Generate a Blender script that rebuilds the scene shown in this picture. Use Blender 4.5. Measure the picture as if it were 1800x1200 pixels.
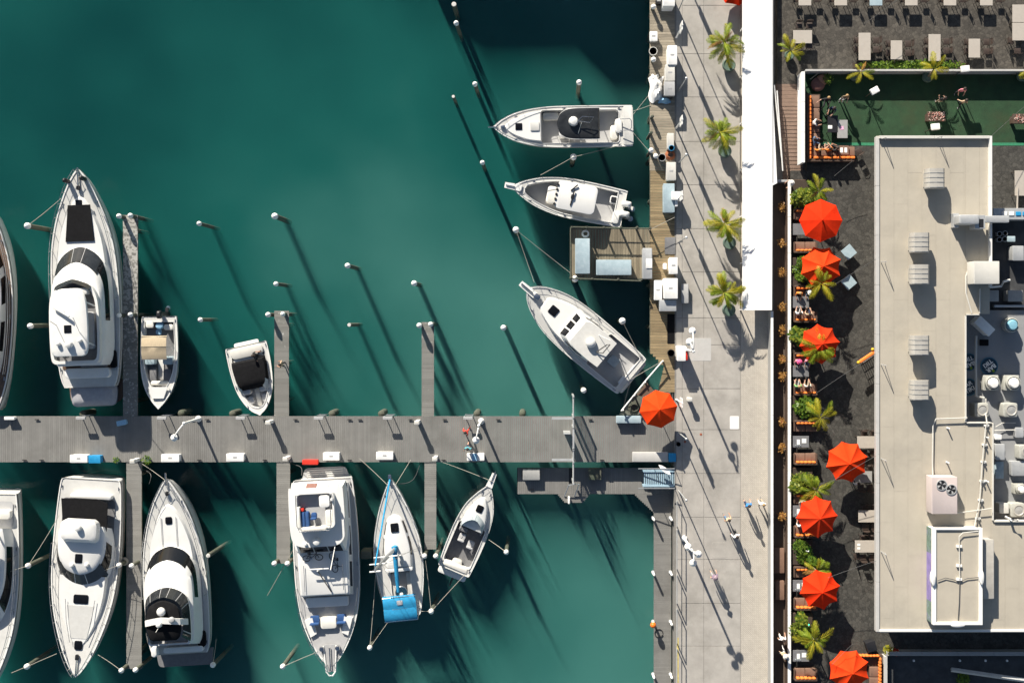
import bpy, math, random
from mathutils import Vector, Matrix
from mathutils.geometry import tessellate_polygon
from math import sin, cos, pi, radians, atan2
random.seed(7)
for _o in list(bpy.data.objects): bpy.data.objects.remove(_o)
SC = bpy.context.scene
COL = SC.collection
# ---------------------------------------------------------------- camera
H, S, NX, NY = 80.0, 24.0, 950.0, 560.0      # drone height, photo pixels per metre on the quay, point under the drone
WZ = -1.95                                     # water level; the quay is z = 0
def P(px, py, z=0.0):
    k = (H - z) / H / S
    return Vector(((px - NX) * k, -(py - NY) * k, z))
cam = bpy.data.cameras.new('camera'); camo = bpy.data.objects.new('camera', cam); COL.objects.link(camo)
camo.location = (0, 0, H); camo.rotation_euler = (0, 0, 0)
cam.sensor_fit = 'HORIZONTAL'; cam.sensor_width = 36.0; cam.lens = 36.0 * H / (1800 / S)
cam.shift_x = (900 - NX) / 1800; cam.shift_y = (NY - 600) / 1800
cam.clip_start = 0.5; cam.clip_end = 1000
SC.camera = camo
# ---------------------------------------------------------------- light
EL = radians(26.5); SD = Vector((0.40, -0.917, 0)).normalized()
sd = Vector((SD.x * cos(EL), SD.y * cos(EL), -sin(EL)))
world = bpy.data.worlds.new('World'); SC.world = world; world.use_nodes = True
wn = world.node_tree; wn.nodes.clear()
sky = wn.nodes.new('ShaderNodeTexSky'); sky.sky_type = 'NISHITA'; sky.sun_disc = False
sky.sun_elevation = EL; sky.sun_rotation = atan2(-SD.x, -SD.y); sky.air_density = 1.0; sky.dust_density = 1.0
bg = wn.nodes.new('ShaderNodeBackground'); bg.inputs[1].default_value = 0.05
wo = wn.nodes.new('ShaderNodeOutputWorld')
wn.links.new(sky.outputs[0], bg.inputs[0]); wn.links.new(bg.outputs[0], wo.inputs[0])
sl = bpy.data.lights.new('sun', 'SUN'); sl.energy = 5.0; sl.angle = radians(0.55); sl.color = (1.0, 0.93, 0.82)
so = bpy.data.objects.new('sun', sl); COL.objects.link(so)
so.rotation_euler = sd.to_track_quat('-Z', 'Y').to_euler(); so.location = (0, 0, 60)
vs = SC.view_settings
vs.view_transform = 'Standard'; vs.look = 'None'; vs.gamma = 1.0; vs.exposure = 0.95; vs.use_curve_mapping = False
SC.render.film_transparent = False
# ---------------------------------------------------------------- materials
MATS = {}
def mat(name, col, rough=0.6, var=0.12, scale=3.0, metal=0.0, bump=0.0, bscale=40.0, island=0.0, spec=0.5,
        dirt=None, dscale=0.6, damt=0.35, stretch=None, sheen=0.0, trans=0.0):
    """principled material with two noises in the colour (cloudy wear, fine grain), random tone per piece, fine bump"""
    if name in MATS: return MATS[name]
    m = bpy.data.materials.new(name); m.use_nodes = True; nt = m.node_tree; N = nt.nodes; L = nt.links
    b = N['Principled BSDF']
    tc = N.new('ShaderNodeTexCoord'); vec = tc.outputs['Object']
    geo = N.new('ShaderNodeNewGeometry')
    if stretch:
        mp = N.new('ShaderNodeMapping'); mp.inputs['Scale'].default_value = stretch
        L.new(geo.outputs['Position'], mp.inputs[0]); vec = mp.outputs[0]
    else: vec = geo.outputs['Position']
    n1 = N.new('ShaderNodeTexNoise'); n1.inputs['Scale'].default_value = scale; n1.inputs['Detail'].default_value = 6
    n1.inputs['Roughness'].default_value = 0.65; L.new(vec, n1.inputs['Vector'])
    mr = N.new('ShaderNodeMapRange'); mr.inputs['From Min'].default_value = 0.3; mr.inputs['From Max'].default_value = 0.7
    mr.inputs['To Min'].default_value = 1 - var; mr.inputs['To Max'].default_value = 1 + var
    L.new(n1.outputs[0], mr.inputs[0]); val = mr.outputs[0]
    if island:
        mr2 = N.new('ShaderNodeMapRange'); mr2.inputs['To Min'].default_value = 1 - island; mr2.inputs['To Max'].default_value = 1 + island
        L.new(geo.outputs['Random Per Island'], mr2.inputs[0])
        mu = N.new('ShaderNodeMath'); mu.operation = 'MULTIPLY'; L.new(val, mu.inputs[0]); L.new(mr2.outputs[0], mu.inputs[1]); val = mu.outputs[0]
    hs = N.new('ShaderNodeVectorMath'); hs.operation = 'SCALE'; hs.inputs[0].default_value = col[:3]; L.new(val, hs.inputs['Scale'])
    out = hs.outputs[0]
    if dirt:
        n2 = N.new('ShaderNodeTexNoise'); n2.inputs['Scale'].default_value = dscale; n2.inputs['Detail'].default_value = 8
        n2.inputs['Roughness'].default_value = 0.7; L.new(geo.outputs['Position'], n2.inputs['Vector'])
        r2 = N.new('ShaderNodeMapRange'); r2.inputs['From Min'].default_value = 0.5; r2.inputs['From Max'].default_value = 0.72
        r2.inputs['To Max'].default_value = damt; L.new(n2.outputs[0], r2.inputs[0])
        mx = N.new('ShaderNodeMix'); mx.data_type = 'RGBA'; L.new(r2.outputs[0], mx.inputs[0]); L.new(out, mx.inputs[6])
        mx.inputs[7].default_value = (*dirt, 1); out = mx.outputs[2]
    L.new(out, b.inputs['Base Color'])
    b.inputs['Roughness'].default_value = rough; b.inputs['Metallic'].default_value = metal
    b.inputs['Specular IOR Level'].default_value = spec
    if trans: b.inputs['Transmission Weight'].default_value = trans
    if bump:
        n3 = N.new('ShaderNodeTexNoise'); n3.inputs['Scale'].default_value = bscale; n3.inputs['Detail'].default_value = 3
        L.new(vec, n3.inputs['Vector'])
        bp = N.new('ShaderNodeBump'); bp.inputs['Strength'].default_value = bump; bp.inputs['Distance'].default_value = 0.02
        L.new(n3.outputs[0], bp.inputs['Height']); L.new(bp.outputs[0], b.inputs['Normal'])
    MATS[name] = m; return m
def leafmat(name, c1, c2):
    if name in MATS: return MATS[name]
    m = bpy.data.materials.new(name); m.use_nodes = True; nt = m.node_tree; N = nt.nodes; L = nt.links
    b = N['Principled BSDF']; geo = N.new('ShaderNodeNewGeometry')
    mx = N.new('ShaderNodeMix'); mx.data_type = 'RGBA'; mx.inputs[6].default_value = (*c1, 1); mx.inputs[7].default_value = (*c2, 1)
    L.new(geo.outputs['Random Per Island'], mx.inputs[0]); L.new(mx.outputs[2], b.inputs['Base Color'])
    b.inputs['Roughness'].default_value = 0.45; b.inputs['Specular IOR Level'].default_value = 0.35
    tl = N.new('ShaderNodeBsdfTranslucent'); L.new(mx.outputs[2], tl.inputs[0])
    ms = N.new('ShaderNodeMixShader'); ms.inputs[0].default_value = 0.4
    L.new(b.outputs[0], ms.inputs[1]); L.new(tl.outputs[0], ms.inputs[2]); L.new(ms.outputs[0], N['Material Output'].inputs[0])
    MATS[name] = m; return m
W_ = dict
gel = mat('gelcoat_white', (.69, .685, .66), .3, .03, 1.2, spec=.5, dirt=(.55, .53, .47), dscale=1.1, damt=.22)
gel2 = mat('gelcoat_cream', (.56, .545, .5), .38, .05, 2.0, dirt=(.45, .43, .38), dscale=1.4, damt=.25)
nonskid = mat('nonskid_deck', (.53, .525, .50), .7, .06, 3, bump=.15, bscale=160, dirt=(.42, .4, .36), damt=.3, dscale=1.3)
greydeck = mat('grey_deck', (.36, .36, .36), .7, .08, 3, bump=.15, bscale=140, dirt=(.25, .25, .24), dscale=1.5)
darkdeck = mat('dark_grey_deck', (.15, .15, .155), .75, .15, 4, bump=.15, bscale=120)
glass = mat('dark_glass', (.006, .0065, .008), .06, .2, 2, spec=.4)
glassg = mat('grey_glass', (.022, .024, .026), .08, .35, 2, spec=.5)
paleglass = mat('pale_glass', (.35, .4, .42), .1, .15, 3, spec=.7)
blackcv = mat('black_canvas', (.010, .010, .011), .9, .25, 5, spec=.1, bump=.25, bscale=30)
greycv = mat('grey_canvas', (.33, .33, .35), .85, .1, 4, bump=.4, bscale=9)
beigecv = mat('beige_canvas', (.42, .34, .23), .85, .15, 5, bump=.3, bscale=20, stretch=(9, 1, 1))
bluecv = mat('blue_canvas', (.010, .22, .42), .8, .2, 5, bump=.3, bscale=14)
whitecv = mat('white_canvas', (.8, .79, .77), .8, .05, 2, bump=.12, bscale=10)
steel = mat('stainless_steel', (.62, .62, .62), .25, .05, 5, metal=1)
alu = mat('aluminium', (.5, .52, .54), .4, .1, 5, metal=.8)
black = mat('black_plastic', (.015, .015, .017), .45, .2, 6)
rubber = mat('rubber', (.03, .03, .03), .8, .2, 8)
vinyl = mat('vinyl_seat', (.7, .68, .62), .5, .04, 3)
vinylg = mat('vinyl_grey', (.4, .4, .4), .5, .06, 3)
navy = mat('navy_cushion', (.02, .07, .2), .8, .2, 6)
teak = mat('teak', (.12, .075, .05), .7, .2, 3, stretch=(1, 12, 1), bump=.2)
antifoul = mat('antifouling_paint', (.02, .03, .05), .7, .2, 3)
whitep = mat('white_paint', (.78, .77, .74), .5, .05, 3, dirt=(.5, .48, .42), dscale=1.5, damt=.3)
whitebox = mat('white_plastic', (.8, .79, .76), .4, .04, 2, dirt=(.5, .48, .42), dscale=2.5, damt=.25)
pilewood = mat('piling_timber', (.085, .088, .066), .9, .35, 4, stretch=(3, 3, .6), bump=.5, bscale=20, dirt=(.05, .09, .05), dscale=1.5, damt=.7)
composite = mat('composite_decking', (.178, .174, .163), .8, .12, .8, island=.07, dirt=(.11, .105, .095), dscale=.35, damt=.6, bump=.1)
fingerm = mat('finger_decking', (.2, .195, .18), .8, .10, .8, island=.10, dirt=(.16, .155, .15), dscale=.5, damt=.45, bump=.1)
coated = mat('droppings_on_boards', (.56, .55, .52), .9, .2, 6)
timber = mat('weathered_timber', (.29, .25, .19), .85, .22, 2, stretch=(.5, 6, 1), island=.22, bump=.35, bscale=20, dirt=(.17, .15, .12), dscale=.5, damt=.55)
timberw = mat('ochre_timber', (.24, .18, .1), .85, .25, 2, stretch=(.5, 6, 1), island=.22, bump=.35, bscale=20, dirt=(.17, .13, .08), dscale=.6, damt=.5)
timberv = mat('platform_timber', (.19, .16, .11), .85, .25, 2, stretch=(6, .5, 1), island=.25, bump=.35, bscale=20, dirt=(.14, .12, .09), dscale=.6, damt=.5)
concrete = mat('concrete', (.352, .33, .298), .85, .17, .7, island=.09, dirt=(.22, .205, .18), dscale=.3, damt=.75, bump=.12, bscale=60)
concjoint = mat('joint_concrete', (.2, .19, .175), .9, .15, 2)
conclight = mat('light_concrete', (.45, .44, .42), .85, .06, 2, bump=.1)
whitecoat = mat('white_awning_fabric', (.86, .85, .83), .7, .02, .5)
turf = mat('artificial_turf', (.016, .052, .02), .9, .25, 1.2, bump=.7, bscale=150, dirt=(.03, .045, .017), dscale=.35, damt=.8)
stair = mat('stair_boards', (.2, .135, .1), .75, .2, 2, island=.1, stretch=(1, 8, 1))
brown = mat('brown_wicker', (.075, .045, .03), .8, .25, 30, bump=.4, bscale=80)
brownc = mat('brown_cushion', (.19, .11, .075), .85, .12, 4, bump=.2)
orange = mat('orange_cushion', (.78, .2, .03), .8, .15, 8, bump=.2)
umbr = mat('orange_red_canvas', (.66, .028, .004), .85, .10, 2.5, spec=.1, bump=.25, bscale=7)
umbo = mat('orange_canvas', (.72, .05, .006), .85, .10, 2.5, spec=.1, bump=.25, bscale=7)
tablew = mat('pale_tabletop', (.42, .38, .33), .6, .08, 4, dirt=(.36, .31, .27), dscale=2, damt=.5)
tableg = mat('grey_tabletop', (.3, .3, .29), .6, .1, 4)
chairm = mat('dark_chair_frame', (.05, .035, .028), .5, .2, 6)
roofm = mat('roof_membrane', (.40, .362, .295), .8, .06, .7, island=.05, dirt=(.3, .275, .23), dscale=.25, damt=.6, bump=.06, bscale=30)
roofg = mat('grey_roof_membrane', (.25, .255, .26), .85, .12, 1, dirt=(.17, .17, .175), dscale=.5, damt=.6, bump=.1)
roofd = mat('dark_and_shaded_roof', (.04, .042, .045), .85, .3, 1.5, dirt=(.09, .09, .09), dscale=.8, damt=.5)  # dark yard surface; also paints the parapet's shade onto the service slab
ribm = mat('ribbed_sheet_metal', (.42, .4, .36), .5, .08, 3, metal=.1, dirt=(.3, .27, .23), dscale=2, damt=.4)
acm = mat('pinkish_metal', (.5, .43, .41), .55, .05, 2, dirt=(.4, .33, .3), dscale=1, damt=.5)
galv = mat('galvanised_metal', (.48, .49, .49), .45, .12, 4, metal=.35, dirt=(.3, .29, .27), dscale=2, damt=.4)
fanm = mat('fan_housing', (.4, .4, .36), .5, .1, 4, dirt=(.25, .24, .2), dscale=3, damt=.5)
rust = mat('rust_red', (.28, .08, .04), .8, .3, 8)
terra = mat('rope_orange', (.36, .13, .06), .9, .3, 20)
rope = mat('mooring_rope', (.36, .34, .29), .9, .2, 30)
wire = mat('wire_cable', (.07, .07, .07), .6, .1, 9)
redp = mat('red_plastic', (.6, .03, .015), .5, .1, 5)
bluep = mat('blue_plastic', (.015, .25, .5), .5, .12, 5)
skyb = mat('pale_blue_cloth', (.25, .45, .62), .8, .2, 12, bump=.5, bscale=30)
bluegrey = mat('blue_grey_top', (.33, .42, .46), .35, .1, 3, dirt=(.5, .52, .52), dscale=3, damt=.35)
gangm = mat('gangway_metal', (.3, .42, .5), .5, .08, 4)
potg = mat('green_glazed_pot', (.10, .15, .12), .45, .18, 8)
soil = mat('soil', (.05, .035, .025), .95, .3, 12, bump=.6)
yellow = mat('yellow_plastic', (.7, .42, .02), .5, .1, 6)
yline = mat('yellow_line_paint', (.5, .4, .12), .8, .25, 5)
trunkm = mat('palm_trunk', (.2, .15, .1), .9, .25, 10, bump=.6, bscale=25)
muralp = mat('purple_paint', (.22, .17, .40), .6, .35, 1.2, dirt=(.35, .33, .38), dscale=1.5, damt=.8)
muralg = mat('green_paint', (.13, .2, .16), .6, .5, 4, dirt=(.25, .2, .4), dscale=1.2, damt=.9)
pinkp = mat('pink_paper', (.75, .4, .55), .7, .05, 6)
paper = mat('white_paper', (.8, .8, .76), .7, .05, 6)
palmg = leafmat('palm_leaf', (.11, .22, .02), (.42, .46, .04))
palmy = leafmat('palm_leaf_yellow', (.2, .27, .025), (.62, .5, .04))
shrubg = leafmat('shrub_leaf', (.03, .09, .012), (.2, .29, .03))
dryl = leafmat('dry_leaf', (.3, .14, .03), (.55, .32, .1))
redl = leafmat('red_leaf', (.4, .02, .01), (.55, .06, .02))
def ledmat(n, c):
    m = bpy.data.materials.new(n); m.use_nodes = True; b = m.node_tree.nodes['Principled BSDF']
    b.inputs['Base Color'].default_value = (*c, 1); b.inputs['Emission Color'].default_value = (*c, 1); b.inputs['Emission Strength'].default_value = 2.5
    return m
ledg = ledmat('green_lamp_lens', (.02, .8, .35)); ledr = ledmat('red_lamp_lens', (.9, .02, .2))
# ---------------------------------------------------------------- mesh builder
def mesh(name, v, f, m, smooth=False):
    me = bpy.data.meshes.new(name); me.from_pydata([tuple(p) for p in v], [], f)
    for mm in (m if isinstance(m, (list, tuple)) else [m]): me.materials.append(mm)
    if smooth: me.polygons.foreach_set('use_smooth', [True] * len(me.polygons))
    me.update(); return me
def rring(x0, x1, y0, y1, r, n=4):
    r = max(1e-4, min(r, abs(x1 - x0) / 2 - 1e-4, abs(y1 - y0) / 2 - 1e-4)); o = []
    for cx, cy, a in ((x1 - r, y0 + r, -90), (x1 - r, y1 - r, 0), (x0 + r, y1 - r, 90), (x0 + r, y0 + r, 180)):
        for i in range(n + 1):
            t = radians(a + 90 * i / n); o.append((cx + r * cos(t), cy + r * sin(t)))
    return o
class MB:
    def __init__(s, xf=None): s.v = []; s.f = []; s.xf = xf
    def pt(s, p):
        p = Vector(p); s.v.append(s.xf @ p if s.xf else p); return len(s.v) - 1
    def poly(s, pts): s.f.append([s.pt(p) for p in pts]); return s
    def loft(s, rings, cap0=True, cap1=True, close=True):
        n = len(rings[0]); b = len(s.v)
        for r in rings:
            for p in r: s.pt(p)
        for i in range(len(rings) - 1):
            for j in range(n if close else n - 1):
                k = (j + 1) % n; a = b + i * n
                s.f.append([a + j, a + k, a + n + k, a + n + j])
        if cap0: s.f.append([b + j for j in range(n)][::-1])
        if cap1: s.f.append([b + (len(rings) - 1) * n + j for j in range(n)])
        return s
    def box(s, x0, x1, y0, y1, z0, z1):
        return s.loft([[(x0, y0, z), (x1, y0, z), (x1, y1, z), (x0, y1, z)] for z in (z0, z1)])
    def rbox(s, x0, x1, y0, y1, z0, z1, r=.05, b=.02, n=3):
        b = min(b, (z1 - z0) * .45)
        return s.loft([[(x, y, z) for x, y in rring(x0 + d, x1 - d, y0 + d, y1 - d, r, n)] for z, d in ((z0, 0), (z1 - b, 0), (z1 - b * .3, b * .3), (z1, b))])
    def prism(s, poly, z0, z1, b=0):
        rs = [[(x, y, z0) for x, y in poly], [(x, y, z1) for x, y in poly]]
        return s.loft(rs)
    def lathe(s, prof, c=(0, 0, 0), n=16, sx=1, sy=1):
        rs = [[(c[0] + sx * r * cos(2 * pi * i / n), c[1] + sy * r * sin(2 * pi * i / n), c[2] + z) for i in range(n)] for r, z in prof]
        return s.loft(rs)
    def tube(s, path, r=.02, n=6, r1=None):
        path = [Vector(p) for p in path]; rs = []
        for i, p in enumerate(path):
            d = (path[min(i + 1, len(path) - 1)] - path[max(i - 1, 0)]).normalized()
            u = d.cross(Vector((0, 0, 1)) if abs(d.z) < .95 else Vector((1, 0, 0))).normalized(); w = d.cross(u)
            rr = r if r1 is None else r + (r1 - r) * i / (len(path) - 1)
            rs.append([p + u * rr * cos(2 * pi * j / n) + w * rr * sin(2 * pi * j / n) for j in range(n)])
        return s.loft(rs)
    def ball(s, c, r, n=12, m=7, sz=1.0):
        pr = [(max(1e-3, r * sin(pi * i / m)), -r * sz * cos(pi * i / m)) for i in range(m + 1)]
        return s.lathe(pr, c, n)
    def holed(s, outer, holes, z=0):
        polys = [[Vector((p[0], p[1], p[2] if len(p) > 2 else z)) for p in r] for r in [outer] + holes]
        flat = [p for r in polys for p in r]; b = len(s.v)
        for p in flat: s.pt(p)
        for t in tessellate_polygon([[Vector((p.x, p.y, 0)) for p in r] for r in polys]):
            a, c, d = (flat[i] for i in t)
            up = (c.x - a.x) * (d.y - a.y) - (c.y - a.y) * (d.x - a.x)
            s.f.append([b + i for i in (t if up > 0 else t[::-1])])
        return s
    def build(s, name, m, parent=None, smooth=False, world=False, loc=None):
        v = s.v
        if world and parent:
            r = parent
            while r.parent: r = r.parent
            iv = r.matrix_basis.inverted(); v = [iv @ Vector(p) for p in v]
        o = bpy.data.objects.new(name, mesh(name, v, s.f, m, smooth)); COL.objects.link(o)
        if parent: o.parent = parent
        if loc: o.location = loc
        if smooth: smooth_angle(o)
        return o
def smooth_angle(o, a=40):
    # smooth shading with hard edges kept
    me = o.data
    import bmesh
    bm = bmesh.new(); bm.from_mesh(me)
    bmesh.ops.recalc_face_normals(bm, faces=bm.faces[:])
    for e in bm.edges:
        if len(e.link_faces) == 2 and e.calc_face_angle(0) > radians(a): e.smooth = False
    for f in bm.faces: f.smooth = True
    bm.to_mesh(me); bm.free()
def tag(o, label=None, cat=None, group=None, kind=None):
    if label: o['label'] = label
    if cat: o['category'] = cat
    if group: o['group'] = group
    if kind: o['kind'] = kind
    return o
def root(name, label, cat, loc=(0, 0, 0), rz=0.0, group=None):
    o = bpy.data.objects.new(name, None); COL.objects.link(o); o.empty_display_size = .2
    o.location = loc; o.rotation_euler = (0, 0, rz)
    o.matrix_basis = Matrix.Translation(Vector(loc)) @ Matrix.Rotation(rz, 4, 'Z')
    return tag(o, label, cat, group)
def struct(name, mb, m, **k): return tag(mb.build(name, m, **k), kind='structure')
KIDS = {}
def kids(o):
    return [c for c in bpy.data.objects if c.parent == o]
def copy_tree(o, parent=None, cache={}):
    c = o.copy(); COL.objects.link(c); c.parent = parent
    if o.name not in cache: cache[o.name] = kids(o)
    for ch in cache[o.name]: copy_tree(ch, c)
    return c
def put(o, loc, rz=0, label=None, group=None, sc=None):
    o.location = loc; o.rotation_euler = (0, 0, rz)
    if sc: o.scale = (sc, sc, sc)
    if label: o['label'] = label
    if group: o['group'] = group
    return o
def wbox(m, x0, x1, y0, y1, z0, z1, r=0, b=.02):
    """box from photo pixels (at height z1) in world metres"""
    a = P(x0, y1, z1); c = P(x1, y0, z1)
    if r: m.rbox(a.x, c.x, a.y, c.y, z0, z1, r, b)
    else: m.box(a.x, c.x, a.y, c.y, z0, z1)
    return m
def wpoly(pts, z): return [(P(x, y, z).x, P(x, y, z).y) for x, y in pts]
# ================================================================ water
def water_mat():
    m = bpy.data.materials.new('harbour_water'); m.use_nodes = True; nt = m.node_tree; N = nt.nodes; L = nt.links
    N.clear(); out = N.new('ShaderNodeOutputMaterial'); geo = N.new('ShaderNodeNewGeometry')
    n2 = N.new('ShaderNodeTexNoise'); n2.inputs['Scale'].default_value = 2.2; n2.inputs['Detail'].default_value = 5; L.new(geo.outputs['Position'], n2.inputs['Vector'])
    bp = N.new('ShaderNodeBump'); bp.inputs['Strength'].default_value = .7; bp.inputs['Distance'].default_value = .08; L.new(n2.outputs[0], bp.inputs['Height'])
    fr = N.new('ShaderNodeFresnel'); fr.inputs[0].default_value = 1.333; L.new(bp.outputs[0], fr.inputs['Normal'])
    tr = N.new('ShaderNodeBsdfTransparent'); gl = N.new('ShaderNodeBsdfGlossy'); gl.inputs['Roughness'].default_value = .06; L.new(bp.outputs[0], gl.inputs['Normal'])
    om = N.new('ShaderNodeMath'); om.operation = 'SUBTRACT'; om.inputs[0].default_value = 1; L.new(geo.outputs['Backfacing'], om.inputs[1])
    mu = N.new('ShaderNodeMath'); mu.operation = 'MULTIPLY'; L.new(fr.outputs[0], mu.inputs[0]); L.new(om.outputs[0], mu.inputs[1])
    mx = N.new('ShaderNodeMixShader'); L.new(mu.outputs[0], mx.inputs[0]); L.new(tr.outputs[0], mx.inputs[1]); L.new(gl.outputs[0], mx.inputs[2])
    L.new(mx.outputs[0], out.inputs['Surface'])
    v = N.new('ShaderNodeVolumePrincipled'); v.inputs['Density'].default_value = .24; v.inputs['Anisotropy'].default_value = 0
    # silt: paler water in the shallow basin by the quay, clearer and darker water on the open side, clouds of silt between
    tc = N.new('ShaderNodeTexCoord'); n1 = N.new('ShaderNodeTexNoise'); n1.inputs['Scale'].default_value = .06; n1.inputs['Detail'].default_value = 4; L.new(tc.outputs['Object'], n1.inputs['Vector'])
    sx = N.new('ShaderNodeSeparateXYZ'); L.new(tc.outputs['Object'], sx.inputs[0])
    ma = N.new('ShaderNodeMath'); ma.operation = 'MULTIPLY_ADD'; ma.inputs[1].default_value = -.5; L.new(sx.outputs[1], ma.inputs[0]); L.new(sx.outputs[0], ma.inputs[2])
    g = N.new('ShaderNodeMapRange'); g.inputs['From Min'].default_value = -45; g.inputs['From Max'].default_value = 22; L.new(ma.outputs[0], g.inputs[0])
    nm = N.new('ShaderNodeMath'); nm.operation = 'MULTIPLY_ADD'; nm.inputs[1].default_value = 1.7; L.new(n1.outputs[0], nm.inputs[0]); L.new(g.outputs[0], nm.inputs[2])
    cr = N.new('ShaderNodeValToRGB'); e = cr.color_ramp.elements
    mr = N.new('ShaderNodeMapRange'); mr.inputs['From Min'].default_value = .6; mr.inputs['From Max'].default_value = 1.85; L.new(nm.outputs[0], mr.inputs[0])
    e[0].position = 0; e[0].color = (.012, .20, .20, 1); e[1].position = 1; e[1].color = (.30, .98, .86, 1); e2 = e.new(.5); e2.color = (.045, .45, .40, 1)
    L.new(mr.outputs[0], cr.inputs[0]); L.new(cr.outputs[0], v.inputs['Color'])
    L.new(v.outputs[0], out.inputs['Volume'])
    SC.cycles.volume_step_rate = 1.0; m.cycles.volume_step_rate = 8.0; SC.cycles.volume_max_steps = 64
    return m
struct('seabed', MB().box(-221, 221, -221, 221, -12, -10), mat('silt', (.02, .03, .025), .9, .3, .2))
struct('water', MB().box(-220, 220, -220, 220, -10.01, WZ), water_mat())
# ================================================================ quay and promenade
QX = P(1186, 0).x
struct('quay', MB().box(QX, 230, -230, 230, -11, -.03), concjoint)
prom = struct('promenade', wbox(MB(), 1187, 1303, -260, 1460, -.028, -.02), concjoint)
cols = [(1189, 1199), (1199.6, 1237), (1237.6, 1301.5)]
ys = [-220, -143, -66, 10, 95, 171, 249, 325, 402, 478, 559, 606, 683, 755, 832, 909, 983, 1060, 1135, 1212, 1290, 1370]
for ci, (a, c) in enumerate(cols):
    for i in range(len(ys) - 1):
        y0, y1 = ys[i], ys[i + 1]
        if ci == 0 and i % 2: continue
        if ci == 0: y1 = ys[min(i + 2, len(ys) - 1)]
        m = wbox(MB(), a, c, y0 + .35, y1 - .35, -.02, .0 + random.uniform(-.003, .003), .02, .01)
        m.build('paving_slab', concrete, prom)
# repair patches and cover plates in the paving
for (x0, x1, y0, y1, mm, nm) in ((1213, 1250, 594, 634, conclight, 'repair_slab'), (1283, 1299, 731, 754, whitep, 'cover_plate'), (1252, 1276, 953, 980, concrete, 'cover_plate')):
    wbox(MB(), x0, x1, y0, y1, 0, .009, .06, .004).build(nm, mm, prom)
for x, y in ((1232, 763), (1204, 776)):
    c = P(x, y); MB().lathe([(.09, 0), (.09, .012), (.07, .014)], c, 12).build('drain_cover', rust, prom)
# narrow paver strip beside the fence
def paver_mat():
    m = mat('tan_pavers', (.47, .43, .37), .85, .08, 1.2, dirt=(.37, .335, .285), dscale=.5, damt=.5)
    nt = m.node_tree; N = nt.nodes; L = nt.links; b = N['Principled BSDF']
    geo = N.new('ShaderNodeNewGeometry'); mp = N.new('ShaderNodeMapping'); mp.inputs['Rotation'].default_value = (0, 0, radians(45)); mp.inputs['Scale'].default_value = (1, 1, 1)
    L.new(geo.outputs['Position'], mp.inputs[0])
    br = N.new('ShaderNodeTexBrick'); br.inputs['Scale'].default_value = 1; br.inputs['Brick Width'].default_value = .22; br.inputs['Row Height'].default_value = .11
    br.inputs['Mortar Size'].default_value = .008; br.inputs['Color1'].default_value = (1, 1, 1, 1); br.inputs['Color2'].default_value = (.9, .9, .9, 1); br.inputs['Mortar'].default_value = (.6, .6, .6, 1)
    L.new(mp.outputs[0], br.inputs['Vector'])
    src = b.inputs['Base Color'].links[0].from_socket
    mx = N.new('ShaderNodeMix'); mx.data_type = 'RGBA'; mx.blend_type = 'MULTIPLY'; mx.inputs[0].default_value = 1
    L.new(src, mx.inputs[6]); L.new(br.outputs[0], mx.inputs[7]); L.new(mx.outputs[2], b.inputs['Base Color']); return m
pav = paver_mat()
struct('paver_path', wbox(MB(), 1302, 1357, -260, 1460, -.025, -.002), pav)
wbox(MB(), 1300.4, 1301.4, 20, 545, 0, .05).build('drain_edge', steel, prom)
# yellow and white kerb lines on the quay edge
struct('yellow_kerb_line', wbox(MB(), 1190, 1193, 1120, 1200, .0, .006), yline)
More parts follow.
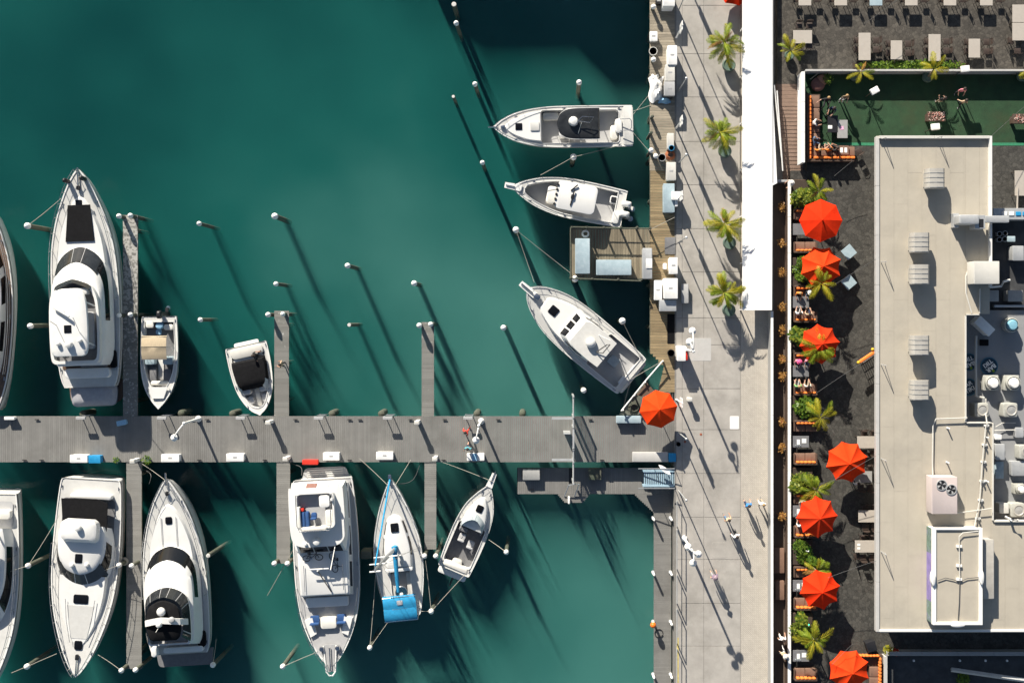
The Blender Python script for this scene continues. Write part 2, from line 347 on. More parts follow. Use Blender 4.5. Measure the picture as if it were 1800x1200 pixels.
# ================================================================ boards
def planks(m, x0, x1, y0, y1, z, along='x', w=.145, gap=.008, th=.045, jitter=.003):
    """deck boards over a pixel rectangle; along = axis on which the boards follow each other"""
    a = P(x0, y1, z); c = P(x1, y0, z)
    if along == 'x':
        n = max(1, round((c.x - a.x) / w)); p = (c.x - a.x) / n
        for i in range(n):
            j = random.uniform(-jitter, jitter); e = random.uniform(0, .012)
            m.box(a.x + i * p + gap / 2, a.x + (i + 1) * p - gap / 2, a.y + e, c.y - e, z - th, z + j)
    else:
        n = max(1, round((c.y - a.y) / w)); p = (c.y - a.y) / n
        for i in range(n):
            j = random.uniform(-jitter, jitter); e = random.uniform(0, .012)
            m.box(a.x + e, c.x - e, a.y + i * p + gap / 2, a.y + (i + 1) * p - gap / 2, z - th, z + j)
    return m
def droppings_mat(name, lo, hi):
    m = bpy.data.materials.new(name); m.use_nodes = True; nt = m.node_tree; N = nt.nodes; L = nt.links; b = N['Principled BSDF']
    geo = N.new('ShaderNodeNewGeometry'); n = N.new('ShaderNodeTexNoise'); n.inputs['Scale'].default_value = 5.5; n.inputs['Detail'].default_value = 3; L.new(geo.outputs['Position'], n.inputs['Vector'])
    sx = N.new('ShaderNodeSeparateXYZ'); L.new(geo.outputs['Position'], sx.inputs[0])
    g = N.new('ShaderNodeMapRange'); g.inputs['From Min'].default_value = P(0, 640).y; g.inputs['From Max'].default_value = P(0, 500).y
    g.inputs['To Min'].default_value = -.12; g.inputs['To Max'].default_value = 0; L.new(sx.outputs[1], g.inputs[0])
    ad = N.new('ShaderNodeMath'); L.new(n.outputs[0], ad.inputs[0]); L.new(g.outputs[0], ad.inputs[1])
    r = N.new('ShaderNodeMapRange'); r.inputs['From Min'].default_value = lo; r.inputs['From Max'].default_value = hi; L.new(ad.outputs[0], r.inputs[0])
    mr = N.new('ShaderNodeMapRange'); mr.inputs['To Min'].default_value = .85; mr.inputs['To Max'].default_value = 1.1; L.new(geo.outputs['Random Per Island'], mr.inputs[0])
    sc = N.new('ShaderNodeVectorMath'); sc.operation = 'SCALE'; sc.inputs[0].default_value = (.185, .18, .165); L.new(mr.outputs[0], sc.inputs['Scale'])
    mx = N.new('ShaderNodeMix'); mx.data_type = 'RGBA'; L.new(r.outputs[0], mx.inputs[0]); L.new(sc.outputs[0], mx.inputs[6]); mx.inputs[7].default_value = (.4, .39, .36, 1)
    L.new(mx.outputs[2], b.inputs['Base Color']); b.inputs['Roughness'].default_value = .9
    return m
drop1 = droppings_mat('boards_with_many_droppings', .44, .54); drop2 = droppings_mat('boards_with_few_droppings', .585, .61)
PZ = -.4
def pier(name, label, rects, z, along, m, cat='pier', w=.145, piles=(), th=.35):
    x0, x1, y0, y1 = rects[0]; r = root(name, label, cat, P((x0 + x1) / 2, (y0 + y1) / 2, z))
    b = MB()
    for q in rects: planks(b, *q, z, along, w)
    tag(b.build('planking', m, r, world=True), kind='stuff')
    f = MB()
    for (a, c, d, e) in rects:
        for t in (0, 1):   # edge beams and joists below the boards
            if along == 'x': wbox(f, a, c, d + (1.5 if t == 0 else e - d - 3.5), d + (3.5 if t == 0 else e - d - 1.5), z - th, z - .05)
            else: wbox(f, a + (1.5 if t == 0 else c - a - 3.5), a + (3.5 if t == 0 else c - a - 1.5), d, e, z - th, z - .05)
    f.build('edge_beam', pilewood, r, world=True)
    for (px, py) in piles:
        c = P(px, py, z); MB().lathe([(.15, -4), (.15, z - .06)], (c.x, c.y, 0), 10).build('support_pile', pilewood, r, world=True)
    return r
mp_ = pier('main_pier', 'long grey composite pier running from the quay out between the moored boats', [(-70, 1187, 731, 812)], PZ, 'x', composite,
           piles=[(x, y) for x in range(-20, 1180, 120) for y in (742, 800)])
finger = [('upper finger pier speckled with bird droppings between the big flybridge yacht and the beige-canopied skiff', (216, 242, 378, 731), drop1),
          ('upper finger pier beside the small runabout with the black cover', (482, 508, 546, 731), drop2),
          ('upper finger pier with no boat at it, nearest the diagonal fishing boat', (741, 763, 566, 731), drop2),
          ('long lower finger pier between the two big white motor yachts', (222, 249, 812, 1175), fingerm),
          ('short lower finger pier on the left side of the trawler yacht', (486, 510, 812, 990), fingerm),
          ('short lower finger pier between the sailboat and the cuddy cabin boat', (746, 767, 812, 965), fingerm)]
for lab, q, mm in finger:
    x0, x1, y0, y1 = q
    pier('finger_pier', lab, [q], PZ - .05, 'y', mm, piles=[((x0 + x1) / 2, y) for y in (y0 + 25, (y0 + y1) / 2, y1 - 25)])
# ================================================================ timber dock along the quay
td = root('timber_dock', 'weathered timber dock along the quay edge beside the sport fishing boats', 'dock', P(1165, 300, -.05))
b = MB(); planks(b, 1142, 1188, -140, 300, -.05, 'y', .2, .014); tag(b.build('planking', timber, td, world=True), kind='stuff')
b = MB(); planks(b, 1143, 1188, 300, 622, -.05, 'y', .2, .014)
for i in range(14):   # boards of the slanted corner
    y0 = 622 + i * 4.8; x0 = 1143 + min(1, (i + 1) / 5) * 24 if i < 5 else 1166 - (i - 5) * 1.2
    planks(b, x0, 1188, y0, y0 + 4.8, -.05, 'y', .2, .014)
tag(b.build('ochre_planking', timberw, td, world=True), kind='stuff')
f = MB()
wbox(f, 1142.5, 1145, -140, 620, -.4, -.1); wbox(f, 1180, 1186, -140, 690, -.4, -.1)
f.build('edge_beam', pilewood, td, world=True)
for y in range(-100, 640, 75):
    c = P(1147, y); MB().lathe([(.16, -4), (.16, -.1)], (c.x, c.y, 0), 10).build('support_pile', pilewood, td, world=True)
# fish cleaning platform
fp = root('fish_cleaning_platform', 'square timber platform with railings jutting from the quay dock below the outboard boat', 'platform', P(1070, 445, -.05))
b = MB(); planks(b, 1004, 1143, 402, 490, -.06, 'x', .2, .014); tag(b.build('planking', timberv, fp, world=True), kind='stuff')
f = MB(); wbox(f, 1003, 1143, 400, 402.5, -.4, -.05); wbox(f, 1003, 1143, 489, 492, -.4, -.05); wbox(f, 1002, 1004.5, 402, 489, -.4, -.02); f.build('edge_beam', pilewood, fp, world=True)
rl = MB()
for (a, c) in (((1005, 399), (1140, 402)), ((1004, 489), (1128, 494)), ((1003, 400), (1003, 488))):
    rl.tube([P(*a, 1.0), P(*c, 1.0)], .045)
    rl.tube([P(*a, .5), P(*c, .5)], .03)
rl.build('handrail', pilewood, fp, world=True)
for (x, y) in ((1004, 401), (1030, 401), (1060, 401), (1090, 401), (1118, 401), (1141, 402), (1004, 488), (1040, 490), (1085, 491), (1125, 492)):
    c = P(x, y); MB().box(c.x - .06, c.x + .06, c.y - .06, c.y + .06, -.5, 1.08).build('post', pilewood, fp, world=True)
for (x, y) in ((1006, 404), (1006, 486), (1075, 446), (1075, 404)):
    c = P(x, y); MB().lathe([(.15, -4), (.15, -.1)], (c.x, c.y, 0), 10).build('support_pile', pilewood, fp, world=True)
# ================================================================ low floating dock below the quay
FZ = -1.25
fd = root('floating_dock', 'low grey floating dock in the shade beside the blue gangway', 'dock', P(1050, 845, FZ))
b = MB(); planks(b, 910, 1000, 822, 868, FZ, 'x', .145); planks(b, 1008, 1190, 822, 868, FZ, 'x', .145); planks(b, 1000, 1008, 852, 868, FZ, 'x', .145)
for i in range(5): planks(b, 981 + i * 2.6, 1036 - i * 2.6, 868 + i * 3, 871 + i * 3, FZ, 'y', .13)
for i in range(11): planks(b, 1116 + i * 3.2, 1185, 868 + i * 3, 871 + i * 3, FZ, 'y', .13)
planks(b, 1149, 1180, 901, 1290, FZ, 'y', .145)
tag(b.build('planking', composite, fd, world=True), kind='stuff')
f = MB(); wbox(f, 909, 1186, 823, 867, FZ - .5, FZ - .055); wbox(f, 1150, 1179, 868, 1290, FZ - .5, FZ - .055)
f.build('float', rubber, fd, world=True)
for (x, y) in ((920, 835), (1040, 829), (1140, 860), (935, 860)):
    m = MB(); c = P(x, y, FZ); m.box(c.x - .15, c.x + .15, c.y - .03, c.y + .03, FZ + .05, FZ + .1); m.box(c.x - .05, c.x + .05, c.y - .03, c.y + .03, FZ, FZ + .05)
    m.build('cleat', black, fd, world=True)
# gangway from the quay down to the floating dock
gw = root('gangway', 'pale blue metal gangway with open slats from the quay to the floating dock', 'gangway', P(1160, 842, -.2))
m = MB()
for y in (826, 852): wbox(m, 1130, 1189, y, y + 3.4, -.75, -.1)
m.build('side_beam', gangm, gw, world=True)
for i in range(17):
    x = 1132 + i * 3.3; wbox(MB(), x, x + 1.9, 829.4, 852, -.24, -.18).build('slat', gangm, gw, world=True)
m = MB()
for y in (823.5, 858):
    m.tube([P(1122, y, .1), P(1186, y, .75)], .035)
    for x in (1128, 1150, 1170, 1186): m.tube([P(x, y, -.3), P(x, y, .1 + .65 * (x - 1122) / 64)], .025)
m.build('handrail', alu, gw, world=True)
# ================================================================ boat kit
def crom(pts, n):
    """Catmull-Rom samples through (s, half) control points"""
    o = []; k = len(pts) - 1
    for i in range(n):
        t = i / (n - 1) * k; a = min(int(t), k - 1); u = t - a
        p0 = pts[max(a - 1, 0)]; p1 = pts[a]; p2 = pts[a + 1]; p3 = pts[min(a + 2, k)]
        o.append(tuple(.5 * (2 * p1[j] + (p2[j] - p0[j]) * u + (2 * p0[j] - 5 * p1[j] + 4 * p2[j] - p3[j]) * u * u + (3 * p1[j] - p0[j] - 3 * p2[j] + p3[j]) * u ** 3) for j in (0, 1)))
    return o
class Boat:
    def __init__(s, name, label, cat, bow, stern, z0, z1, group=None):
        s.bw = Vector(bow); s.st = Vector(stern); s.Lp = (s.bw - s.st).length; s.d = (s.bw - s.st) / s.Lp
        zm = z0; b = P(*bow, zm); o = P(*stern, zm); s.o = Vector((o.x, o.y)); s.ax = (Vector((b.x, b.y)) - s.o).normalized()
        s.r = root(name, label, cat, (o.x, o.y, WZ), atan2(-s.ax.x, s.ax.y), group)
        s.z0, s.z1 = z0, z1; s.L = s.y(s.Lp, zm)
        s.xf = Matrix.Translation((0, 0, -WZ))
    def y(s, sp, z):
        p = s.st + s.d * sp; w = P(p.x, p.y, z); return (Vector((w.x, w.y)) - s.o).dot(s.ax)
    def k(s, z): return (H - z) / H / S
    def sheer(s, y): t = max(0, min(1, y / s.L)); return s.z0 + (s.z1 - s.z0) * t ** 1.7
    def side(s, pts, z, n=22):
        return [(s.y(a, z), max(.004, h * s.k(z))) for a, h in crom(pts, n)]
    def ring(s, pts, z, n=22, inset=0.0, dy=0.0):
        sd = s.side(pts, z, n); y0, y1 = sd[0][0], sd[-1][0]
        def yy(y): return min(max(y, y0 + inset), y1 - inset) if inset else y
        R = [(max(.003, h - inset), yy(y) + dy) for y, h in sd]
        return R + [(-x, y) for x, y in R[::-1]]
    def m(s): return MB(s.xf)
    def part(s, mb, name, mm, parent=None, smooth=False): return mb.build(name, mm, parent or s.r, smooth)
    def hull(s, pts, mm=None, dm=None, wells=(), n=30, rim=.07, coam=.05, trim=None, flare=.8):
        mm = mm or gel; dm = dm or nonskid; z0 = s.z0
        sd = s.side(pts, z0, n); L0 = sd[-1][0]
        def R(fh, z, by, ins=0):
            rr = []
            for y, h in sd:
                t = max(0, y / L0); yy = y - by * max(0, t - .6) / .4 if t > .6 else y
                zz = z if z is not None else s.sheer(y); rr.append((max(.003, h * fh - ins), yy, zz))
            return rr + [(-x, y, q) for x, y, q in rr[::-1]]
        up = lambda r, d: [(x, y, z + d) for x, y, z in r]
        sh = R(1, None, 0); shi = R(1, None, rim * 1.2, rim)
        m = s.m()
        m.loft([R(.3, WZ - .6, .18 * L0), R(flare * .92, WZ - .05, .1 * L0), R(flare, WZ + .18, .07 * L0), R(.97, z0 * .75 + WZ * .25 if z0 > WZ else z0, .02 * L0), sh, up(sh, coam), up(shi, coam), up(shi, -.04)], cap1=False)
        h = s.part(m, 'hull', mm, smooth=True)
        m = s.m(); rb = R(1.0, None, -.03, -.035)
        m.loft([up(rb, -.13), up(rb, -.05)], False, False); s.part(m, 'rub_rail', trim or rubber, h)
        # deck with openings
        m = s.m(); holes = [[(x, y, s.sheer(y)) for x, y in w[0]] for w in wells]
        m.holed([(x, y, z) for x, y, z in up(shi, 0)], holes); dk = s.part(m, 'deck', dm)
        for w in wells:
            ring, zf, wm, fm = w[:4]
            m = s.m(); m.loft([[(x, y, s.sheer(y)) for x, y in ring], [(x, y, zf) for x, y in ring]], False, False); s.part(m, 'cockpit_lining', wm)
            m = s.m(); m.holed([(x, y, zf + .002) for x, y in ring], []); s.part(m, 'cockpit_floor', fm)
            m = s.m()   # raised lip round the opening
            o2 = [(x * 1.0, y, s.sheer(y) + .05) for x, y in ring]; cx = sum(p[0] for p in ring) / len(ring); cy = sum(p[1] for p in ring) / len(ring)
            ou = []
            for x, y, z in o2:
                d = Vector((x - cx, y - cy)).normalized() * .06; ou.append((x + d.x, y + d.y, z))
            m.loft([[(x, y, z - .06) for x, y, z in ou], ou, o2, [(x, y, z - .1) for x, y, z in o2]], False, False); s.part(m, 'coaming', mm, smooth=True)
        s.shpts = pts; return h
    def rect(s, l0, l1, s0, s1, z=0.0, r=6):
        k = s.k(z); return rring(l0 * k, l1 * k, s.y(s0, z), s.y(s1, z), r * k, 4)
    def loft(s, name, levels, mm, n=22, parent=None, cap=True):
        rs = [[(x, y, z) for x, y in s.ring(p, z, n)] for z, p in levels]
        m = s.m(); m.loft(rs, False, cap); return s.part(m, name, mm, parent, True)
    def patch(s, name, levels, i, f0, f1, a0, a1, mm, parent=None, n=22, off=.02, g=16):
        (za, pa), (zb, pb) = levels[i], levels[i + 1]; A = s.ring(pa, za, n); B = s.ring(pb, zb, n); N = len(A)
        def at(R, a):
            t = a * (N - 1); j = min(int(t), N - 2); u = t - j; return Vector(R[j]) * (1 - u) + Vector(R[j + 1]) * u
        rows = []
        for f in (f0, (f0 + f1) / 2, f1):
            row = []
            for q in range(g + 1):
                a = a0 + (a1 - a0) * q / g; p = at(A, a) * (1 - f) + at(B, a) * f; row.append(Vector((p.x, p.y, za + (zb - za) * f)))
            rows.append(row)
        out = []
        for r_ in range(3):
            row = []
            for q in range(g + 1):
                du = rows[r_][min(q + 1, g)] - rows[r_][max(q - 1, 0)]; dv = rows[2][q] - rows[0][q]
                nn = du.cross(dv)
                if nn.length < 1e-9: nn = Vector((0, 0, 1))
                nn.normalize()
                if nn.z < -.2: nn = -nn
                c = rows[r_][q]
                row.append(c + nn * off)
            out.append(row)
        m = s.m(); b = 0
        for row in out:
            for p in row: m.pt(p)
        for r_ in range(2):
            for q in range(g): a = r_ * (g + 1) + q; m.f.append([a, a + 1, a + g + 2, a + g + 1])
        return s.part(m, name, mm, parent, True)
    def plate(s, name, l0, l1, s0, s1, z, th, mm, r=3, b=.015, parent=None):
        """rounded slab; lateral and lengthwise extents in photo pixels, underside at z"""
        k = s.k(z); m = s.m(); m.rbox(min(l0, l1) * k, max(l0, l1) * k, s.y(s0, z), s.y(s1, z), z, z + th, r * k, b); return s.part(m, name, mm, parent, True)
    def quad(s, name, pts, z, th, mm, parent=None):
        m = s.m(); k = s.k(z); pl = [(l * k, s.y(a, z)) for l, a in pts]
        ar = sum(pl[i][0] * pl[(i + 1) % len(pl)][1] - pl[(i + 1) % len(pl)][0] * pl[i][1] for i in range(len(pl)))
        if ar < 0: pl = pl[::-1]
        m.prism(pl, z, z + th); return s.part(m, name, mm, parent)
    def pt(s, l, sp, z): return (l * s.k(z), s.y(sp, z), z)
    def tube(s, name, pts, r, mm, parent=None):
        m = s.m(); m.tube([s.pt(*p) for p in pts], r); return s.part(m, name, mm, parent)
    def dome(s, l, sp, z, rp, h=.3, mm=None, name='radar_dome'):
        r = rp / S; m = s.m(); m.lathe([(r * .8, 0), (r, h * .3), (r * .96, h * .6), (r * .75, h * .88), (r * .3, h), (.01, h)], s.pt(l, sp, z), 18); return s.part(m, name, mm or gel, None, True)
    def rail(s, s0, s1, h=.6, step=26, inset=.1, r=.02, sides=(1, -1)):
        sd = [(y, x) for y, x in s.side(s.shpts, s.z0, 60)]; ya, yb = s.y(s0, s.z0), s.y(s1, s.z0)
        sel = [(y, max(.02, x - inset)) for y, x in sd if ya <= y <= yb]
        rl = None
        for sg in sides:
            m = s.m(); m.tube([(sg * x, y, s.sheer(y) + h) for y, x in sel], r); 
            m.tube([(sg * x, y, s.sheer(y) + h * .5) for y, x in sel], r * .6)
            for y, x in sel[::max(1, int(len(sel) * step / (s1 - s0)))]: m.tube([(sg * x, y, s.sheer(y)), (sg * x, y, s.sheer(y) + h)], r)
            rl = s.part(m, 'guard_rail', steel)
        return rl
    def cleats(s, sps, inset=.16):
        sd = s.side(s.shpts, s.z0, 60)
        for sp in sps:
            y = s.y(sp, s.z0); h = min(sd, key=lambda q: abs(q[0] - y))[1] - inset
            for sg in (1, -1):
                m = s.m(); x = sg * h; z = s.sheer(y); m.box(x - .025, x + .025, y - .14, y + .14, z + .07, z + .11); m.box(x - .02, x + .02, y - .05, y + .05, z, z + .07)
                s.part(m, 'cleat', steel)
    def outboard(s, l, sp, z, mm, sc=1.0):
        k = s.k(z); x, y, _ = s.pt(l, sp, z); q = sc
        m = s.m(); rs = []
        for zz, a, f, bk in ((z, .17, .28, .3), (z + .2, .21, .34, .36), (z + .42, .2, .33, .34), (z + .55, .14, .24, .24), (z + .58, .05, .1, .1)):
            rs.append([(x + px * q, y + py * q, z + (zz - z) * q) for px, py in rring(-a, a, -bk, f, .12, 3)])
        m.loft(rs); o = s.part(m, 'outboard_motor', mm, None, True)
        m = s.m(); m.box(x - .07 * q, x + .07 * q, y - .25 * q, y + .1 * q, WZ - .5, z); s.part(m, 'midsection', mm, o)
        m = s.m(); m.box(x - .13 * q, x + .13 * q, y - .62 * q, y - .2 * q, WZ + .02, WZ + .08); s.part(m, 'cavitation_plate', mm, o)
        m = s.m(); m.lathe([(.04, 0), (.2 * q, .02), (.2 * q, .05), (.04, .07)], (x, y - .6 * q, WZ - .3), 10); s.part(m, 'propeller', steel, o)
        return o
def seat(B, l, sp, z, w=12, mm=None, face=1):
    mm = mm or vinyl; o = B.plate('seat', l - w / 2, l + w / 2, sp - w / 2, sp + w / 2, z, .14, mm, 3, .05)
    B.plate('backrest', l - w / 2, l + w / 2, sp - face * w / 2 - 1.8, sp - face * w / 2 + 1.8, z + .05, .42, mm, 1.5, .03, o)
    m = B.m(); m.lathe([(.06, -.4), (.06, 0)], B.pt(l, sp, z), 8); B.part(m, 'pedestal', steel, o); return o
# ---------------------------------------------------------------- flybridge yacht, upper left (bow up)
B = Boat('motor_yacht', 'white flybridge motor yacht with black sunpad and covered tender, bow pointing up, upper left', 'yacht', (144, 298), (159, 708), .25, .95)
B.hull([(28, 44), (50, 51), (110, 57), (190, 59), (260, 56), (310, 47), (350, 34), (380, 21), (400, 9), (410, .5)])
B.loft('swim_platform', [(-1.0, [(0, 36), (8, 45), (40, 47)]), (-.85, [(0, 36), (8, 45), (40, 47)])], teak)
LV = [(.45, [(150, 44), (210, 45), (280, 41), (330, 28), (362, 12), (372, .5)]), (1.0, [(150, 43), (210, 44), (280, 38), (325, 25), (352, 10), (360, .5)])]
tr = B.loft('foredeck_trunk', LV, gel)
HL = [(.5, [(66, 40), (90, 48), (180, 50), (235, 46), (262, 34), (275, 15), (279, .5)]),
      (1.05, [(66, 40), (90, 47), (180, 49), (232, 45), (258, 33), (272, 15), (276, .5)]),
      (1.95, [(66, 38), (90, 44), (180, 46), (212, 41), (232, 28), (243, 12), (246, .5)]), (2.1, [(70, 34), (92, 40), (180, 42), (208, 37), (226, 25), (236, 10), (239, .5)])]
hs = B.loft('deckhouse', HL, gel)
B.patch('windshield', HL, 1, .06, .95, .28, .72, glassg, hs, g=28)
for a in (.43, .57): B.patch('windshield_mullion', HL, 1, .06, .95, a - .0015, a + .0015, vinylg, hs, off=.03, g=3)
B.patch('side_window', HL, 1, .1, .75, .13, .30, glass, hs); B.patch('side_window', HL, 1, .1, .75, .70, .87, glass, hs)
B.quad('sunpad', [(-25, 284), (25, 284), (20, 348), (-19, 348)], .99, .1, blackcv)
B.plate('deck_hatch', -6, 6, 345, 357, .95, .06, glass, 2)
FL = [(2.05, [(70, 36), (85, 42), (170, 42), (205, 32), (216, 14), (219, .5)]), (2.55, [(70, 36), (85, 43), (170, 43), (203, 33), (214, 14), (218, .5)])]
m = B.m(); ro = [(x, y) for x, y in B.ring(FL[1][1], 2.55)]; ri = [(x * .9, (y - B.y(140, 2.5)) * .93 + B.y(140, 2.5)) for x, y in ro]
m.loft([[(x, y, 2.0) for x, y in B.ring(FL[0][1], 2.05)], [(x, y, 2.55) for x, y in ro], [(x, y, 2.55) for x, y in ri], [(x, y, 2.14) for x, y in ri]], False, False)
fb = B.part(m, 'flybridge_coaming', gel, None, True)
m = B.m(); m.holed([(x, y, 2.15) for x, y in ri], []); B.part(m, 'flybridge_floor', darkdeck)
B.patch('venturi_screen', [(2.55, FL[1][1]), (2.85, [(a - 6, h * .93) for a, h in FL[1][1]])], 0, 0, 1, .3, .7, glassg, fb)
B.plate('helm_console', -14, 26, 190, 202, 2.15, .55, gel, 4, .06); B.plate('settee', 20, 34, 95, 160, 2.15, .35, vinylg, 5, .05); B.plate('settee', -34, -20, 95, 150, 2.15, .35, vinyl, 5, .05)
HT = [(3.35, [(84, 22), (90, 30), (120, 33), (170, 32), (192, 27), (199, 14), (200, .5)]), (3.42, [(83, 24), (90, 32), (120, 34.5), (170, 33.5), (193, 28), (201, 14), (202, .5)]),
      (3.52, [(84, 22), (90, 30), (120, 33), (170, 32), (192, 27), (199, 13), (200, .5)]), (3.58, [(90, 18), (96, 25), (120, 28), (168, 27), (184, 22), (192, 10), (193, .5)])]
ht = B.loft('hardtop', HT, gel)
for l, a in ((-29, 108), (29, 108), (-30, 178), (30, 178)): B.tube('hardtop_post', [(l * 1.15, a - 8, 2.3), (l, a, 3.4)], .06, gel)
B.plate('roof_hatch', -7, 6, 124, 138, 3.57, .04, glass, 1)
B.dome(2, 104, 3.55, 6.5, .42); B.dome(-17, 106, 3.57, 4, .3, name='antenna_dome'); B.dome(21, 110, 3.57, 4, .3, name='antenna_dome')
m = B.m(); m.tube([B.pt(-22, 170, 3.75), B.pt(6, 153, 3.85)], .09); B.part(m, 'radar_bar', gel); B.tube('radar_mast', [(-8, 162, 3.55), (-8, 162, 3.8)], .12, gel)
B.tube('antenna', [(20, 124, 3.55), (27, 152, 5.2)], .022, gel); B.tube('antenna', [(-20, 138, 3.55), (-22, 146, 4.4)], .02, black)
B.plate('transom_seat', -38, 40, 44, 62, .15, .6, gel, 6, .08); B.plate('cockpit_floor', -46, 46, 60, 74, .3, .03, teak, 2); B.plate('cockpit_table', -10, 36, 63, 72, .5, .3, darkdeck, 3)
B.plate('side_locker', 40, 50, 60, 92, .28, .3, blackcv, 8, .03)
# covered tender on the platform
tn = B.loft('covered_tender', [(-.85, [(-4, 30), (0, 36), (22, 39), (36, 34)]), (-.45, [(-6, 30), (-1, 38), (22, 41), (38, 35)]), (-.1, [(-3, 24), (4, 33), (22, 36), (33, 28)]), (.08, [(4, 12), (8, 20), (20, 22), (26, 14)])], greycv)
for l, a, h in ((-17, 390, .9), (12, 393, .9)):
    m = B.m(); x, y, z = B.pt(l, a, .95); m.lathe([(.03, 0), (.15, .08), (.17, .3), (.17, .75), (.1, .9), (.02, .95)], (x, y, z - .05), 12); B.part(m, 'fender', black, None, True)
B.plate('anchor_windlass', -3, 3, 374, 382, .95, .16, black, 2, .03); B.tube('anchor_roller', [(0, 382, 1.02), (0, 414, 1.05)], .06, steel)
B.rail(170, 408, .65); B.cleats((60, 200, 350))
# ---------------------------------------------------------------- yacht lower left (bow down)
B = Boat('motor_yacht', 'white express motor yacht with black cockpit canopy, bow pointing down, lower left', 'yacht', (140, 1184), (160, 842), .2, .85)
B.hull([(0, 48), (8, 53), (60, 57), (130, 59), (190, 56), (240, 47), (285, 33), (315, 20), (333, 9), (342, .5)])
m = B.m(); m.holed([(x, y, .3) for x, y in B.rect(-46, 46, 34, 100, .3, 6)], []); B.part(m, 'cockpit_sole', darkdeck)
B.plate('stern_bench', -42, 30, 24, 33, .22, .5, gel, 4, .06)
CV = [(1.0, [(34, 41), (60, 42), (96, 42)]), (1.25, [(36, 30), (60, 33), (94, 34)])]
B.quad('cockpit_canopy', [(-41, 96), (35, 96), (42, 36), (-20, 34), (-40, 40)], 1.0, .06, blackcv)
for l, a in ((-38, 42), (38, 42)): B.tube('canopy_pole', [(l, a, .2), (l, a + 4, 1.0)], .025, steel)
EL_ = [(.4, [(84, 44), (110, 50), (160, 49), (190, 36), (201, 16), (204, .5)]), (1.25, [(84, 42), (110, 46), (145, 43), (166, 30), (176, 13), (178, .5)]), (1.4, [(88, 36), (112, 42), (142, 39), (160, 26), (168, 12), (170, .5)])]
EL2 = [(.4, [(84, 44), (110, 50), (150, 50), (178, 38), (192, 18), (196, .5)]), (1.3, [(82, 36), (100, 41), (130, 39), (154, 28), (164, 13), (167, .5)]), (1.42, [(86, 30), (100, 36), (128, 34), (148, 24), (157, 11), (160, .5)])]
hs = B.loft('deckhouse', EL2, gel)
B.patch('windshield', EL2, 0, .12, .95, .25, .75, glassg, hs, g=28)
for a in (.42, .58): B.patch('windshield_mullion', EL2, 0, .12, .95, a - .003, a + .003, gel, hs, off=.03, g=3)
B.patch('side_window', EL2, 0, .3, .85, .12, .25, glass, hs); B.patch('side_window', EL2, 0, .3, .85, .75, .88, glass, hs)
AR = [(1.4, [(70, 24), (78, 32), (104, 33), (112, 26)]), (1.95, [(73, 24), (80, 31), (102, 31), (109, 24)]), (2.05, [(76, 18), (82, 26), (100, 26), (106, 18)])]
B.loft('radar_arch', AR, gel)
B.plate('sunroof', -5, 8, 132, 148, 1.42, .04, glass, 2); B.dome(-2, 86, 2.05, 6, .35); B.dome(-14, 150, 1.4, 4, .3, name='horn'); B.dome(12, 152, 1.4, 4, .3, name='spotlight')
FT = [(.35, [(170, 42), (205, 41), (245, 33), (280, 20), (297, 8), (300, .5)]), (.75, [(170, 40), (205, 38), (242, 30), (274, 17), (290, 7), (293, .5)])]
B.loft('foredeck_trunk', FT, gel)
B.plate('deck_hatch', -13, 13, 203, 219, .75, .05, glass, 3); B.plate('deck_hatch', -7, 7, 286 - 2, 302 - 2, .72, .06, glass, 3)
B.quad('foredeck_pad', [(-24, 222), (24, 222), (14, 280), (-14, 280)], .72, .05, nonskid)
for sg in (1, -1): B.tube('grab_rail', [(sg * 26, 212, .9), (sg * 22, 250, .92), (sg * 14, 288, .9)], .022, steel)
B.plate('anchor_windlass', -3, 3, 308, 318, .8, .14, black, 2, .03); B.tube('anchor', [(0, 318, .9), (0, 345, .95)], .06, steel)
B.rail(110, 340, .6); B.cleats((14, 150, 300))
# ---------------------------------------------------------------- yacht lower centre-left (bow up)
B = Boat('motor_yacht', 'white flybridge motor yacht with a round black bimini top, bow pointing up, lower left centre', 'yacht', (298, 838), (318, 1170), .25, .95)
B.hull([(22, 48), (40, 53), (90, 56), (150, 56), (205, 51), (250, 41), (285, 29), (310, 16), (325, 7), (332, .5)])
B.loft('swim_platform', [(-.9, [(0, 40), (5, 47), (30, 50)]), (-.75, [(0, 40), (5, 47), (30, 50)])], darkdeck)
FT = [(.45, [(130, 40), (200, 40), (245, 30), (275, 18), (290, 7), (293, .5)]), (.95, [(130, 39), (200, 37), (240, 27), (266, 15), (279, 6), (282, .5)])]
B.loft('foredeck_trunk', FT, gel)
for sg in (1, -1): B.tube('grab_rail', [(sg * 13, 205, 1.02), (sg * 13, 262, 1.02)], .022, steel)
B.plate('deck_hatch', -6, 6, 250, 263, .94, .06, glass, 3)
HL = [(.5, [(38, 38), (60, 45), (140, 46), (180, 42), (203, 29), (212, 12), (214, .5)]), (1.05, [(38, 38), (60, 44), (140, 45), (178, 41), (200, 28), (209, 12), (212, .5)]),
      (1.9, [(40, 36), (60, 41), (140, 42), (160, 37), (176, 25), (184, 11), (186, .5)]), (2.02, [(44, 32), (60, 37), (138, 38), (156, 33), (170, 22), (178, 9), (180, .5)])]
hs = B.loft('deckhouse', HL, gel)
B.patch('windshield', HL, 1, .04, .97, .29, .71, glass, hs, g=28)
B.patch('side_window', HL, 1, .1, .7, .14, .30, glass, hs); B.patch('side_window', HL, 1, .1, .7, .70, .86, glass, hs)
FL = [(2.0, [(40, 34), (56, 38), (110, 37), (128, 28), (136, 12), (138, .5)]), (2.35, [(38, 35), (54, 39), (110, 38), (128, 29), (137, 12), (139, .5)])]
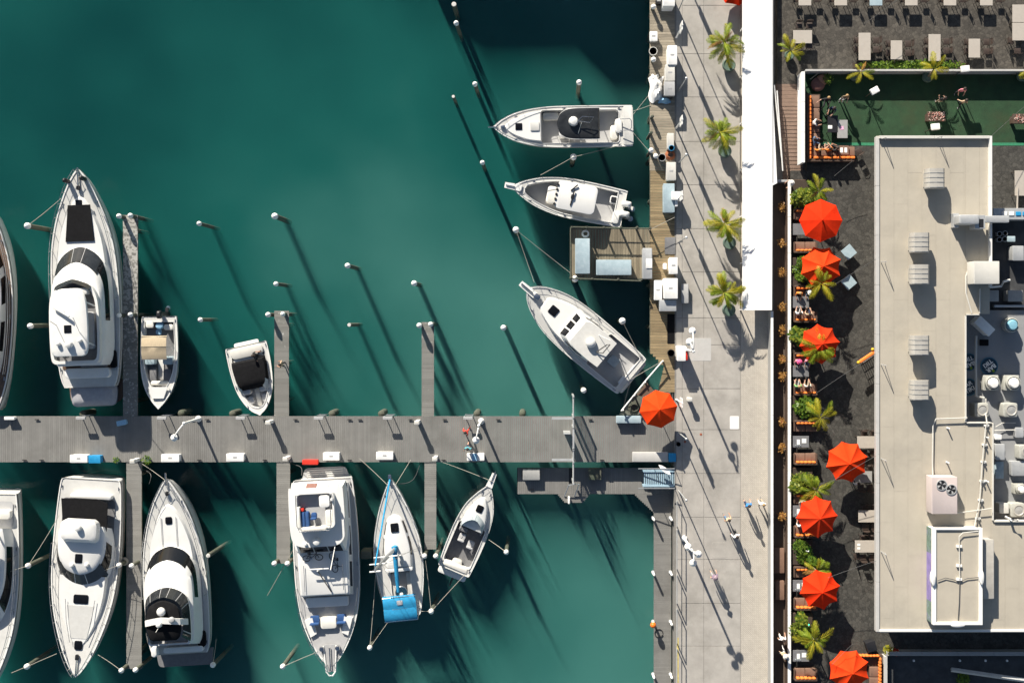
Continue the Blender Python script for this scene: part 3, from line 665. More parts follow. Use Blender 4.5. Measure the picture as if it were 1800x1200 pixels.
m = B.m(); ro = B.ring(FL[1][1], 2.35); yc = B.y(85, 2.35); ri = [(x * .92, (y - yc) * .94 + yc) for x, y in ro]
m.loft([[(x, y, 1.95) for x, y in B.ring(FL[0][1], 2.0)], [(x, y, 2.35) for x, y in ro], [(x, y, 2.35) for x, y in ri], [(x, y, 2.06) for x, y in ri]], False, False); fb = B.part(m, 'flybridge_coaming', gel, None, True)
m = B.m(); m.holed([(x, y, 2.07) for x, y in ri], []); B.part(m, 'flybridge_floor', greydeck)
EN = [(2.35, FL[1][1]), (3.2, [(48, 26), (62, 31), (98, 31), (112, 22), (118, 9), (120, .5)])]
B.patch('clear_vinyl_enclosure', EN, 0, .0, .9, .05, .95, glassg, fb, g=30)
for a in (.1, .2, .3, .42, .58, .7, .8, .9): B.patch('enclosure_frame', EN, 0, 0, .9, a - .0025, a + .0025, vinylg, fb, off=.035, g=3)
BT = [(3.2, [(46, 20), (54, 28), (80, 31), (104, 26), (114, 12), (117, .5)]), (3.3, [(48, 19), (56, 27), (80, 30), (102, 25), (112, 11), (115, .5)]), (3.42, [(60, 10), (66, 17), (80, 19), (94, 15), (100, 6), (102, .5)])]
B.loft('bimini_top', BT, blackcv)
m = B.m(); pts = [B.pt(l, 82 - abs(l) * .12, z) for l, z in ((-36, 2.6), (-31, 3.3), (-18, 3.62), (0, 3.7), (18, 3.62), (31, 3.3), (38, 2.6))]
m.loft([[(x, y - .2, z), (x, y + .22, z), (x, y + .22, z + .1), (x, y - .2, z + .1)] for x, y, z in pts]); B.part(m, 'radar_arch', gel, None)
B.dome(0, 98, 3.45, 7.5, .32); B.dome(-2, 76, 3.75, 5, .4, name='antenna_dome'); B.dome(19, 82, 3.66, 5.5, .15, greydeck, 'spotlight')
B.tube('antenna', [(-4, 72, 3.6), (-2, 62, 4.6)], .02, gel)
B.plate('aft_locker', -46, -36, 22, 40, .25, .6, gel, 4, .08); B.plate('transom_bench', -26, 44, 26, 36, .25, .4, gel, 4, .05); B.plate('side_locker', 34, 48, 32, 62, .27, .3, blackcv, 8, .03)
B.tube('anchor', [(0, 318, 1.05), (0, 340, 1.1)], .07, steel); B.plate('anchor_windlass', -2.5, 2.5, 300, 308, .95, .15, black, 2, .03)
B.rail(120, 330, .65); B.cleats((40, 170, 290))
# ---------------------------------------------------------------- trawler yacht (bow down)
B = Boat('trawler_yacht', 'white trawler yacht with two bicycles on its cabin roof, bow pulpit pointing down', 'yacht', (585, 1168), (567, 842), .3, .95)
B.hull([(0, 50), (10, 53), (80, 57), (170, 57), (230, 51), (270, 39), (298, 25), (316, 12), (326, 3)], dm=greydeck)
B.loft('swim_platform', [(-1.0, [(-21, 26), (-18, 36), (0, 42)]), (-.85, [(-21, 26), (-18, 36), (0, 42)])], greydeck)
for i in range(5): B.plate('platform_slat', -32, 32, -18 + i * 3.6, -16 + i * 3.6, -.84, .04, nonskid, .4, .005)
HL = [(.32, [(8, 44), (20, 46), (120, 47), (205, 45)]), (1.55, [(10, 42), (20, 44), (120, 45), (203, 43)]), (1.62, [(12, 40), (22, 42), (120, 43), (200, 41)])]
hs = B.loft('cabin', HL, gel)
for i in range(4): B.patch('side_window', HL, 0, .4, .85, .07 + i * .1, .15 + i * .1, glass, hs); B.patch('side_window', HL, 0, .4, .85, .85 - i * .1, .93 - i * .1, glass, hs)
B.plate('aft_deck_top', -49, 49, 3, 128, 1.62, .1, gel, 14, .05)
AF = [(1.7, [(4, 44), (8, 47), (24, 48)]), (2.5, [(14, 40), (17, 43), (24, 44)])]
# aft enclosure with slanted windows, then pilothouse under the flybridge
PH = [(1.7, [(4, 46), (12, 48), (90, 47), (128, 42)]), (2.75, [(18, 44), (24, 46), (90, 46), (113, 40)]), (2.85, [(18, 44), (24, 46), (90, 46), (112, 40)])]
ph = B.loft('pilothouse', PH, gel)
# slanted aft windows
k = B.k(2.2)
for l0, l1, mm in ((-40, -24, paleglass), (-21, -2, paleglass), (1, 20, mat('maroon_curtain', (.2, .1, .08), .6, .2, 6)), (23, 42, paleglass)):
    m = B.m(); a = lambda l, f: (l * k * (1 - .06 * f), B.y(4, 1.7) * (1 - f) + B.y(18, 2.75) * f - .03, 1.7 + 1.05 * f + .03)
    m.poly([a(l0, .2), a(l1, .2), a(l1, .85), a(l0, .85)]); B.part(m, 'aft_window', mm, ph)
for l0, l1 in ((-38, -14), (-12, 12), (14, 38)):
    m = B.m(); a = lambda l, f: (l * k * (1 - .05 * f), B.y(128, 1.7) * (1 - f) + B.y(113, 2.75) * f + .03, 1.7 + 1.05 * f + .03)
    m.poly([a(l1, .12), a(l0, .12), a(l0, .85), a(l1, .85)]); B.part(m, 'windshield', glass, ph)
FB = [(2.85, [(14, 44), (20, 48), (92, 48), (112, 40), (118, 26)]), (2.95, [(14, 44), (20, 48), (92, 48), (112, 40), (118, 26)])]
B.loft('flybridge_deck', FB, gel)
m = B.m(); ro = B.rect(-34, 34, 22, 86, 3.5, 8); ri = B.rect(-31, 31, 25, 83, 3.5, 7)
m.loft([[(x, y, 2.95) for x, y in ro], [(x, y, 3.5) for x, y in ro], [(x, y, 3.5) for x, y in ri], [(x, y, 2.96) for x, y in ri]], False, False); B.part(m, 'flybridge_coaming', gel, None, True)
m = B.m(); m.holed([(x, y, 2.965) for x, y in ri], []); B.part(m, 'flybridge_floor', greydeck)
B.plate('settee', 12, 28, 54, 82, 2.97, .4, navy, 3, .05); B.plate('settee_back', 26, 31, 44, 82, 2.97, .6, vinyl, 2, .05); B.plate('cushion_red', 20, 27, 48, 53, 2.97, .4, redp, 2)
B.plate('side_bench', -30, -17, 52, 80, 2.97, .42, vinyl, 4, .06); B.plate('table', -26, -8, 28, 49, 3.4, .06, whitebox, 4, .02); B.tube('table_leg', [(-17, 38, 2.97), (-17, 38, 3.4)], .05, steel)
seat(B, 3, 62, 3.2, 10, navy, -1); B.plate('helm_console', -20, 26, 80, 88, 2.97, .75, gel2, 3, .08)
m = B.m(); m.tube([B.pt(*p) for p in ((-30, 26, 3.5), (-30, 26, 4.0), (-30, 80, 4.0), (-26, 90, 4.0), (26, 90, 4.0), (30, 80, 4.0), (30, 26, 4.0), (30, 26, 3.5))], .03); B.part(m, 'flybridge_rail', steel)
B.dome(2, 108, 2.95, 7, .35); B.dome(22, 112, 2.95, 3, .25, name='searchlight'); B.dome(-32, 36, 3.5, 3, .25, name='lamp')
B.plate('boat_deck', -41, 42, 128, 202, 1.63, .05, gel, 3, .02)
for sg in (1, -1): B.tube('grab_rail', [(sg * 34, 150, 1.8), (sg * 34, 196, 1.8)], .025, steel)
B.tube('boom', [(22, 157, 2.2), (-12, 157, 2.2)], .05, gel); B.tube('mast', [(4, 157, 1.65), (4, 160, 3.0)], .06, gel); B.tube('antenna', [(-29, 118, 2.9), (-30, 160, 5.0)], .03, gel)
B.tube('fishing_rod', [(10, 160, 1.8), (-12, 198, 1.75)], .04, wire)
B.plate('foredeck_step', -36, 38, 205, 222, .55, .35, gel, 3, .04)
B.plate('foredeck_bench', -14, 14, 240, 260, .62, .42, vinyl, 4, .06)
for l in (24, -23):
    B.plate('deck_chair_seat', l - 8, l + 8, 238, 250, .85, .08, navy, 2); B.plate('deck_chair_back', l - 8, l + 8, 250, 253, .9, .4, navy, 1); B.plate('deck_chair_frame', l - 9, l + 9, 236, 256, .6, .06, steel, 1)
for sg in (1, -1): B.quad('bow_locker', [(sg * 28, 240), (sg * 42, 244), (sg * 33, 274), (sg * 22, 268)], .62, .35, gel)
m = B.m(); m.tube([B.pt(*p) for p in ((-11, 292, .98), (-8, 338, 1.05), (-3, 345, 1.08), (3, 345, 1.08), (8, 338, 1.05), (11, 292, .98))], .06); B.part(m, 'bow_pulpit', gel)
B.quad('pulpit_platform', [(-9, 290), (9, 290), (6, 338), (-6, 338)], .95, .06, greydeck); B.tube('anchor', [(0, 296, 1.1), (0, 336, 1.1)], .07, steel)
for l in (-14, 14): B.plate('anchor_windlass', l - 4, l + 4, 292, 300, .9, .3, steel, 3, .05)
B.rail(180, 322, .75); B.cleats((10, 150, 270)); TRAWLER = B
# ---------------------------------------------------------------- sailboat (bow up)
B = Boat('sailboat', 'white sailboat with turquoise sail cover and turquoise bimini, its mast standing', 'sailboat', (687, 838), (711, 1082), .05, .5)
B.hull([(0, 27), (10, 31), (60, 40), (100, 42.5), (140, 39), (180, 29), (210, 18), (232, 8), (244, .5)],
       wells=[(None, 0, 0, 0)][:0] or [(rring(-.72, .72, 1.3, 3.4, .2, 4), -.4, gel, greydeck)])
CB = [(.1, [(84, 24), (120, 26), (160, 19), (178, 12), (184, .5)]), (.55, [(86, 21), (120, 22), (156, 15), (171, 9), (175, .5)]), (.62, [(90, 17), (120, 18), (152, 12), (166, 6), (169, .5)])]
cb = B.loft('coachroof', CB, gel)
for a0, a1 in ((.08, .18), (.2, .3)): B.patch('cabin_window', CB, 0, .3, .8, a0, a1, glass, cb); B.patch('cabin_window', CB, 0, .3, .8, 1 - a1, 1 - a0, glass, cb)
B.plate('deck_hatch', -7, 7, 148, 164, .62, .06, glass, 2); B.plate('companionway_hatch', -9, 9, 88, 108, .62, .08, nonskid, 3); B.plate('cabin_top_step', -24, 24, 80, 86, .3, .3, gel, 2)
m = B.m(); hx, hy, hz = B.pt(0, 122, .6); top = (.1, hy + .75, 11.2)
m.loft([[(hx + x * f + (top[0] - hx) * t, hy + y * f + (top[1] - hy) * t, hz + (top[2] - hz) * t) for x, y in rring(-.09, .09, -.14, .14, .08, 3)] for t, f in ((0, 1), (.6, 1), (1, .6))]); ms = B.part(m, 'mast', alu, None, True)
def on_mast(t): return (hx + (top[0] - hx) * t, hy + (top[1] - hy) * t, hz + (top[2] - hz) * t)
for t, w in ((.45, .95), (.75, .75)):
    c = on_mast(t); m = B.m(); m.tube([(c[0] - w, c[1], c[2]), c, (c[0] + w, c[1], c[2])], .045); B.part(m, 'spreader', gel, ms)
m = B.m(); c = on_mast(.995); m.tube([(c[0] - .35, c[1] - .1, c[2]), (c[0] + .35, c[1] - .1, c[2])], .05); B.part(m, 'masthead', gel, ms)
bx = [B.pt(l, a, z) for l, a, z in ((0, 124, 1.55), (0, 100, 1.5), (-1, 70, 1.45), (-1, 44, 1.42))]
m = B.m(); m.tube(bx, .07); B.part(m, 'boom', alu)
m = B.m(); m.tube([(x, y, z + .18) for x, y, z in bx], .2, 10, .11); sc_ = B.part(m, 'sail_cover', bluecv, None, True)
m = B.m(); m.tube([(hx, hy + .05, 1.3), (hx + .02, hy + .04, 2.6)], .24, 10, .14); B.part(m, 'sail_cover_collar', bluecv, sc_, True)
m = B.m(); m.tube([B.pt(0, 240, .7), (top[0], top[1] + .22, 10.9)], .07, 8, .05); B.part(m, 'furled_jib', bluecv)
for sg in (1, -1):
    c = on_mast(.995); c1 = on_mast(.45)
    m = B.m(); m.tube([B.pt(sg * 40, 118, .15), (c1[0] + sg * .95, c1[1], c1[2]), c], .014); m.tube([B.pt(sg * 36, 112, .15), c1], .012); B.part(m, 'shroud', steel)
m = B.m(); m.tube([B.pt(0, 2, .2), on_mast(.995)], .012); B.part(m, 'backstay', steel)
m = B.m(); k = B.k(1.9)
rs = []
for i, (a, dz) in enumerate(((-10, -.14), (-4, .02), (6, .07), (13, .0), (13.5, .0), (20, .08), (30, .06), (36, -.1))):
    rs.append([(x * k, B.y(a, 1.9), 1.9 + dz - .1 * (x / 30) ** 2) for x in (-29, -20, -8, 8, 20, 29)])
m.loft(rs, False, False, False); rs2 = [[(x, y, z - .03) for x, y, z in r_] for r_ in rs]; m.loft(rs2, False, False, False); bi = B.part(m, 'bimini', bluecv, None, True)
m = B.m()
for a in (-8, 13, 34):
    m.tube([B.pt(-29, 12, .1), B.pt(-29, a, 1.78), B.pt(-10, a, 1.88), B.pt(10, a, 1.88), B.pt(29, a, 1.78), B.pt(29, 12, .1)], .02)
B.part(m, 'bimini_frame', steel, bi); B.plate('bimini_patch', -4, 6, 20, 28, 1.99, .015, greycv, 1, .003, bi)
m = B.m(); m.lathe([(.42, 0), (.45, .03), (.42, .06)], B.pt(0, 42, .4), 20); B.part(m, 'steering_wheel', steel); B.plate('steering_pedestal', -3, 3, 40, 46, -.4, .9, gel, 2)
for sg in (1, -1): B.plate('cockpit_bench', sg * 17, sg * 10, 34, 78, -.4, .4, gel2, 2)
B.rail(20, 240, .6, 30, .06, .013); B.cleats((12, 120, 215)); B.plate('bow_anchor', -3, 3, 232, 250, .55, .08, steel, 2); SAIL = B
# ---------------------------------------------------------------- cuddy boat (bow upper right)
B = Boat('cuddy_cabin_boat', 'small white cuddy cabin boat with open grey cockpit, bow pointing up right', 'motorboat', (862, 849), (797, 1003), -.25, .15)
B.hull([(0, 28), (8, 30), (50, 32), (90, 31), (120, 26), (143, 16), (158, 7), (167, 2)], wells=[(None, 0, 0, 0)][:0] or [(B.rect(-25, 25, 12, 88, -.2, 6), -.85, gel, darkdeck)])
CB = [(-.2, [(80, 21), (100, 21), (125, 15), (140, 8), (146, .5)]), (.3, [(80, 19), (98, 18), (120, 12), (132, 6), (137, .5)]), (.36, [(82, 15), (98, 14), (117, 9), (128, 4), (131, .5)])]
cb = B.loft('cuddy', CB, gel); B.plate('deck_hatch', -6, 6, 112, 125, .36, .05, glass, 2)
m = B.m(); WS = [(.35, [(70, 20), (88, 20), (100, 14), (105, 6), (107, .5)]), (.8, [(64, 18), (80, 18), (90, 12), (95, 5), (96, .5)])]
ws = B.patch('windshield', WS, 0, 0, 1, .08, .92, paleglass, None, g=26)
for a in (.1, .36, .5, .64, .9): B.patch('windshield_frame', WS, 0, 0, 1, a - .006, a + .006, steel, ws, off=.02, g=2)
seat(B, -9, 62, -.45, 12, vinylg); seat(B, 10, 56, -.45, 12, vinylg); B.plate('helm_console', -20, -4, 74, 82, -.85, .8, darkdeck, 3, .05)
B.plate('transom_bench', -22, 22, 6, 16, -.6, .45, vinyl, 3, .06); B.plate('engine_cover', -9, 9, 14, 24, -.85, .5, gel2, 4, .08)
B.plate('swim_platform', -26, 26, -11, 1, -.95, .09, gel, 4, .03); m = B.m(); m.tube([B.pt(4, -8, -1.0), B.pt(4, -26, -1.25)], .1, 8, .05); B.part(m, 'stern_drive', black)
B.quad('bow_pulpit', [(-6, 160), (6, 160), (4, 186), (-4, 186)], .14, .07, gel); B.tube('anchor', [(0, 168, .26), (0, 190, .24)], .045, steel)
B.rail(70, 164, .45, 24, .05, .014); B.cleats((10, 90, 150))
# ---------------------------------------------------------------- boat with dark glass hardtop (bow left)
B = Boat('sport_fishing_boat', 'white sport boat with dark glass hardtop, topmost of the boats along the quay', 'motorboat', (868, 226), (1112, 221), -.1, .45)
B.hull([(0, 35), (8, 36), (70, 36.5), (130, 36), (170, 33), (205, 25), (228, 14), (240, 5), (245, .5)],
       wells=[(B.rect(-29, 29, 24, 162, 0, 6), -.75, gel, greydeck)])
B.plate('swim_platform', -34, 34, -1, 17, -.05, .06, nonskid, 4, .02)
FT = [(.1, [(160, 26), (185, 24), (210, 16), (226, 8), (231, .5)]), (.45, [(162, 25), (184, 22), (206, 14), (219, 6), (223, .5)])]
B.loft('foredeck_trunk', FT, gel); B.plate('deck_hatch', -6, 6, 194, 206, .44, .05, glass, 1); B.plate('companionway_hatch', -8, 8, 164, 180, .46, .06, nonskid, 2)
HT = [(1.15, [(58, 26), (62, 27), (108, 26), (124, 19), (130, 10), (132, .5)]), (1.22, [(58, 27), (62, 28), (108, 27), (125, 20), (131, 10), (133, .5)]), (1.3, [(60, 24), (64, 25), (106, 24), (121, 17), (127, 8), (129, .5)])]
ht = B.loft('hardtop', HT, glassg)
m = B.m(); q = B.ring(HT[1][1], 1.2); m.loft([[(x, y, 1.17) for x, y in q], [(x, y, 1.24) for x, y in q], [(x * .97, y, 1.245) for x, y in q], [(x * .97, y, 1.17) for x, y in q]], False, False); B.part(m, 'hardtop_frame', gel, ht)
for l, a in ((-25, 62), (25, 62), (-23, 112), (23, 112)): B.tube('hardtop_post', [(l * 1.1, a, -.1), (l, a, 1.2)], .035, steel)
B.dome(3, 104, 1.3, 8.5, .42)
m = B.m(); m.tube([B.pt(*p) for p in ((3, 96, 1.6), (-1, 75, 1.75), (8, 68, 1.8), (10, 88, 1.75), (3, 96, 1.6))], .03); B.part(m, 'rod_holder_rack', steel)
B.tube('antenna', [(-18, 96, 1.3), (-10, 90, 3.6)], .02, gel); B.tube('antenna', [(-22, 70, 1.3), (20, 78, 2.6)], .015, wire)
B.plate('helm_console', -18, 18, 118, 130, -.75, .9, gel, 4, .08); seat(B, -9, 106, -.3, 13); seat(B, 9, 106, -.3, 13)
B.plate('cockpit_bench', -22, 2, 27, 40, -.75, .5, vinyl, 4, .06); B.plate('port_lounger', 14, 27, 130, 158, -.75, .45, vinyl, 4, .06); B.plate('bait_station', -12, 12, 20, 32, -.75, .85, gel, 4, .06)
m = B.m(); m.tube([B.pt(*p) for p in ((-10, 22, .3), (-10, 5, .5), (-6, 2, .5), (6, 2, .5), (10, 5, .5), (10, 22, .3))], .03); B.part(m, 'stern_rail', steel)
B.tube('anchor_roller', [(0, 238, .5), (0, 254, .5)], .06, steel); B.plate('anchor_windlass', -3, 3, 224, 232, .42, .15, steel, 2, .03)
B.rail(150, 243, .45, 28, .08, .016); B.cleats((24, 120, 205)); QB1 = B
# ---------------------------------------------------------------- centre console with twin outboards (bow left)
B = Boat('centre_console_boat', 'white centre console boat with white hard top and twin white outboard motors', 'motorboat', (900, 329), (1097, 368), -.2, .3)
B.hull([(0, 31), (6, 33), (60, 35), (110, 34), (150, 27), (178, 16), (193, 7), (201, 1)], wells=[(B.ring([(16, 27), (60, 28.5), (110, 27), (148, 19), (172, 9), (178, .5)], 0), -.75, gel, greydeck)])
B.quad('bow_pulpit', [(-6, 184), (6, 184), (5, 214), (-5, 214)], .3, .07, gel); B.tube('anchor', [(0, 196, .42), (0, 212, .42)], .05, steel)
B.plate('console_seat', -15, 15, 122, 138, -.75, .75, vinyl, 4, .07); B.plate('console', -14, 14, 84, 118, -.75, 1.0, gel, 5, .08); B.plate('leaning_post', -14, 14, 58, 70, -.75, .85, vinyl, 4, .07)
tt = B.plate('hard_top', -25, 25, 51, 122, 1.2, .1, gel, 8, .04)
for l, a in ((-14, 64), (14, 64), (-14, 112), (14, 112)): B.tube('hard_top_leg', [(l, a, -.7), (l * 1.2, a, 1.2)], .035, steel)
for i in range(5): B.plate('rod_holder', -20 + i * 8.5, -16 + i * 8.5, 120, 124, 1.25, .12, black, 1)
B.tube('outrigger', [(-16, 94, 1.34), (12, 92, 1.45)], .05, black); B.tube('outrigger', [(10, 98, 1.34), (22, 88, 1.42)], .05, black); B.plate('electronics_box', -4, 4, 90, 96, 1.3, .14, black, 2)
B.plate('transom_bench', -28, -6, 6, 18, -.3, .3, gel, 4, .05); B.plate('bait_well', 6, 20, 14, 28, -.75, .5, gel, 3, .05); B.plate('bait_well_lid', 8, 18, 16, 26, -.24, .04, glassg, 2)
for l in (-9, 9): B.outboard(l, -2, -.2, gel, 1.05)
B.rail(110, 198, .4, 26, .06, .016); B.cleats((14, 100, 165)); QB2 = B
# ---------------------------------------------------------------- diagonal fishing boat
B = Boat('fishing_boat', 'white fishing boat moored diagonally with three dark cabin windows and a grey cockpit', 'motorboat', (926, 507), (1111, 662), -.1, .65)
B.hull([(0, 38), (10, 41), (70, 44), (130, 44), (175, 39), (210, 27), (230, 14), (241, .8)], dm=nonskid, wells=[(B.rect(-34, 34, 9, 78, 0, 4), -.7, gel, greydeck)])
FT = [(.15, [(120, 33), (160, 30), (195, 20), (206, 10)]), (.72, [(122, 31), (158, 27), (188, 18), (200, 10)])]
B.loft('trunk_cabin', FT, gel); B.plate('deck_hatch', -8, 8, 172, 188, .72, .06, glass, 2)
HL = [(.1, [(78, 31), (110, 32), (138, 28), (148, 24)]), (.85, [(78, 30), (110, 31), (136, 27), (146, 23)]), (1.55, [(78, 28), (110, 28), (126, 25), (132, 21)]), (1.62, [(80, 25), (108, 25), (124, 22), (128, 18)])]
hs = B.loft('pilothouse', HL, gel); k = B.k(1.2)
for l0, l1 in ((-23, -10), (-7, 7), (10, 23)):
    m = B.m(); a = lambda l, f: (l * k * (1 - .12 * f), B.y(146, .85) * (1 - f) + B.y(132, 1.55) * f + .03, .85 + .7 * f + .03)
    m.poly([a(l1, .02), a(l0, .02), a(l0, .75), a(l1, .75)]); B.part(m, 'windshield', glass, hs)
for sg in (0, 1): B.patch('side_window', HL, 1, .15, .8, (.08, .3)[0] if not sg else .70, .30 if not sg else .92, glassg, hs)
HT = [(1.6, [(58, 27), (80, 28), (112, 27), (124, 22)]), (1.68, [(58, 27), (80, 28), (112, 27), (124, 22)])]
B.loft('hardtop', HT, nonskid); B.dome(-1, 94, 1.68, 9, .42)
for l in (-25, 25): B.tube('hardtop_post', [(l, 62, -.1), (l, 62, 1.6)], .04, gel)
m = B.m(); m.tube([B.pt(*p) for p in ((-8, 76, 1.75), (14, 70, 2.3), (18, 66, 2.3), (-2, 66, 2.2), (-8, 76, 1.75))], .04); B.part(m, 'folded_antenna_mount', wire)
B.tube('antenna', [(18, 92, 1.7), (24, 70, 3.2)], .02, gel); B.tube('outrigger_pole', [(-33, 140, .3), (-37, 72, .5)], .03, alu); B.tube('outrigger_pole', [(33, 140, .3), (37, 72, .5)], .03, alu)
B.plate('engine_box', -8, 9, 34, 52, -.7, .18, paleglass, 2, .02); B.plate('bait_tank', 22, 30, 66, 74, -.7, .7, black, 5, .05); B.plate('transom_door', -24, -8, 8, 14, -.7, .6, gel, 2)
B.plate('swim_platform', -34, 34, -5, 2, -.9, .1, gel, 3, .03)
B.quad('bow_pulpit', [(-6, 222), (6, 222), (5, 256), (-5, 256)], .66, .07, gel); B.tube('anchor', [(0, 228, .82), (0, 254, .8)], .07, steel); B.plate('anchor_windlass', -5, 5, 212, 224, .62, .25, steel, 3, .05)
B.rail(120, 236, .5, 30, .07, .018); B.cleats((10, 110, 210)); QB3 = B
# ---------------------------------------------------------------- skiff with beige bimini (bow down)
B = Boat('open_skiff', 'open white skiff with beige canvas bimini and black outboard, bow pointing down', 'motorboat', (281, 718), (280, 556), -.75, -.45)
B.hull([(0, 29), (8, 31), (60, 33), (100, 31), (130, 23), (150, 11), (158, 4), (162, .6)], wells=[(B.ring([(10, 25), (60, 27), (96, 24), (118, 16), (128, 9)], -.5), -1.15, gel, darkdeck)])
B.quad('bow_deck', [(-17, 124), (17, 124), (10, 144), (-10, 144)], -.4, .05, gel)
for l0, l1 in ((-24, -7), (7, 24)): B.plate('side_console', l0, l1, 70, 84, -1.15, .62, bluegrey, 3, .05)
B.plate('bow_cushion', -20, -6, 92, 118, -1.1, .32, darkdeck, 4, .05); B.plate('bow_cushion', 6, 18, 90, 116, -1.1, .32, darkdeck, 4, .05); B.plate('bow_pillow', -16, 16, 113, 121, -.9, .2, vinyl, 4, .08)
B.plate('stern_seat', -24, -8, 14, 24, -1.1, .4, vinyl, 3, .06); B.plate('stern_seat', 10, 24, 8, 20, -1.1, .4, vinyl, 3, .06); B.plate('centre_walkway', -5, 5, 62, 112, -1.12, .05, nonskid, 2)
m = B.m(); k = B.k(.5); rs = []
for a, dz in ((34, -.12), (40, .0), (53, .05), (54, .02), (64, .05), (76, -.12)): rs.append([(x * k, B.y(a, .5), .5 + dz - .06 * (x / 22) ** 2) for x in (-22, -12, 0, 12, 22)])
m.loft(rs, False, False, False); m.loft([[(x, y, z - .02) for x, y, z in r_] for r_ in rs], False, False, False); bi = B.part(m, 'bimini', beigecv, None, True)
m = B.m()
for a in (36, 54, 75): m.tube([B.pt(-28, 56, -.55), B.pt(-22, a, .4), B.pt(22, a, .4), B.pt(28, 56, -.55)], .018)
B.part(m, 'bimini_frame', steel, bi); B.outboard(-4, -3, -.5, black, .85)
B.plate('towel_blue', -1, 9, 22, 32, -1.1, .04, skyb, 3, .01); B.plate('gear_bag', -6, 8, 10, 22, -1.1, .28, skyb, 5, .08); B.plate('red_box', 10, 20, 10, 20, -1.1, .3, rust, 2, .03); B.cleats((8, 80, 130), .1)
# ---------------------------------------------------------------- runabout with black cover
B = Boat('runabout', 'small white runabout with a black canvas cover amidships, nosed against the pier', 'motorboat', (459, 729), (432, 606), -.8, -.5)
B.hull([(0, 34), (5, 37), (40, 37), (75, 33), (100, 24), (116, 13), (123, 4), (126, .6)], wells=[(B.ring([(18, 29), (40, 30), (72, 26), (94, 18), (108, 10), (112, .5)], -.5), -1.2, gel, greydeck)])
B.plate('stern_sunpad', -29, 29, 3, 22, -.85, .3, gel2, 8, .08); B.plate('stern_bench', -27, 27, 20, 30, -1.1, .4, vinyl, 4, .07)
CV = [(-.55, [(26, 30), (40, 31), (70, 28), (78, 24)]), (-.25, [(29, 26), (42, 28), (66, 25), (73, 20)]), (-.15, [(36, 14), (44, 18), (58, 17), (64, 11)])]
B.loft('canvas_cover', CV, blackcv); B.plate('console', -24, -8, 76, 86, -1.2, .65, vinylg, 3, .06); B.plate('console', 8, 24, 76, 86, -1.2, .65, vinylg, 3, .06)
B.plate('bow_seat', -18, -7, 90, 104, -1.2, .35, vinylg, 4, .06); B.plate('bow_seat', 7, 18, 90, 104, -1.2, .35, vinylg, 4, .06); B.plate('bow_walkway', -4, 4, 78, 110, -1.18, .05, vinyl, 3)
WS = [(-.45, [(66, 28), (76, 26), (84, 20)]), (-.1, [(62, 25), (70, 23), (76, 18)])]; B.patch('windshield', WS, 0, 0, 1, .05, .46, paleglass); B.patch('windshield', WS, 0, 0, 1, .54, .95, paleglass)
B.plate('swim_step', -22, 22, -6, 2, -1.1, .08, gel, 3, .02); B.cleats((8, 70, 108), .1); RUN = B
# ---------------------------------------------------------------- boats cut by the left edge
B = Boat('motor_yacht', 'dark-decked yacht mostly outside the picture at the upper left edge', 'yacht', (-22, 352), (-34, 724), .25, .9)
B.hull([(0, 20), (12, 32), (60, 45), (130, 52), (200, 53), (260, 47), (310, 34), (345, 18), (366, 6), (372, .5)], dm=teak, flare=.66)
HL = [(.3, [(70, 33), (120, 40), (220, 41), (280, 32), (310, 16), (316, .5)]), (1.3, [(70, 34), (120, 40), (210, 41), (262, 30), (285, 13), (290, .5)]), (1.4, [(74, 30), (120, 36), (208, 37), (256, 26), (276, 10), (280, .5)])]
hs = B.loft('deckhouse', HL, gel); B.patch('windshield', HL, 0, .4, .9, .36, .64, glass, hs)
for a in (.08, .17, .26): B.patch('side_window', HL, 0, .3, .85, a, a + .06, glass, hs)
B.rail(60, 368, .6); B.cleats((60, 170, 230, 300))
B = Boat('motor_yacht', 'white yacht mostly outside the picture at the lower left edge', 'yacht', (-22, 1222), (-16, 868), .25, .9)
B.hull([(0, 43), (6, 46), (70, 51), (150, 53), (220, 49), (270, 39), (315, 23), (345, 9), (354, .5)], flare=.68)
HL = [(.3, [(60, 38), (90, 44), (170, 43), (220, 30), (242, 14), (246, .5)]), (1.4, [(60, 35), (90, 40), (150, 39), (190, 26), (206, 12), (210, .5)]), (1.5, [(64, 30), (90, 36), (148, 35), (184, 22), (198, 9), (201, .5)])]
hs = B.loft('deckhouse', HL, gel); B.patch('windshield', HL, 0, .15, .9, .33, .67, glass, hs)
for a0 in (.10, .72): B.patch('side_window', HL, 0, .25, .85, a0, a0 + .18, glass, hs)
m = B.m(); m.holed([(x, y, .32) for x, y in B.rect(-40, 40, 12, 58, .3, 6)], []); B.part(m, 'cockpit_sole', vinylg)
B.plate('stern_bench', -40, 40, 26, 42, .34, .4, vinyl, 5, .06); B.plate('hard_top', -30, 30, 66, 130, 2.7, .12, gel, 12, .05)
for l, a in ((-28, 72), (28, 72), (-28, 124), (28, 124)): B.tube('hard_top_post', [(l * 1.1, a, 1.4), (l, a, 2.7)], .06, gel)
B.rail(100, 350, .6); B.cleats((20, 95, 205, 300))
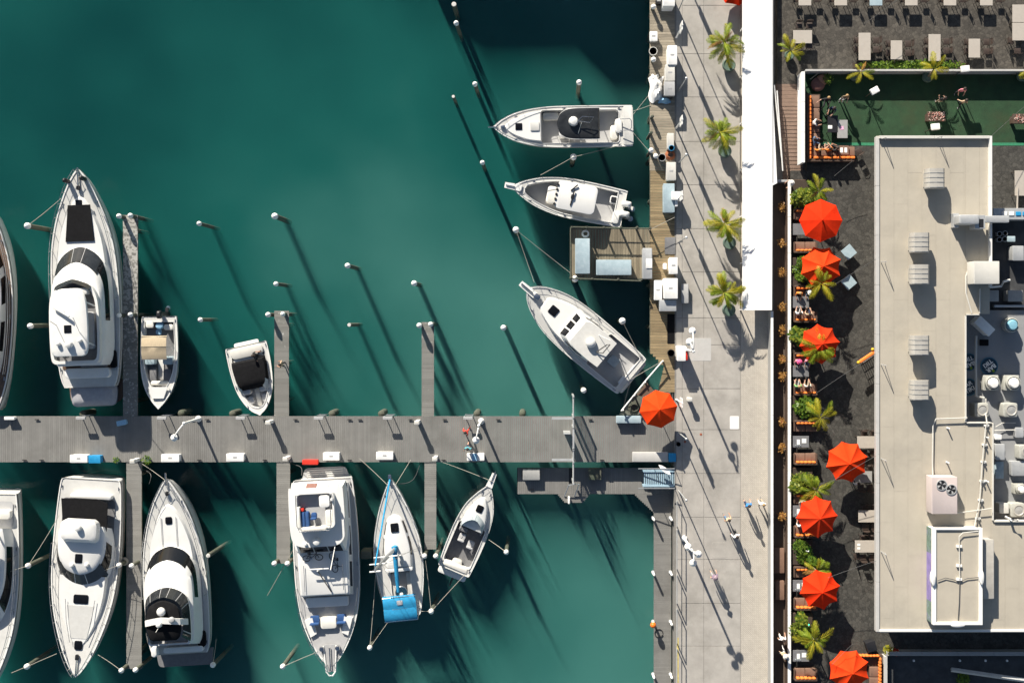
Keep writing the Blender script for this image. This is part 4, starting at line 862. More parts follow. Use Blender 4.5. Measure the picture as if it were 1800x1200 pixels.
# excursion vessel moored beyond the upper edge; only its shadow reaches the picture
m = MB(); wpx = lambda pts, z0, z1: m.prism([(P(x, y).x, P(x, y).y) for x, y in pts][::-1], z0, z1)
ex = root('excursion_vessel', 'large excursion vessel moored beyond the upper edge, known by its shadow on the water', 'ship', P(830, -420, WZ))
wpx([(560, -620), (1010, -620), (1040, -430), (1010, -250), (880, -190), (700, -190), (560, -300)], WZ - .5, .8); m.build('hull', gel, ex, world=True)
m = MB(); wpx([(600, -600), (980, -600), (985, -290), (905, -258), (710, -256), (640, -300)], .8, 5.4); m.build('deckhouse', gel, ex, world=True)
m = MB(); wpx([(640, -600), (960, -600), (958, -330), (880, -330), (790, -420), (700, -430)], 5.4, 8.6); m.build('upper_deck', gel, ex, world=True)
# ================================================================ pilings
def piling(px, py, zt, label, r=.15, cap='cone', lean=(0, 0), m=None):
    t = P(px, py, zt); o = root('mooring_piling', label, 'piling', (t.x + lean[0], t.y + lean[1], WZ - 2), group='mooring pilings in the marina')
    q = Vector((-lean[0], -lean[1], zt - WZ + 2)); mb = MB(); mb.tube([(0, 0, 0), q * .5, q], r, 12); mb.build('shaft', m or pilewood, o, True)
    if cap == 'cone': MB().lathe([(r * 1.22, -.12), (r * 1.25, .02), (r * .9, .13), (r * .4, .22), (.01, .25)], q, 14).build('cap', whitep, o, True)
    elif cap == 'flat': MB().lathe([(r * .95, 0), (r * .95, .03), (r * .8, .04)], q, 12).build('cap', coated, o)
    return o
PIL = [(48, 397, 1.7, 'white-capped piling left of the big flybridge yacht, roped to its bow', .19, 'cone', (0, 0)),
 (53, 573, 1.5, 'white-capped leaning piling left of the big flybridge yacht amidships', .17, 'cone', (.35, .1)),
 (209, 380, 1.2, 'left one of the two white-capped pilings at the tip of the dropping-covered finger pier', .15, 'cone', (0, 0)),
 (229, 379, 1.2, 'right one of the two white-capped pilings at the tip of the dropping-covered finger pier', .15, 'cone', (0, 0)),
 (209, 554, 1.2, 'white-capped piling between the flybridge yacht hull and the finger pier', .14, 'cone', (0, 0)),
 (229, 553, 1.2, 'white-capped piling on the finger pier beside the skiff outboard', .14, 'cone', (0, 0)),
 (350, 393, 1.9, 'lone white-capped piling furthest left in the open water', .14, 'cone', (0, 0)),
 (483, 380, 1.7, 'large white-capped lone piling standing highest in the middle open water', .19, 'cone', (0, 0)),
 (352, 562, .7, 'short dark white-capped piling above the runabout', .14, 'cone', (0, 0)),
 (485, 499, 1.6, 'white-capped lone piling just above the finger pier of the runabout', .14, 'cone', (0, 0)),
 (611, 467, 2.6, 'white-capped lone piling with the longest shadow in open water', .16, 'cone', (0, 0)),
 (614, 571, 2.3, 'bare-topped lone piling without a white cap in open water', .14, 'flat', (0, 0)),
 (728, 498, 1.5, 'white-capped lone piling above the empty finger pier', .17, 'cone', (0, 0)),
 (471, 553, 1.0, 'white-capped piling off the left corner of the runabout finger pier', .15, 'cone', (0, 0)),
 (497, 552, 1.0, 'white-capped piling on the tip of the runabout finger pier', .14, 'cone', (0, 0)),
 (737, 572, 1.1, 'white-capped piling off the left corner of the empty finger pier', .16, 'cone', (0, 0)),
 (757, 570, 1.1, 'white-capped piling on the tip of the empty finger pier', .15, 'cone', (0, 0)),
 (907, 404, 1.4, 'white-capped piling roped to the diagonal fishing boat bow', .19, 'cone', (0, 0)),
 (848, 286, 1.2, 'small pale-topped piling left of the two boats on the quay', .14, 'cone', (0, 0)),
 (835, 148, .5, 'white-capped piling off the bow of the dark-hardtop sport boat', .15, 'cone', (.1, -.2)),
 (802, 41, 1.5, 'pale piling at the edge of the large shadow, second from the top', .15, 'cone', (.15, -.1)),
 (798, 8, .9, 'topmost piling, cut by the upper edge of the picture', .18, 'flat', (0, 0)),
 (797, 170, .3, 'short wooden piling without a cap left of the dark-hardtop sport boat', .12, 'flat', (0, 0)),
 (1018, 145, 1.4, 'white-capped piling directly above the dark-hardtop sport boat', .16, 'cone', (.05, -.3)),
 (1008, 276, 1.0, 'white-capped piling between the two upper quay boats with ropes to both', .19, 'cone', (0, 0)),
 (885, 576, 2.0, 'white-capped piling left of the diagonal fishing boat with a long shadow', .17, 'cone', (0, 0)),
 (1026, 686, 1.0, 'white-capped piling below the diagonal fishing boat near the pier', .17, 'cone', (0, 0)),
 (1094, 564, 1.0, 'large white-capped piling between diagonal fishing boat and timber dock', .2, 'cone', (0, 0)),
 (1011, 490, .9, 'white-capped piling at the lower left corner of the fish cleaning platform', .2, 'cone', (0, 0)),
 (49, 994, 1.7, 'white-capped leaning piling left of the express yacht amidships', .16, 'cone', (.4, .25)),
 (47, 1171, 1.4, 'white-capped leaning piling left of the express yacht bow', .17, 'cone', (.4, .25)),
 (209, 993, 1.5, 'white-capped leaning piling between the express yacht and the long lower finger pier', .15, 'cone', (.3, .15)),
 (231, 994, 1.5, 'white-capped leaning piling on the long lower finger pier', .14, 'cone', (.35, .2)),
 (213, 1178, 1.2, 'left one of two leaning pilings at the lower tip of the long finger pier', .15, 'cone', (.4, .4)),
 (238, 1177, 1.2, 'right one of two leaning pilings at the lower tip of the long finger pier', .15, 'cone', (.5, .3)),
 (366, 976, 1.2, 'cut-off green wooden piling right of the round-bimini yacht', .16, 'flat', (.5, .2)),
 (374, 1168, 1.0, 'white-capped piling at the stern corner of the round-bimini yacht', .16, 'cone', (.3, .2)),
 (482, 990, 1.2, 'left one of two pilings at the tip of the finger pier left of the trawler', .15, 'cone', (.15, .2)),
 (505, 990, 1.2, 'right one of two pilings at the tip of the finger pier left of the trawler', .15, 'cone', (.3, .2)),
 (497, 1171, 1.3, 'white-capped leaning piling roped to the trawler bow', .16, 'cone', (.2, .35)),
 (650, 1138, 1.3, 'white-capped leaning piling below the sailboat stern', .15, 'cone', (.1, .2)),
 (746, 977, 1.3, 'left one of two leaning pilings at the finger pier tip between sailboat and cuddy boat', .15, 'cone', (.1, .7)),
 (766, 977, 1.3, 'right one of two leaning pilings at the finger pier tip between sailboat and cuddy boat', .15, 'cone', (.15, .6)),
 (758, 1074, 1.2, 'white-capped piling holding ropes below the cuddy boat', .16, 'cone', (.25, .25)),
 (890, 970, 1.2, 'white-capped leaning piling right of the cuddy boat', .15, 'cone', (.05, .35))]
for a in PIL: piling(a[0], a[1], -1.5 + (a[2] + 1.5) * .74, a[3], a[4], a[5], (a[6][0] * .6, a[6][1] * .6))
mb = MB(); c = P(643, 975, .3); mb.rbox(c.x - .42, c.x + .42, c.y - .3, c.y + .3, -.9, .3, .12, .1)
o = mb.build('float_drum', pilewood, None, True); tag(o, 'mossy green box float beside the sailboat mast tip', 'float')
# rope lines
def sag(a, b, n=8, s=.12):
    a, b = Vector(a), Vector(b); L = (b - a).length
    return [a.lerp(b, i / n) - Vector((0, 0, s * L * .5 * 4 * (i / n) * (1 - i / n))) for i in range(n + 1)]
ROPES = [((48, 397, 1.6), (107, 349, 1.0), 'line from the piling to the flybridge yacht bow'), ((49, 994, 1.6), (104, 905, .6), 'long line from the leaning piling up to the express yacht stern'),
 ((49, 994, 1.6), (14, 1005, .7), 'line from the leaning piling to the lower left edge yacht'), ((47, 1171, 1.3), (100, 1148, .8), 'line from the leaning piling to the express yacht bow'),
 ((47, 1171, 1.3), (20, 1182, .8), 'line from the lower leaning piling to the edge yacht bow'), ((213, 1178, 1.1), (172, 1150, .8), 'drooping line from the finger tip to the express yacht bow'),
 ((209, 993, 1.4), (181, 1003, .8), 'short line from the piling to the express yacht windshield side'), ((366, 976, 1.1), (362, 1012, .5), 'line hanging by the green cut-off piling'),
 ((374, 1168, .9), (380, 1122, -.5), 'line at the stern corner of the round-bimini yacht'), ((497, 1171, 1.2), (556, 1146, .9), 'line from the piling to the trawler bow'),
 ((470, 1046, -1.4), (549, 905, 1.0), 'pole-straight line slanting from the trawler into the water'), ((650, 1138, 1.2), (681, 1094, .4), 'line from the piling to the sailboat stern'),
 ((650, 1138, 1.2), (660, 1010, .3), 'long thin line from the piling along the sailboat side'), ((758, 1074, 1.1), (824, 1002, .0), 'line from the piling to the cuddy boat stern corner'),
 ((758, 1074, 1.1), (739, 1074, .4), 'short line from the piling to the sailboat quarter'), ((758, 1074, 1.1), (748, 985, 1.0), 'line between the two pilings below the cuddy boat'),
 ((890, 970, 1.1), (859, 948, .0), 'drooping line from the cuddy boat to the right piling'), ((632, 806, -.3), (681, 852, .6), 'left bow line of the sailboat to the pier'),
 ((722, 808, -.3), (695, 852, .6), 'right bow line of the sailboat to the pier'), ((778, 812, -.3), (866, 846, .3), 'long line from the pier to the cuddy boat bow'),
 ((907, 404, 1.3), (939, 496, .8), 'line from the piling to the diagonal boat bow'), ((907, 404, 1.3), (1003, 480, .2), 'long thin line from the piling to the platform corner'),
 ((1094, 564, .9), (1128, 632, .0), 'line from the big piling to the diagonal boat quarter'), ((1110, 666, .0), (1165, 634, .5), 'line from the diagonal boat transom to the dock corner post'),
 ((1108, 670, .0), (1096, 716, -.3), 'line from the diagonal boat transom to the pier'), ((1008, 276, .9), (950, 308, .2), 'line from the piling down to the outboard boat'),
 ((1008, 276, .9), (1086, 256, .1), 'line from the piling to the sport boat stern'), ((1110, 205, .0), (1144, 163, .0), 'upper stern line of the sport boat to the dock'),
 ((1112, 196, .0), (1144, 185, .0), 'short stern line of the sport boat to the dock'), ((1112, 232, .0), (1143, 268, .0), 'lower stern line of the sport boat to the dock'),
 ((1140, 405, .9), (1186, 382, .9), 'white pipe-like line from the platform rail to the dock table'), ((245, 812, -.4), (292, 845, .9), 'bow line of the round-bimini yacht to the pier')]
for a, b_, lab in ROPES:
    mb = MB(); A, C = P(*a), P(*b_); cpos = A; mb.tube([p - A for p in sag(A, C, 8, .03 if 'straight' in lab or 'pipe' in lab else .08)], .018, 5)
    tag(mb.build('mooring_line', rope, None, True, loc=A), 'pale mooring ' + lab if not lab.startswith(('long', 'short', 'drooping', 'pole', 'white', 'left', 'right', 'upper', 'lower')) else lab.replace('line', 'mooring line', 1), 'rope', 'mooring lines')
# ================================================================ things on the main pier
def bx(name, label, cat, px, py, w, d, z, h, m, lid=None, rz=0, group=None, r=.05, b=.03, latch=True):
    """chest with a lid and latch; w, d in photo pixels, z the ground height"""
    c = P(px, py, z + h); o = root(name, label, cat, (c.x, c.y, z), rz, group); k = (H - z - h) / H / S; w *= k; d *= k
    MB().rbox(-w / 2 + .03, w / 2 - .03, -d / 2 + .03, d / 2 - .03, 0, h * .8, r, .01).build('body', m, o, True)
    MB().rbox(-w / 2, w / 2, -d / 2, d / 2, h * .8, h, r, b).build('lid', lid or m, o, True)
    if latch: MB().rbox(-.14, .14, -.03, .09, h, h + .012, .02, .004).build('latch', greydeck, o)
    return o
for px, py, w, lab in ((138, 806, 31, 'white dock box left of the blue box on the pier'), (299, 805, 32, 'white dock box on the pier above the round-bimini yacht bow'), (413, 804, 31, 'white dock box on the pier between the two left lower finger piers'),
        (582, 802, 29, 'white dock box on the pier above the trawler stern'), (676, 801, 30, 'white dock box on the pier above the sailboat bow')):
    bx('dock_box', lab, 'dock box', px, py, w, 14, PZ, .6, whitebox, group='white dock boxes on the pier')
o = bx('dock_box', 'white dock box on the pier crossed by a pale blue cloth strip', 'dock box', 836, 803, 31, 13, PZ, .6, whitebox, group='white dock boxes on the pier')
MB().rbox(-.25, .12, -.27, .27, .605, .62, .03, .005).build('blue_cloth', skyb, o)
bx('storage_box', 'bright blue storage box next to a white dock box on the pier', 'box', 166, 807, 21, 14, PZ, .55, bluep, latch=False)
bx('storage_box', 'red box hanging over the lower pier edge above the trawler', 'box', 545, 812, 28, 9, PZ, .4, redp, latch=False)
bx('storage_box', 'cyan box at the quay end of the pier beside the long planter', 'box', 1182, 804, 13, 15, PZ, .6, bluep, latch=False)
bx('bench_chest', 'pale blue bench chest on the pier left of the orange umbrella', 'bench', 1105, 737, 44, 13, PZ, .5, bluegrey, latch=False)
bx('planter_box', 'long beige concrete box on the pier beside the cyan box', 'planter', 1143, 803, 63, 17, PZ, .45, conclight, latch=False)
bx('bench_chest', 'small white bench at the left end of the pier', 'bench', 16, 735, 18, 6, PZ, .45, whitebox, latch=False)
bx('cooler', 'small pale blue cooler on the pier in the yacht shadow', 'cooler', 213, 743, 17, 9, PZ, .4, skyb, rz=.2, latch=False)
def lamp(px, py, z, label, hgt, arms, group):
    c = P(px, py, z); o = root('lamp_post', label, 'street lamp', (c.x, c.y, z), 0, group)
    MB().lathe([(.24, 0), (.22, .12), (.13, .25), (.1, .6), (.075, hgt)], (0, 0, 0), 12).build('post', whitep, o, True)
    MB().ball((0, 0, hgt), .11).build('finial', whitep, o, True)
    for (dx, dy) in arms:
        L_ = math.hypot(dx, dy); ux, uy = dx / L_, dy / L_
        MB().tube([(0, 0, hgt - .1), (dx * .35, dy * .35, hgt + .12), (dx * .75, dy * .75, hgt + .1), (dx, dy, hgt - .05)], .05, 8).build('arm', whitep, o, True)
        MB().lathe([(.04, .1), (.2, .02), (.26, -.1), (.24, -.16), (.05, -.2)], (dx, dy, hgt - .08), 14).build('lamp_head', whitep, o, True)
    return o
lamp(349, 736, PZ, 'white gooseneck lamp on the pier above the round-bimini yacht', 3.3, [(-.75, -1.05)], 'white lamps')
lamp(846, 740, PZ, 'white gooseneck lamp on the pier beside the person in red', 3.3, [(-.2, -1.05)], 'white lamps')
lamp(1203, 614, 0, 'tall white lamp with two heads behind the red and white box on the quay', 4.8, [(-.25, .65), (-.05, 1.4)], 'white lamps')
lamp(1203, 946, 0, 'tall white lamp with several heads at the quay edge near the walkers', 4.8, [(-.35, .35), (.35, -.15), (0, -.75)], 'white lamps')
def pedestal(px, py, label):
    c = P(px, py, PZ); o = root('power_pedestal', label, 'pedestal', (c.x, c.y, PZ), 0, 'power pedestals on the pier')
    MB().rbox(-.14, .14, -.12, .12, 0, 1.05, .03, .02).build('post', whitep, o, True); MB().rbox(-.19, .19, -.16, .16, 1.05, 1.25, .06, .06).build('lamp_top', gel2, o, True)
    MB().box(-.08, .08, -.135, -.12, .5, .85).build('socket_panel', black, o)
for a in ((478, 740, 'power pedestal on the pier below the runabout'), (736, 740, 'power pedestal on the pier below the empty finger pier'), (508, 803, 'white power pedestal on the lower pier edge left of the red box'), (767, 803, 'power pedestal on the lower pier edge right of the sailboat'),
          (243, 807, 'white power pedestal on the lower pier edge beside potted flowers'), (1209, 700, 'white pedestal post at the quay beside the orange umbrella')): pedestal(*a)
def flowers(px, py, z, label, r=.35, n=70, m=None, name='flower_pot', cat='plant'):
    c = P(px, py, z); o = root(name, label, cat, (c.x, c.y, z))
    MB().lathe([(.14, 0), (.2, .3), (.18, .3), (.16, .27)], (0, 0, 0), 10).build('pot', potg, o, True)
    leaves(n, r, r, r * .8, .3 + r * .5, .11).build('foliage', m or shrubg, o)
def leaves(n, rx, ry, rz, zc, sz):
    m = MB()
    for _ in range(n):
        while True:
            p = Vector((random.uniform(-1, 1), random.uniform(-1, 1), random.uniform(-1, 1)))
            if p.length < 1: break
        p = p * (.55 + .45 * random.random()) / max(.3, p.length) * p.length ** .5
        c = Vector((p.x * rx, p.y * ry, zc + p.z * rz)); a = random.uniform(0, 2 * pi); t = random.uniform(-.2, .9); s = sz * random.uniform(.6, 1.4)
        d = Vector((cos(a) * cos(t), sin(a) * cos(t), -sin(t) * .6)); u = Vector((-sin(a), cos(a), random.uniform(-.3, .3))) * s * .35
        m.poly([c, c + d * s * .5 + u, c + d * s, c + d * s * .5 - u])
    return m
flowers(262, 806, PZ, 'pot of flowering plants on the pier beside the white pedestal', .42, 90)
flowers(208, 808, PZ, 'small bushy plant on the lower pier edge right of the blue box', .22, 40)
for i, (px, lab) in enumerate(((150, 'dock ladder on the pier below the flybridge yacht'), (291, 'dock ladder on the pier below the skiff bow'), (428, 'dock ladder on the pier below the runabout bow left side'), (564, 'dock ladder on the pier right of the runabout finger'), (684, 'dock ladder on the pier left of the empty finger'), (824, 'dock ladder on the pier above the person in red'))):
    c = P(px, 733, PZ); o = root('dock_ladder', lab, 'ladder', (c.x, c.y, PZ), 0, 'dock ladders')
    for s_ in (-1, 1):
        MB().tube([(s_ * .28, .12, -1.2), (s_ * .28, .1, .7), (s_ * .28, -.05, .85)], .035).build('side_rail', alu, o)
    MB().rbox(-.34, .34, -.1, .12, .72, .86, .04, .02).build('top_plate', greydeck, o)
    for z in (-.9, -.55, -.2): MB().box(-.27, .27, .09, .14, z, z + .04).build('rung', alu, o)
for i, (px, py) in enumerate([(x, 737) for x in (66, 338, 365, 466, 520, 615, 633, 722, 782, 876, 1038)] + [(x, 808) for x in (44, 74, 351, 466, 615, 780, 1058)]):
    c = P(px, py, PZ); m = MB(); m.box(-.16, .16, -.03, .03, .06, .11); m.box(-.07, -.03, -.03, .03, 0, .06); m.box(.03, .07, -.03, .03, 0, .06)
    m.build('cleat', black, mp_, loc=(c.x - mp_.location.x, c.y - mp_.location.y, 0))
for i, (a, b_, mm, lab) in enumerate((((508, 803), (530, 835), wire, 'grey shore power cable from the pier to the trawler stern'), ((243, 807), (262, 850), black, 'black shore power cable from the flower pot to the round-bimini yacht'), ((767, 803), (700, 850), wire, 'grey shore power cable from the pier to the sailboat bow'), ((478, 740), (470, 715), black, 'black cable from the pedestal to the runabout bow'))):
    A = P(*a, PZ + .05); C_ = P(*b_, .3 if i != 3 else -.5); n = Vector((C_.y - A.y, A.x - C_.x, 0)) * .25; mb = MB(); mb.tube([A * 0 + (C_ - A) * t + n * sin(pi * t * 2) * .5 - Vector((0, 0, .5 * sin(pi * t))) for t in (0, .1, .2, .3, .4, .5, .6, .7, .8, .9, 1)], .022, 5)
    tag(mb.build('power_cable', mm, None, True, loc=A), lab, 'cable')
# moss-topped pile heads along the upper pier edge
for i, (px, py) in enumerate(((145, 727), (318, 726), (408, 727), (583, 727), (670, 727), (838, 727), (918, 727))):
    c = P(px, py, -.7); MB().lathe([(.24, -2), (.25, -.05), (.18, .02), (.02, .05)], (c.x, c.y, -.7), 10).build('pile_head', pilewood, mp_, True, world=True)
# security gate across the pier
gt = root('security_gate', 'grey metal security gate with wings across the pier before the quay', 'gate', P(1008, 772, PZ))
for (y0, y1) in ((697, 731), (735, 752), (790, 810), (814, 850)):
    m = MB(); zt = PZ + 2.1
    m.tube([P(1008, y0, zt), P(1008, y1, zt)], .05); m.tube([P(1008, y0, PZ - .1), P(1008, y1, PZ - .1)], .04)
    n = int((y1 - y0) / 3)
    for i in range(n + 1):
        p = P(1008, y0 + (y1 - y0) * i / n, zt); m.tube([(p.x, p.y, PZ - .1), p], .016, 4)
    m.build('bar_panel', galv, gt, world=True)
for y in (697, 733, 752, 790, 812, 850):
    p = P(1008, y, PZ + 2.2); MB().box(p.x - .06, p.x + .06, p.y - .06, p.y + .06, PZ - .3, PZ + 2.2).build('post', galv, gt, world=True)
for y in (735, 808):
    m = MB(); wbox(m, 970, 1006, y - 2, y + 2, PZ + 1.9, PZ + 2.0); m.build('canopy_bar', galv, gt, world=True)
m = MB(); a = P(1003, 762, PZ + 2.0); m.box(a.x - .5, a.x, a.y - .04, a.y + .04, PZ + .1, PZ + 2.0); m.build('open_door', galv, gt, world=True)
m = MB(); wbox(m, 1006.5, 1009.5, 752, 790, PZ + 2.1, PZ + 2.2); m.build('lintel', galv, gt, world=True)
# things on the low floating dock
bx('storage_box', 'brown box with slanted lid on the floating dock left part', 'box', 934, 834, 30, 19, FZ, .5, tableg, latch=False)
bx('storage_box', 'olive green box on the floating dock right of the gate wing', 'box', 1046, 833, 22, 20, FZ, .5, teak, lid=pilewood, latch=False)
mr = root('mooring_ring_frame', 'white triangular frame on the tip of the floating dock', 'frame', P(1000, 876, FZ))
m = MB(); m.tube([P(992, 872, FZ + .05), P(1000, 852, FZ + .6), P(1018, 850, FZ + .6), P(1010, 872, FZ + .05)], .04); m.build('bent_tube', alu, mr, world=True)
MB().rbox(-.08, .08, -.35, .2, .0, .35, .05, .05).build('bumper', whitep, mr, True)
kb = root('kayak', 'white paddle board leaning over the gangway end', 'board', P(1172, 832, .3)); m = MB()
m.loft([[(P(x, y, .45).x + u[0], P(x, y, .45).y + u[1], .4 + .2 * i / 6 + u[2]) for u in ((-w * .5, -w * .8, 0), (w * .5, w * .8, 0), (w * .5, w * .8, .06), (-w * .5, -w * .8, .06))] for i, (x, y, w) in enumerate(((1158, 817, .02), (1162, 820, .12), (1167, 824, .17), (1171, 827, .17), (1175, 830, .12), (1178, 833, .02)))]); m.build('board_body', whitep, kb, True, world=True)
for i, y in enumerate((912, 1008, 1095, 1188)):
    for x, s_ in ((1149, -1), (1180, 1)):
        c = P(x, y, FZ + .55); o = root('dock_post', ('left' if s_ < 0 else 'right') + ' white post, number ' + ('one', 'two', 'three', 'four')[i] + ' from the gangway, on the long floating walkway', 'post', (c.x, c.y, FZ), 0, 'white posts on the floating walkway')
        MB().lathe([(.09, 0), (.09, .9), (.05, .96)], (0, 0, 0), 10).build('shaft', whitep, o, True); MB().lathe([(.14, -.0), (.14, .06), (.09, .08)], (0, 0, 0), 10).build('foot_plate', galv, o)
m = MB(); m.ball((0, 0, 0), .22, 14, 9); o = m.build('buoy', mat('orange_buoy', (.8, .16, .01), .5, .08, 5), None, True, loc=P(1148, 1098, FZ + .9)); tag(o, 'orange round buoy on the left side of the long floating walkway', 'buoy')
def coil(name, label, px, py, z, r, m, n=4):
    mb = MB(); pts = [(cos(t * .4) * r * (1 - .1 * (t // 16)), sin(t * .4) * r * (1 - .12 * (t // 16)), .03 + .035 * (t / 16)) for t in range(16 * n)]
    mb.tube(pts, .03, 5); o = mb.build(name, m, None, True, loc=P(px, py, z)); return tag(o, label, 'rope')
coil('rope_coil', 'black looped hose on the long floating walkway near the orange buoy', 1158, 1112, FZ, .3, black, 1)
coil('rope_coil', 'orange-brown rope coil on the timber dock below the blue bucket', 1178, 273, -.05, .36, terra, 5)
coil('rope_coil', 'dark rope coil on the netting beside the pier umbrella', 1115, 716, PZ + .02, .42, pilewood, 4)
coil('rope_coil', 'pale rope coil on the long lower finger pier', 219, 986, PZ - .04, .28, rope, 4)
coil('rope_coil', 'white rope coil on the platform corner post', 1029, 411, .0, .26, whitep, 4)
# netting corner at the pier root
m = MB(); pl = wpoly([(1088, 729), (1134, 672), (1152, 692), (1143, 729)], PZ - .05); m.prism(pl[::-1], PZ - .25, PZ - .05); o = m.build('corner_platform', mat('mossy_boards', (.12, .125, .1), .9, .35, 3, bump=.5)); tag(o, 'mossy triangular corner platform between timber dock and pier', 'platform')
m = MB(); pl = wpoly([(1119, 694), (1137, 672), (1153, 690), (1140, 700)], .35); m.prism(pl[::-1], .3, .35); o = m.build('shade_panel', teak); tag(o, 'dark brown slanted panel above the orange pier umbrella', 'panel')
m = MB(); m.tube([P(1165, 634, .6), P(1134, 670, .6), P(1092, 722, .5)], .05)
for q in ((1165, 634), (1134, 671), (1115, 694), (1095, 720)): m.tube([P(*q, -1), P(*q, .7)], .07)
o = m.build('corner_rail', whitep); tag(o, 'white rail with posts along the slanted dock corner', 'railing')
# ================================================================ things on the timber dock
TZ = -.05
bx('freezer_chest', 'white freezer chest cut by the upper edge on the timber dock', 'chest', 1176, -5, 21, 32, TZ, 1.45, whitebox)
bx('freezer_chest', 'taller white freezer chest on the dock above the black bin', 'chest', 1182, 97, 17, 34, TZ, 1.2, whitebox, lid=whitep)
bx('freezer_chest', 'cream white chest touching the black bin on the dock', 'chest', 1178, 128, 17, 29, TZ, 1.1, gel2)
bx('black_bin', 'black rubbish bin with grey lid beside the white tarpaulin heap', 'bin', 1177, 156, 19, 25, TZ, 1.35, black, lid=greydeck)
bx('cooler', 'grey and white cooler near the dock edge at the top', 'cooler', 1149, 64, 14, 17, TZ, .55, greydeck, lid=whitebox)
bx('cooler', 'black open crate at the upper edge of the dock', 'crate', 1158, 2, 11, 10, TZ, .6, black)
bx('dock_table', 'narrow cream bench top above the blue bucket', 'bench', 1179, 248, 12, 28, TZ, .8, gel2, latch=False)
bx('dock_box', 'cream dock box beside the black tub on the timber dock', 'dock box', 1180, 301, 17, 32, TZ, .85, gel2)
bx('dock_table', 'pale blue-grey cleaning table with a white cross-shaped sink stand', 'table', 1176, 348, 20, 51, TZ, .9, bluegrey, latch=False)
bx('sink_stand', 'white cross-shaped sink stand on the quay beside the blue-grey table', 'sink', 1189, 344, 17, 15, 0, 1.1, whitebox, latch=False)
bx('sink_stand', 'small white stand below the cross-shaped sink stand', 'sink', 1189, 357, 5, 12, 0, .9, whitebox, latch=False)
bx('dark_grating', 'dark square grating on the ochre boards left of the quay', 'grating', 1178, 432, 19, 30, TZ, .06, darkdeck, latch=False)
bx('dock_box', 'white square locker, uppermost of the cluster below the grating', 'locker', 1184, 467, 15, 29, TZ, 1.15, whitebox)
bx('dock_box', 'small white box left of the uppermost locker', 'box', 1169, 468, 6, 11, TZ, .8, whitebox, latch=False)
bx('dock_box', 'large white locker in the middle of the cluster on the dock', 'locker', 1179, 507, 25, 36, TZ, 1.2, whitebox)
bx('dock_box', 'narrow white locker with a blue lid left in the cluster', 'locker', 1157, 510, 14, 35, TZ, .9, whitebox)
bx('dock_table', 'grey steel table at the lower end of the locker cluster', 'table', 1174, 537, 30, 20, TZ, .9, galv, latch=False)
bx('steel_cabinet', 'grey steel sink cabinet at the platform entrance', 'cabinet', 1138, 463, 17, 54, TZ, 1.0, galv)
bx('cutting_board', 'white cutting board on the steel sink cabinet', 'board', 1141, 463, 11, 17, .95, .05, whitebox, latch=False)
bx('dock_table', 'tall pale blue cleaning table on the left of the fish platform', 'table', 1024, 450, 26, 62, TZ, .95, bluegrey, latch=False)
bx('dock_table', 'wide wet blue cleaning table at the lower edge of the fish platform', 'table', 1079, 470, 62, 27, TZ, .95, bluegrey, latch=False)
bx('kiosk_box', 'white box with a red side standing on the quay below the tall lamp', 'box', 1198, 621, 15, 27, 0, 1.3, whitebox, latch=False)
bx('kiosk_box', 'small red box attached right of the white quay box', 'box', 1206, 625, 6, 16, 0, 1.25, redp, latch=False)
bx('dark_opening', 'dark hatch in the dock below the grey steel table', 'hatch', 1181, 578, 16, 52, TZ, .02, blackcv, latch=False)
def tub(label, px, py, z, r, h, m, m2=None, name='tub', cat='bucket'):
    o = root(name, label, cat, P(px, py, z)); MB().lathe([(r * .85, 0), (r, h), (r * .9, h), (r * .8, h * .3), (.01, h * .25)], (0, 0, 0), 16).build('wall', m, o, True)
    MB().lathe([(r * 1.06, h - .03), (r * 1.06, h + .01), (r * .92, h + .012), (r * .92, h - .03)], (0, 0, 0), 16).build('rim', m2 or m, o, True)
tub('black round tub on the timber dock beside the orange rope coil', 1162, 279, TZ, .27, .6, black, greydeck)
tub('black round tub at the dock corner near the white quay box', 1178, 620, TZ, .26, .55, black)
tub('bright blue bucket on the narrow cream bench', 1179, 262, .3, .2, .5, bluep, None)
tub('beige tub at the dock edge near the top', 1147, 93, TZ, .3, .5, gel2)
tub('black round drum on the pier root below the umbrella', 1190, 778, PZ, .15, .9, black, None, 'drum', 'drum')
for px, py, lab in ((1147, 17, 'white-capped dock post topmost on the timber dock'), (1147, 109, 'white-capped dock post above the tarpaulin heap'), (1151, 277, 'white-capped dock post left of the black tub'), (1143, 267, 'small white-capped dock post at the lower stern line')):
    o = root('dock_post', lab, 'post', P(px, py, TZ), 0, 'white capped dock posts'); MB().lathe([(.13, -2), (.13, .7)], (0, 0, 0), 10).build('shaft', pilewood, o, True); MB().lathe([(.19, .66), (.19, .75), (.1, .86), (.01, .9)], (0, 0, 0), 12).build('cap', whitep, o, True)
for px, py, lab in ((1145, 208, 'dark wooden dock post below the tarpaulin heap'), (1143, 236, 'dark wooden dock post above the lower stern line')):
    o = root('dock_post', lab, 'post', P(px, py, TZ), 0); MB().lathe([(.12, -2), (.12, .8), (.06, .84)], (0, 0, 0), 10).build('shaft', pilewood, o, True); MB().box(-.15, .15, -.03, .03, .55, .62).build('cross_pin', galv, o)
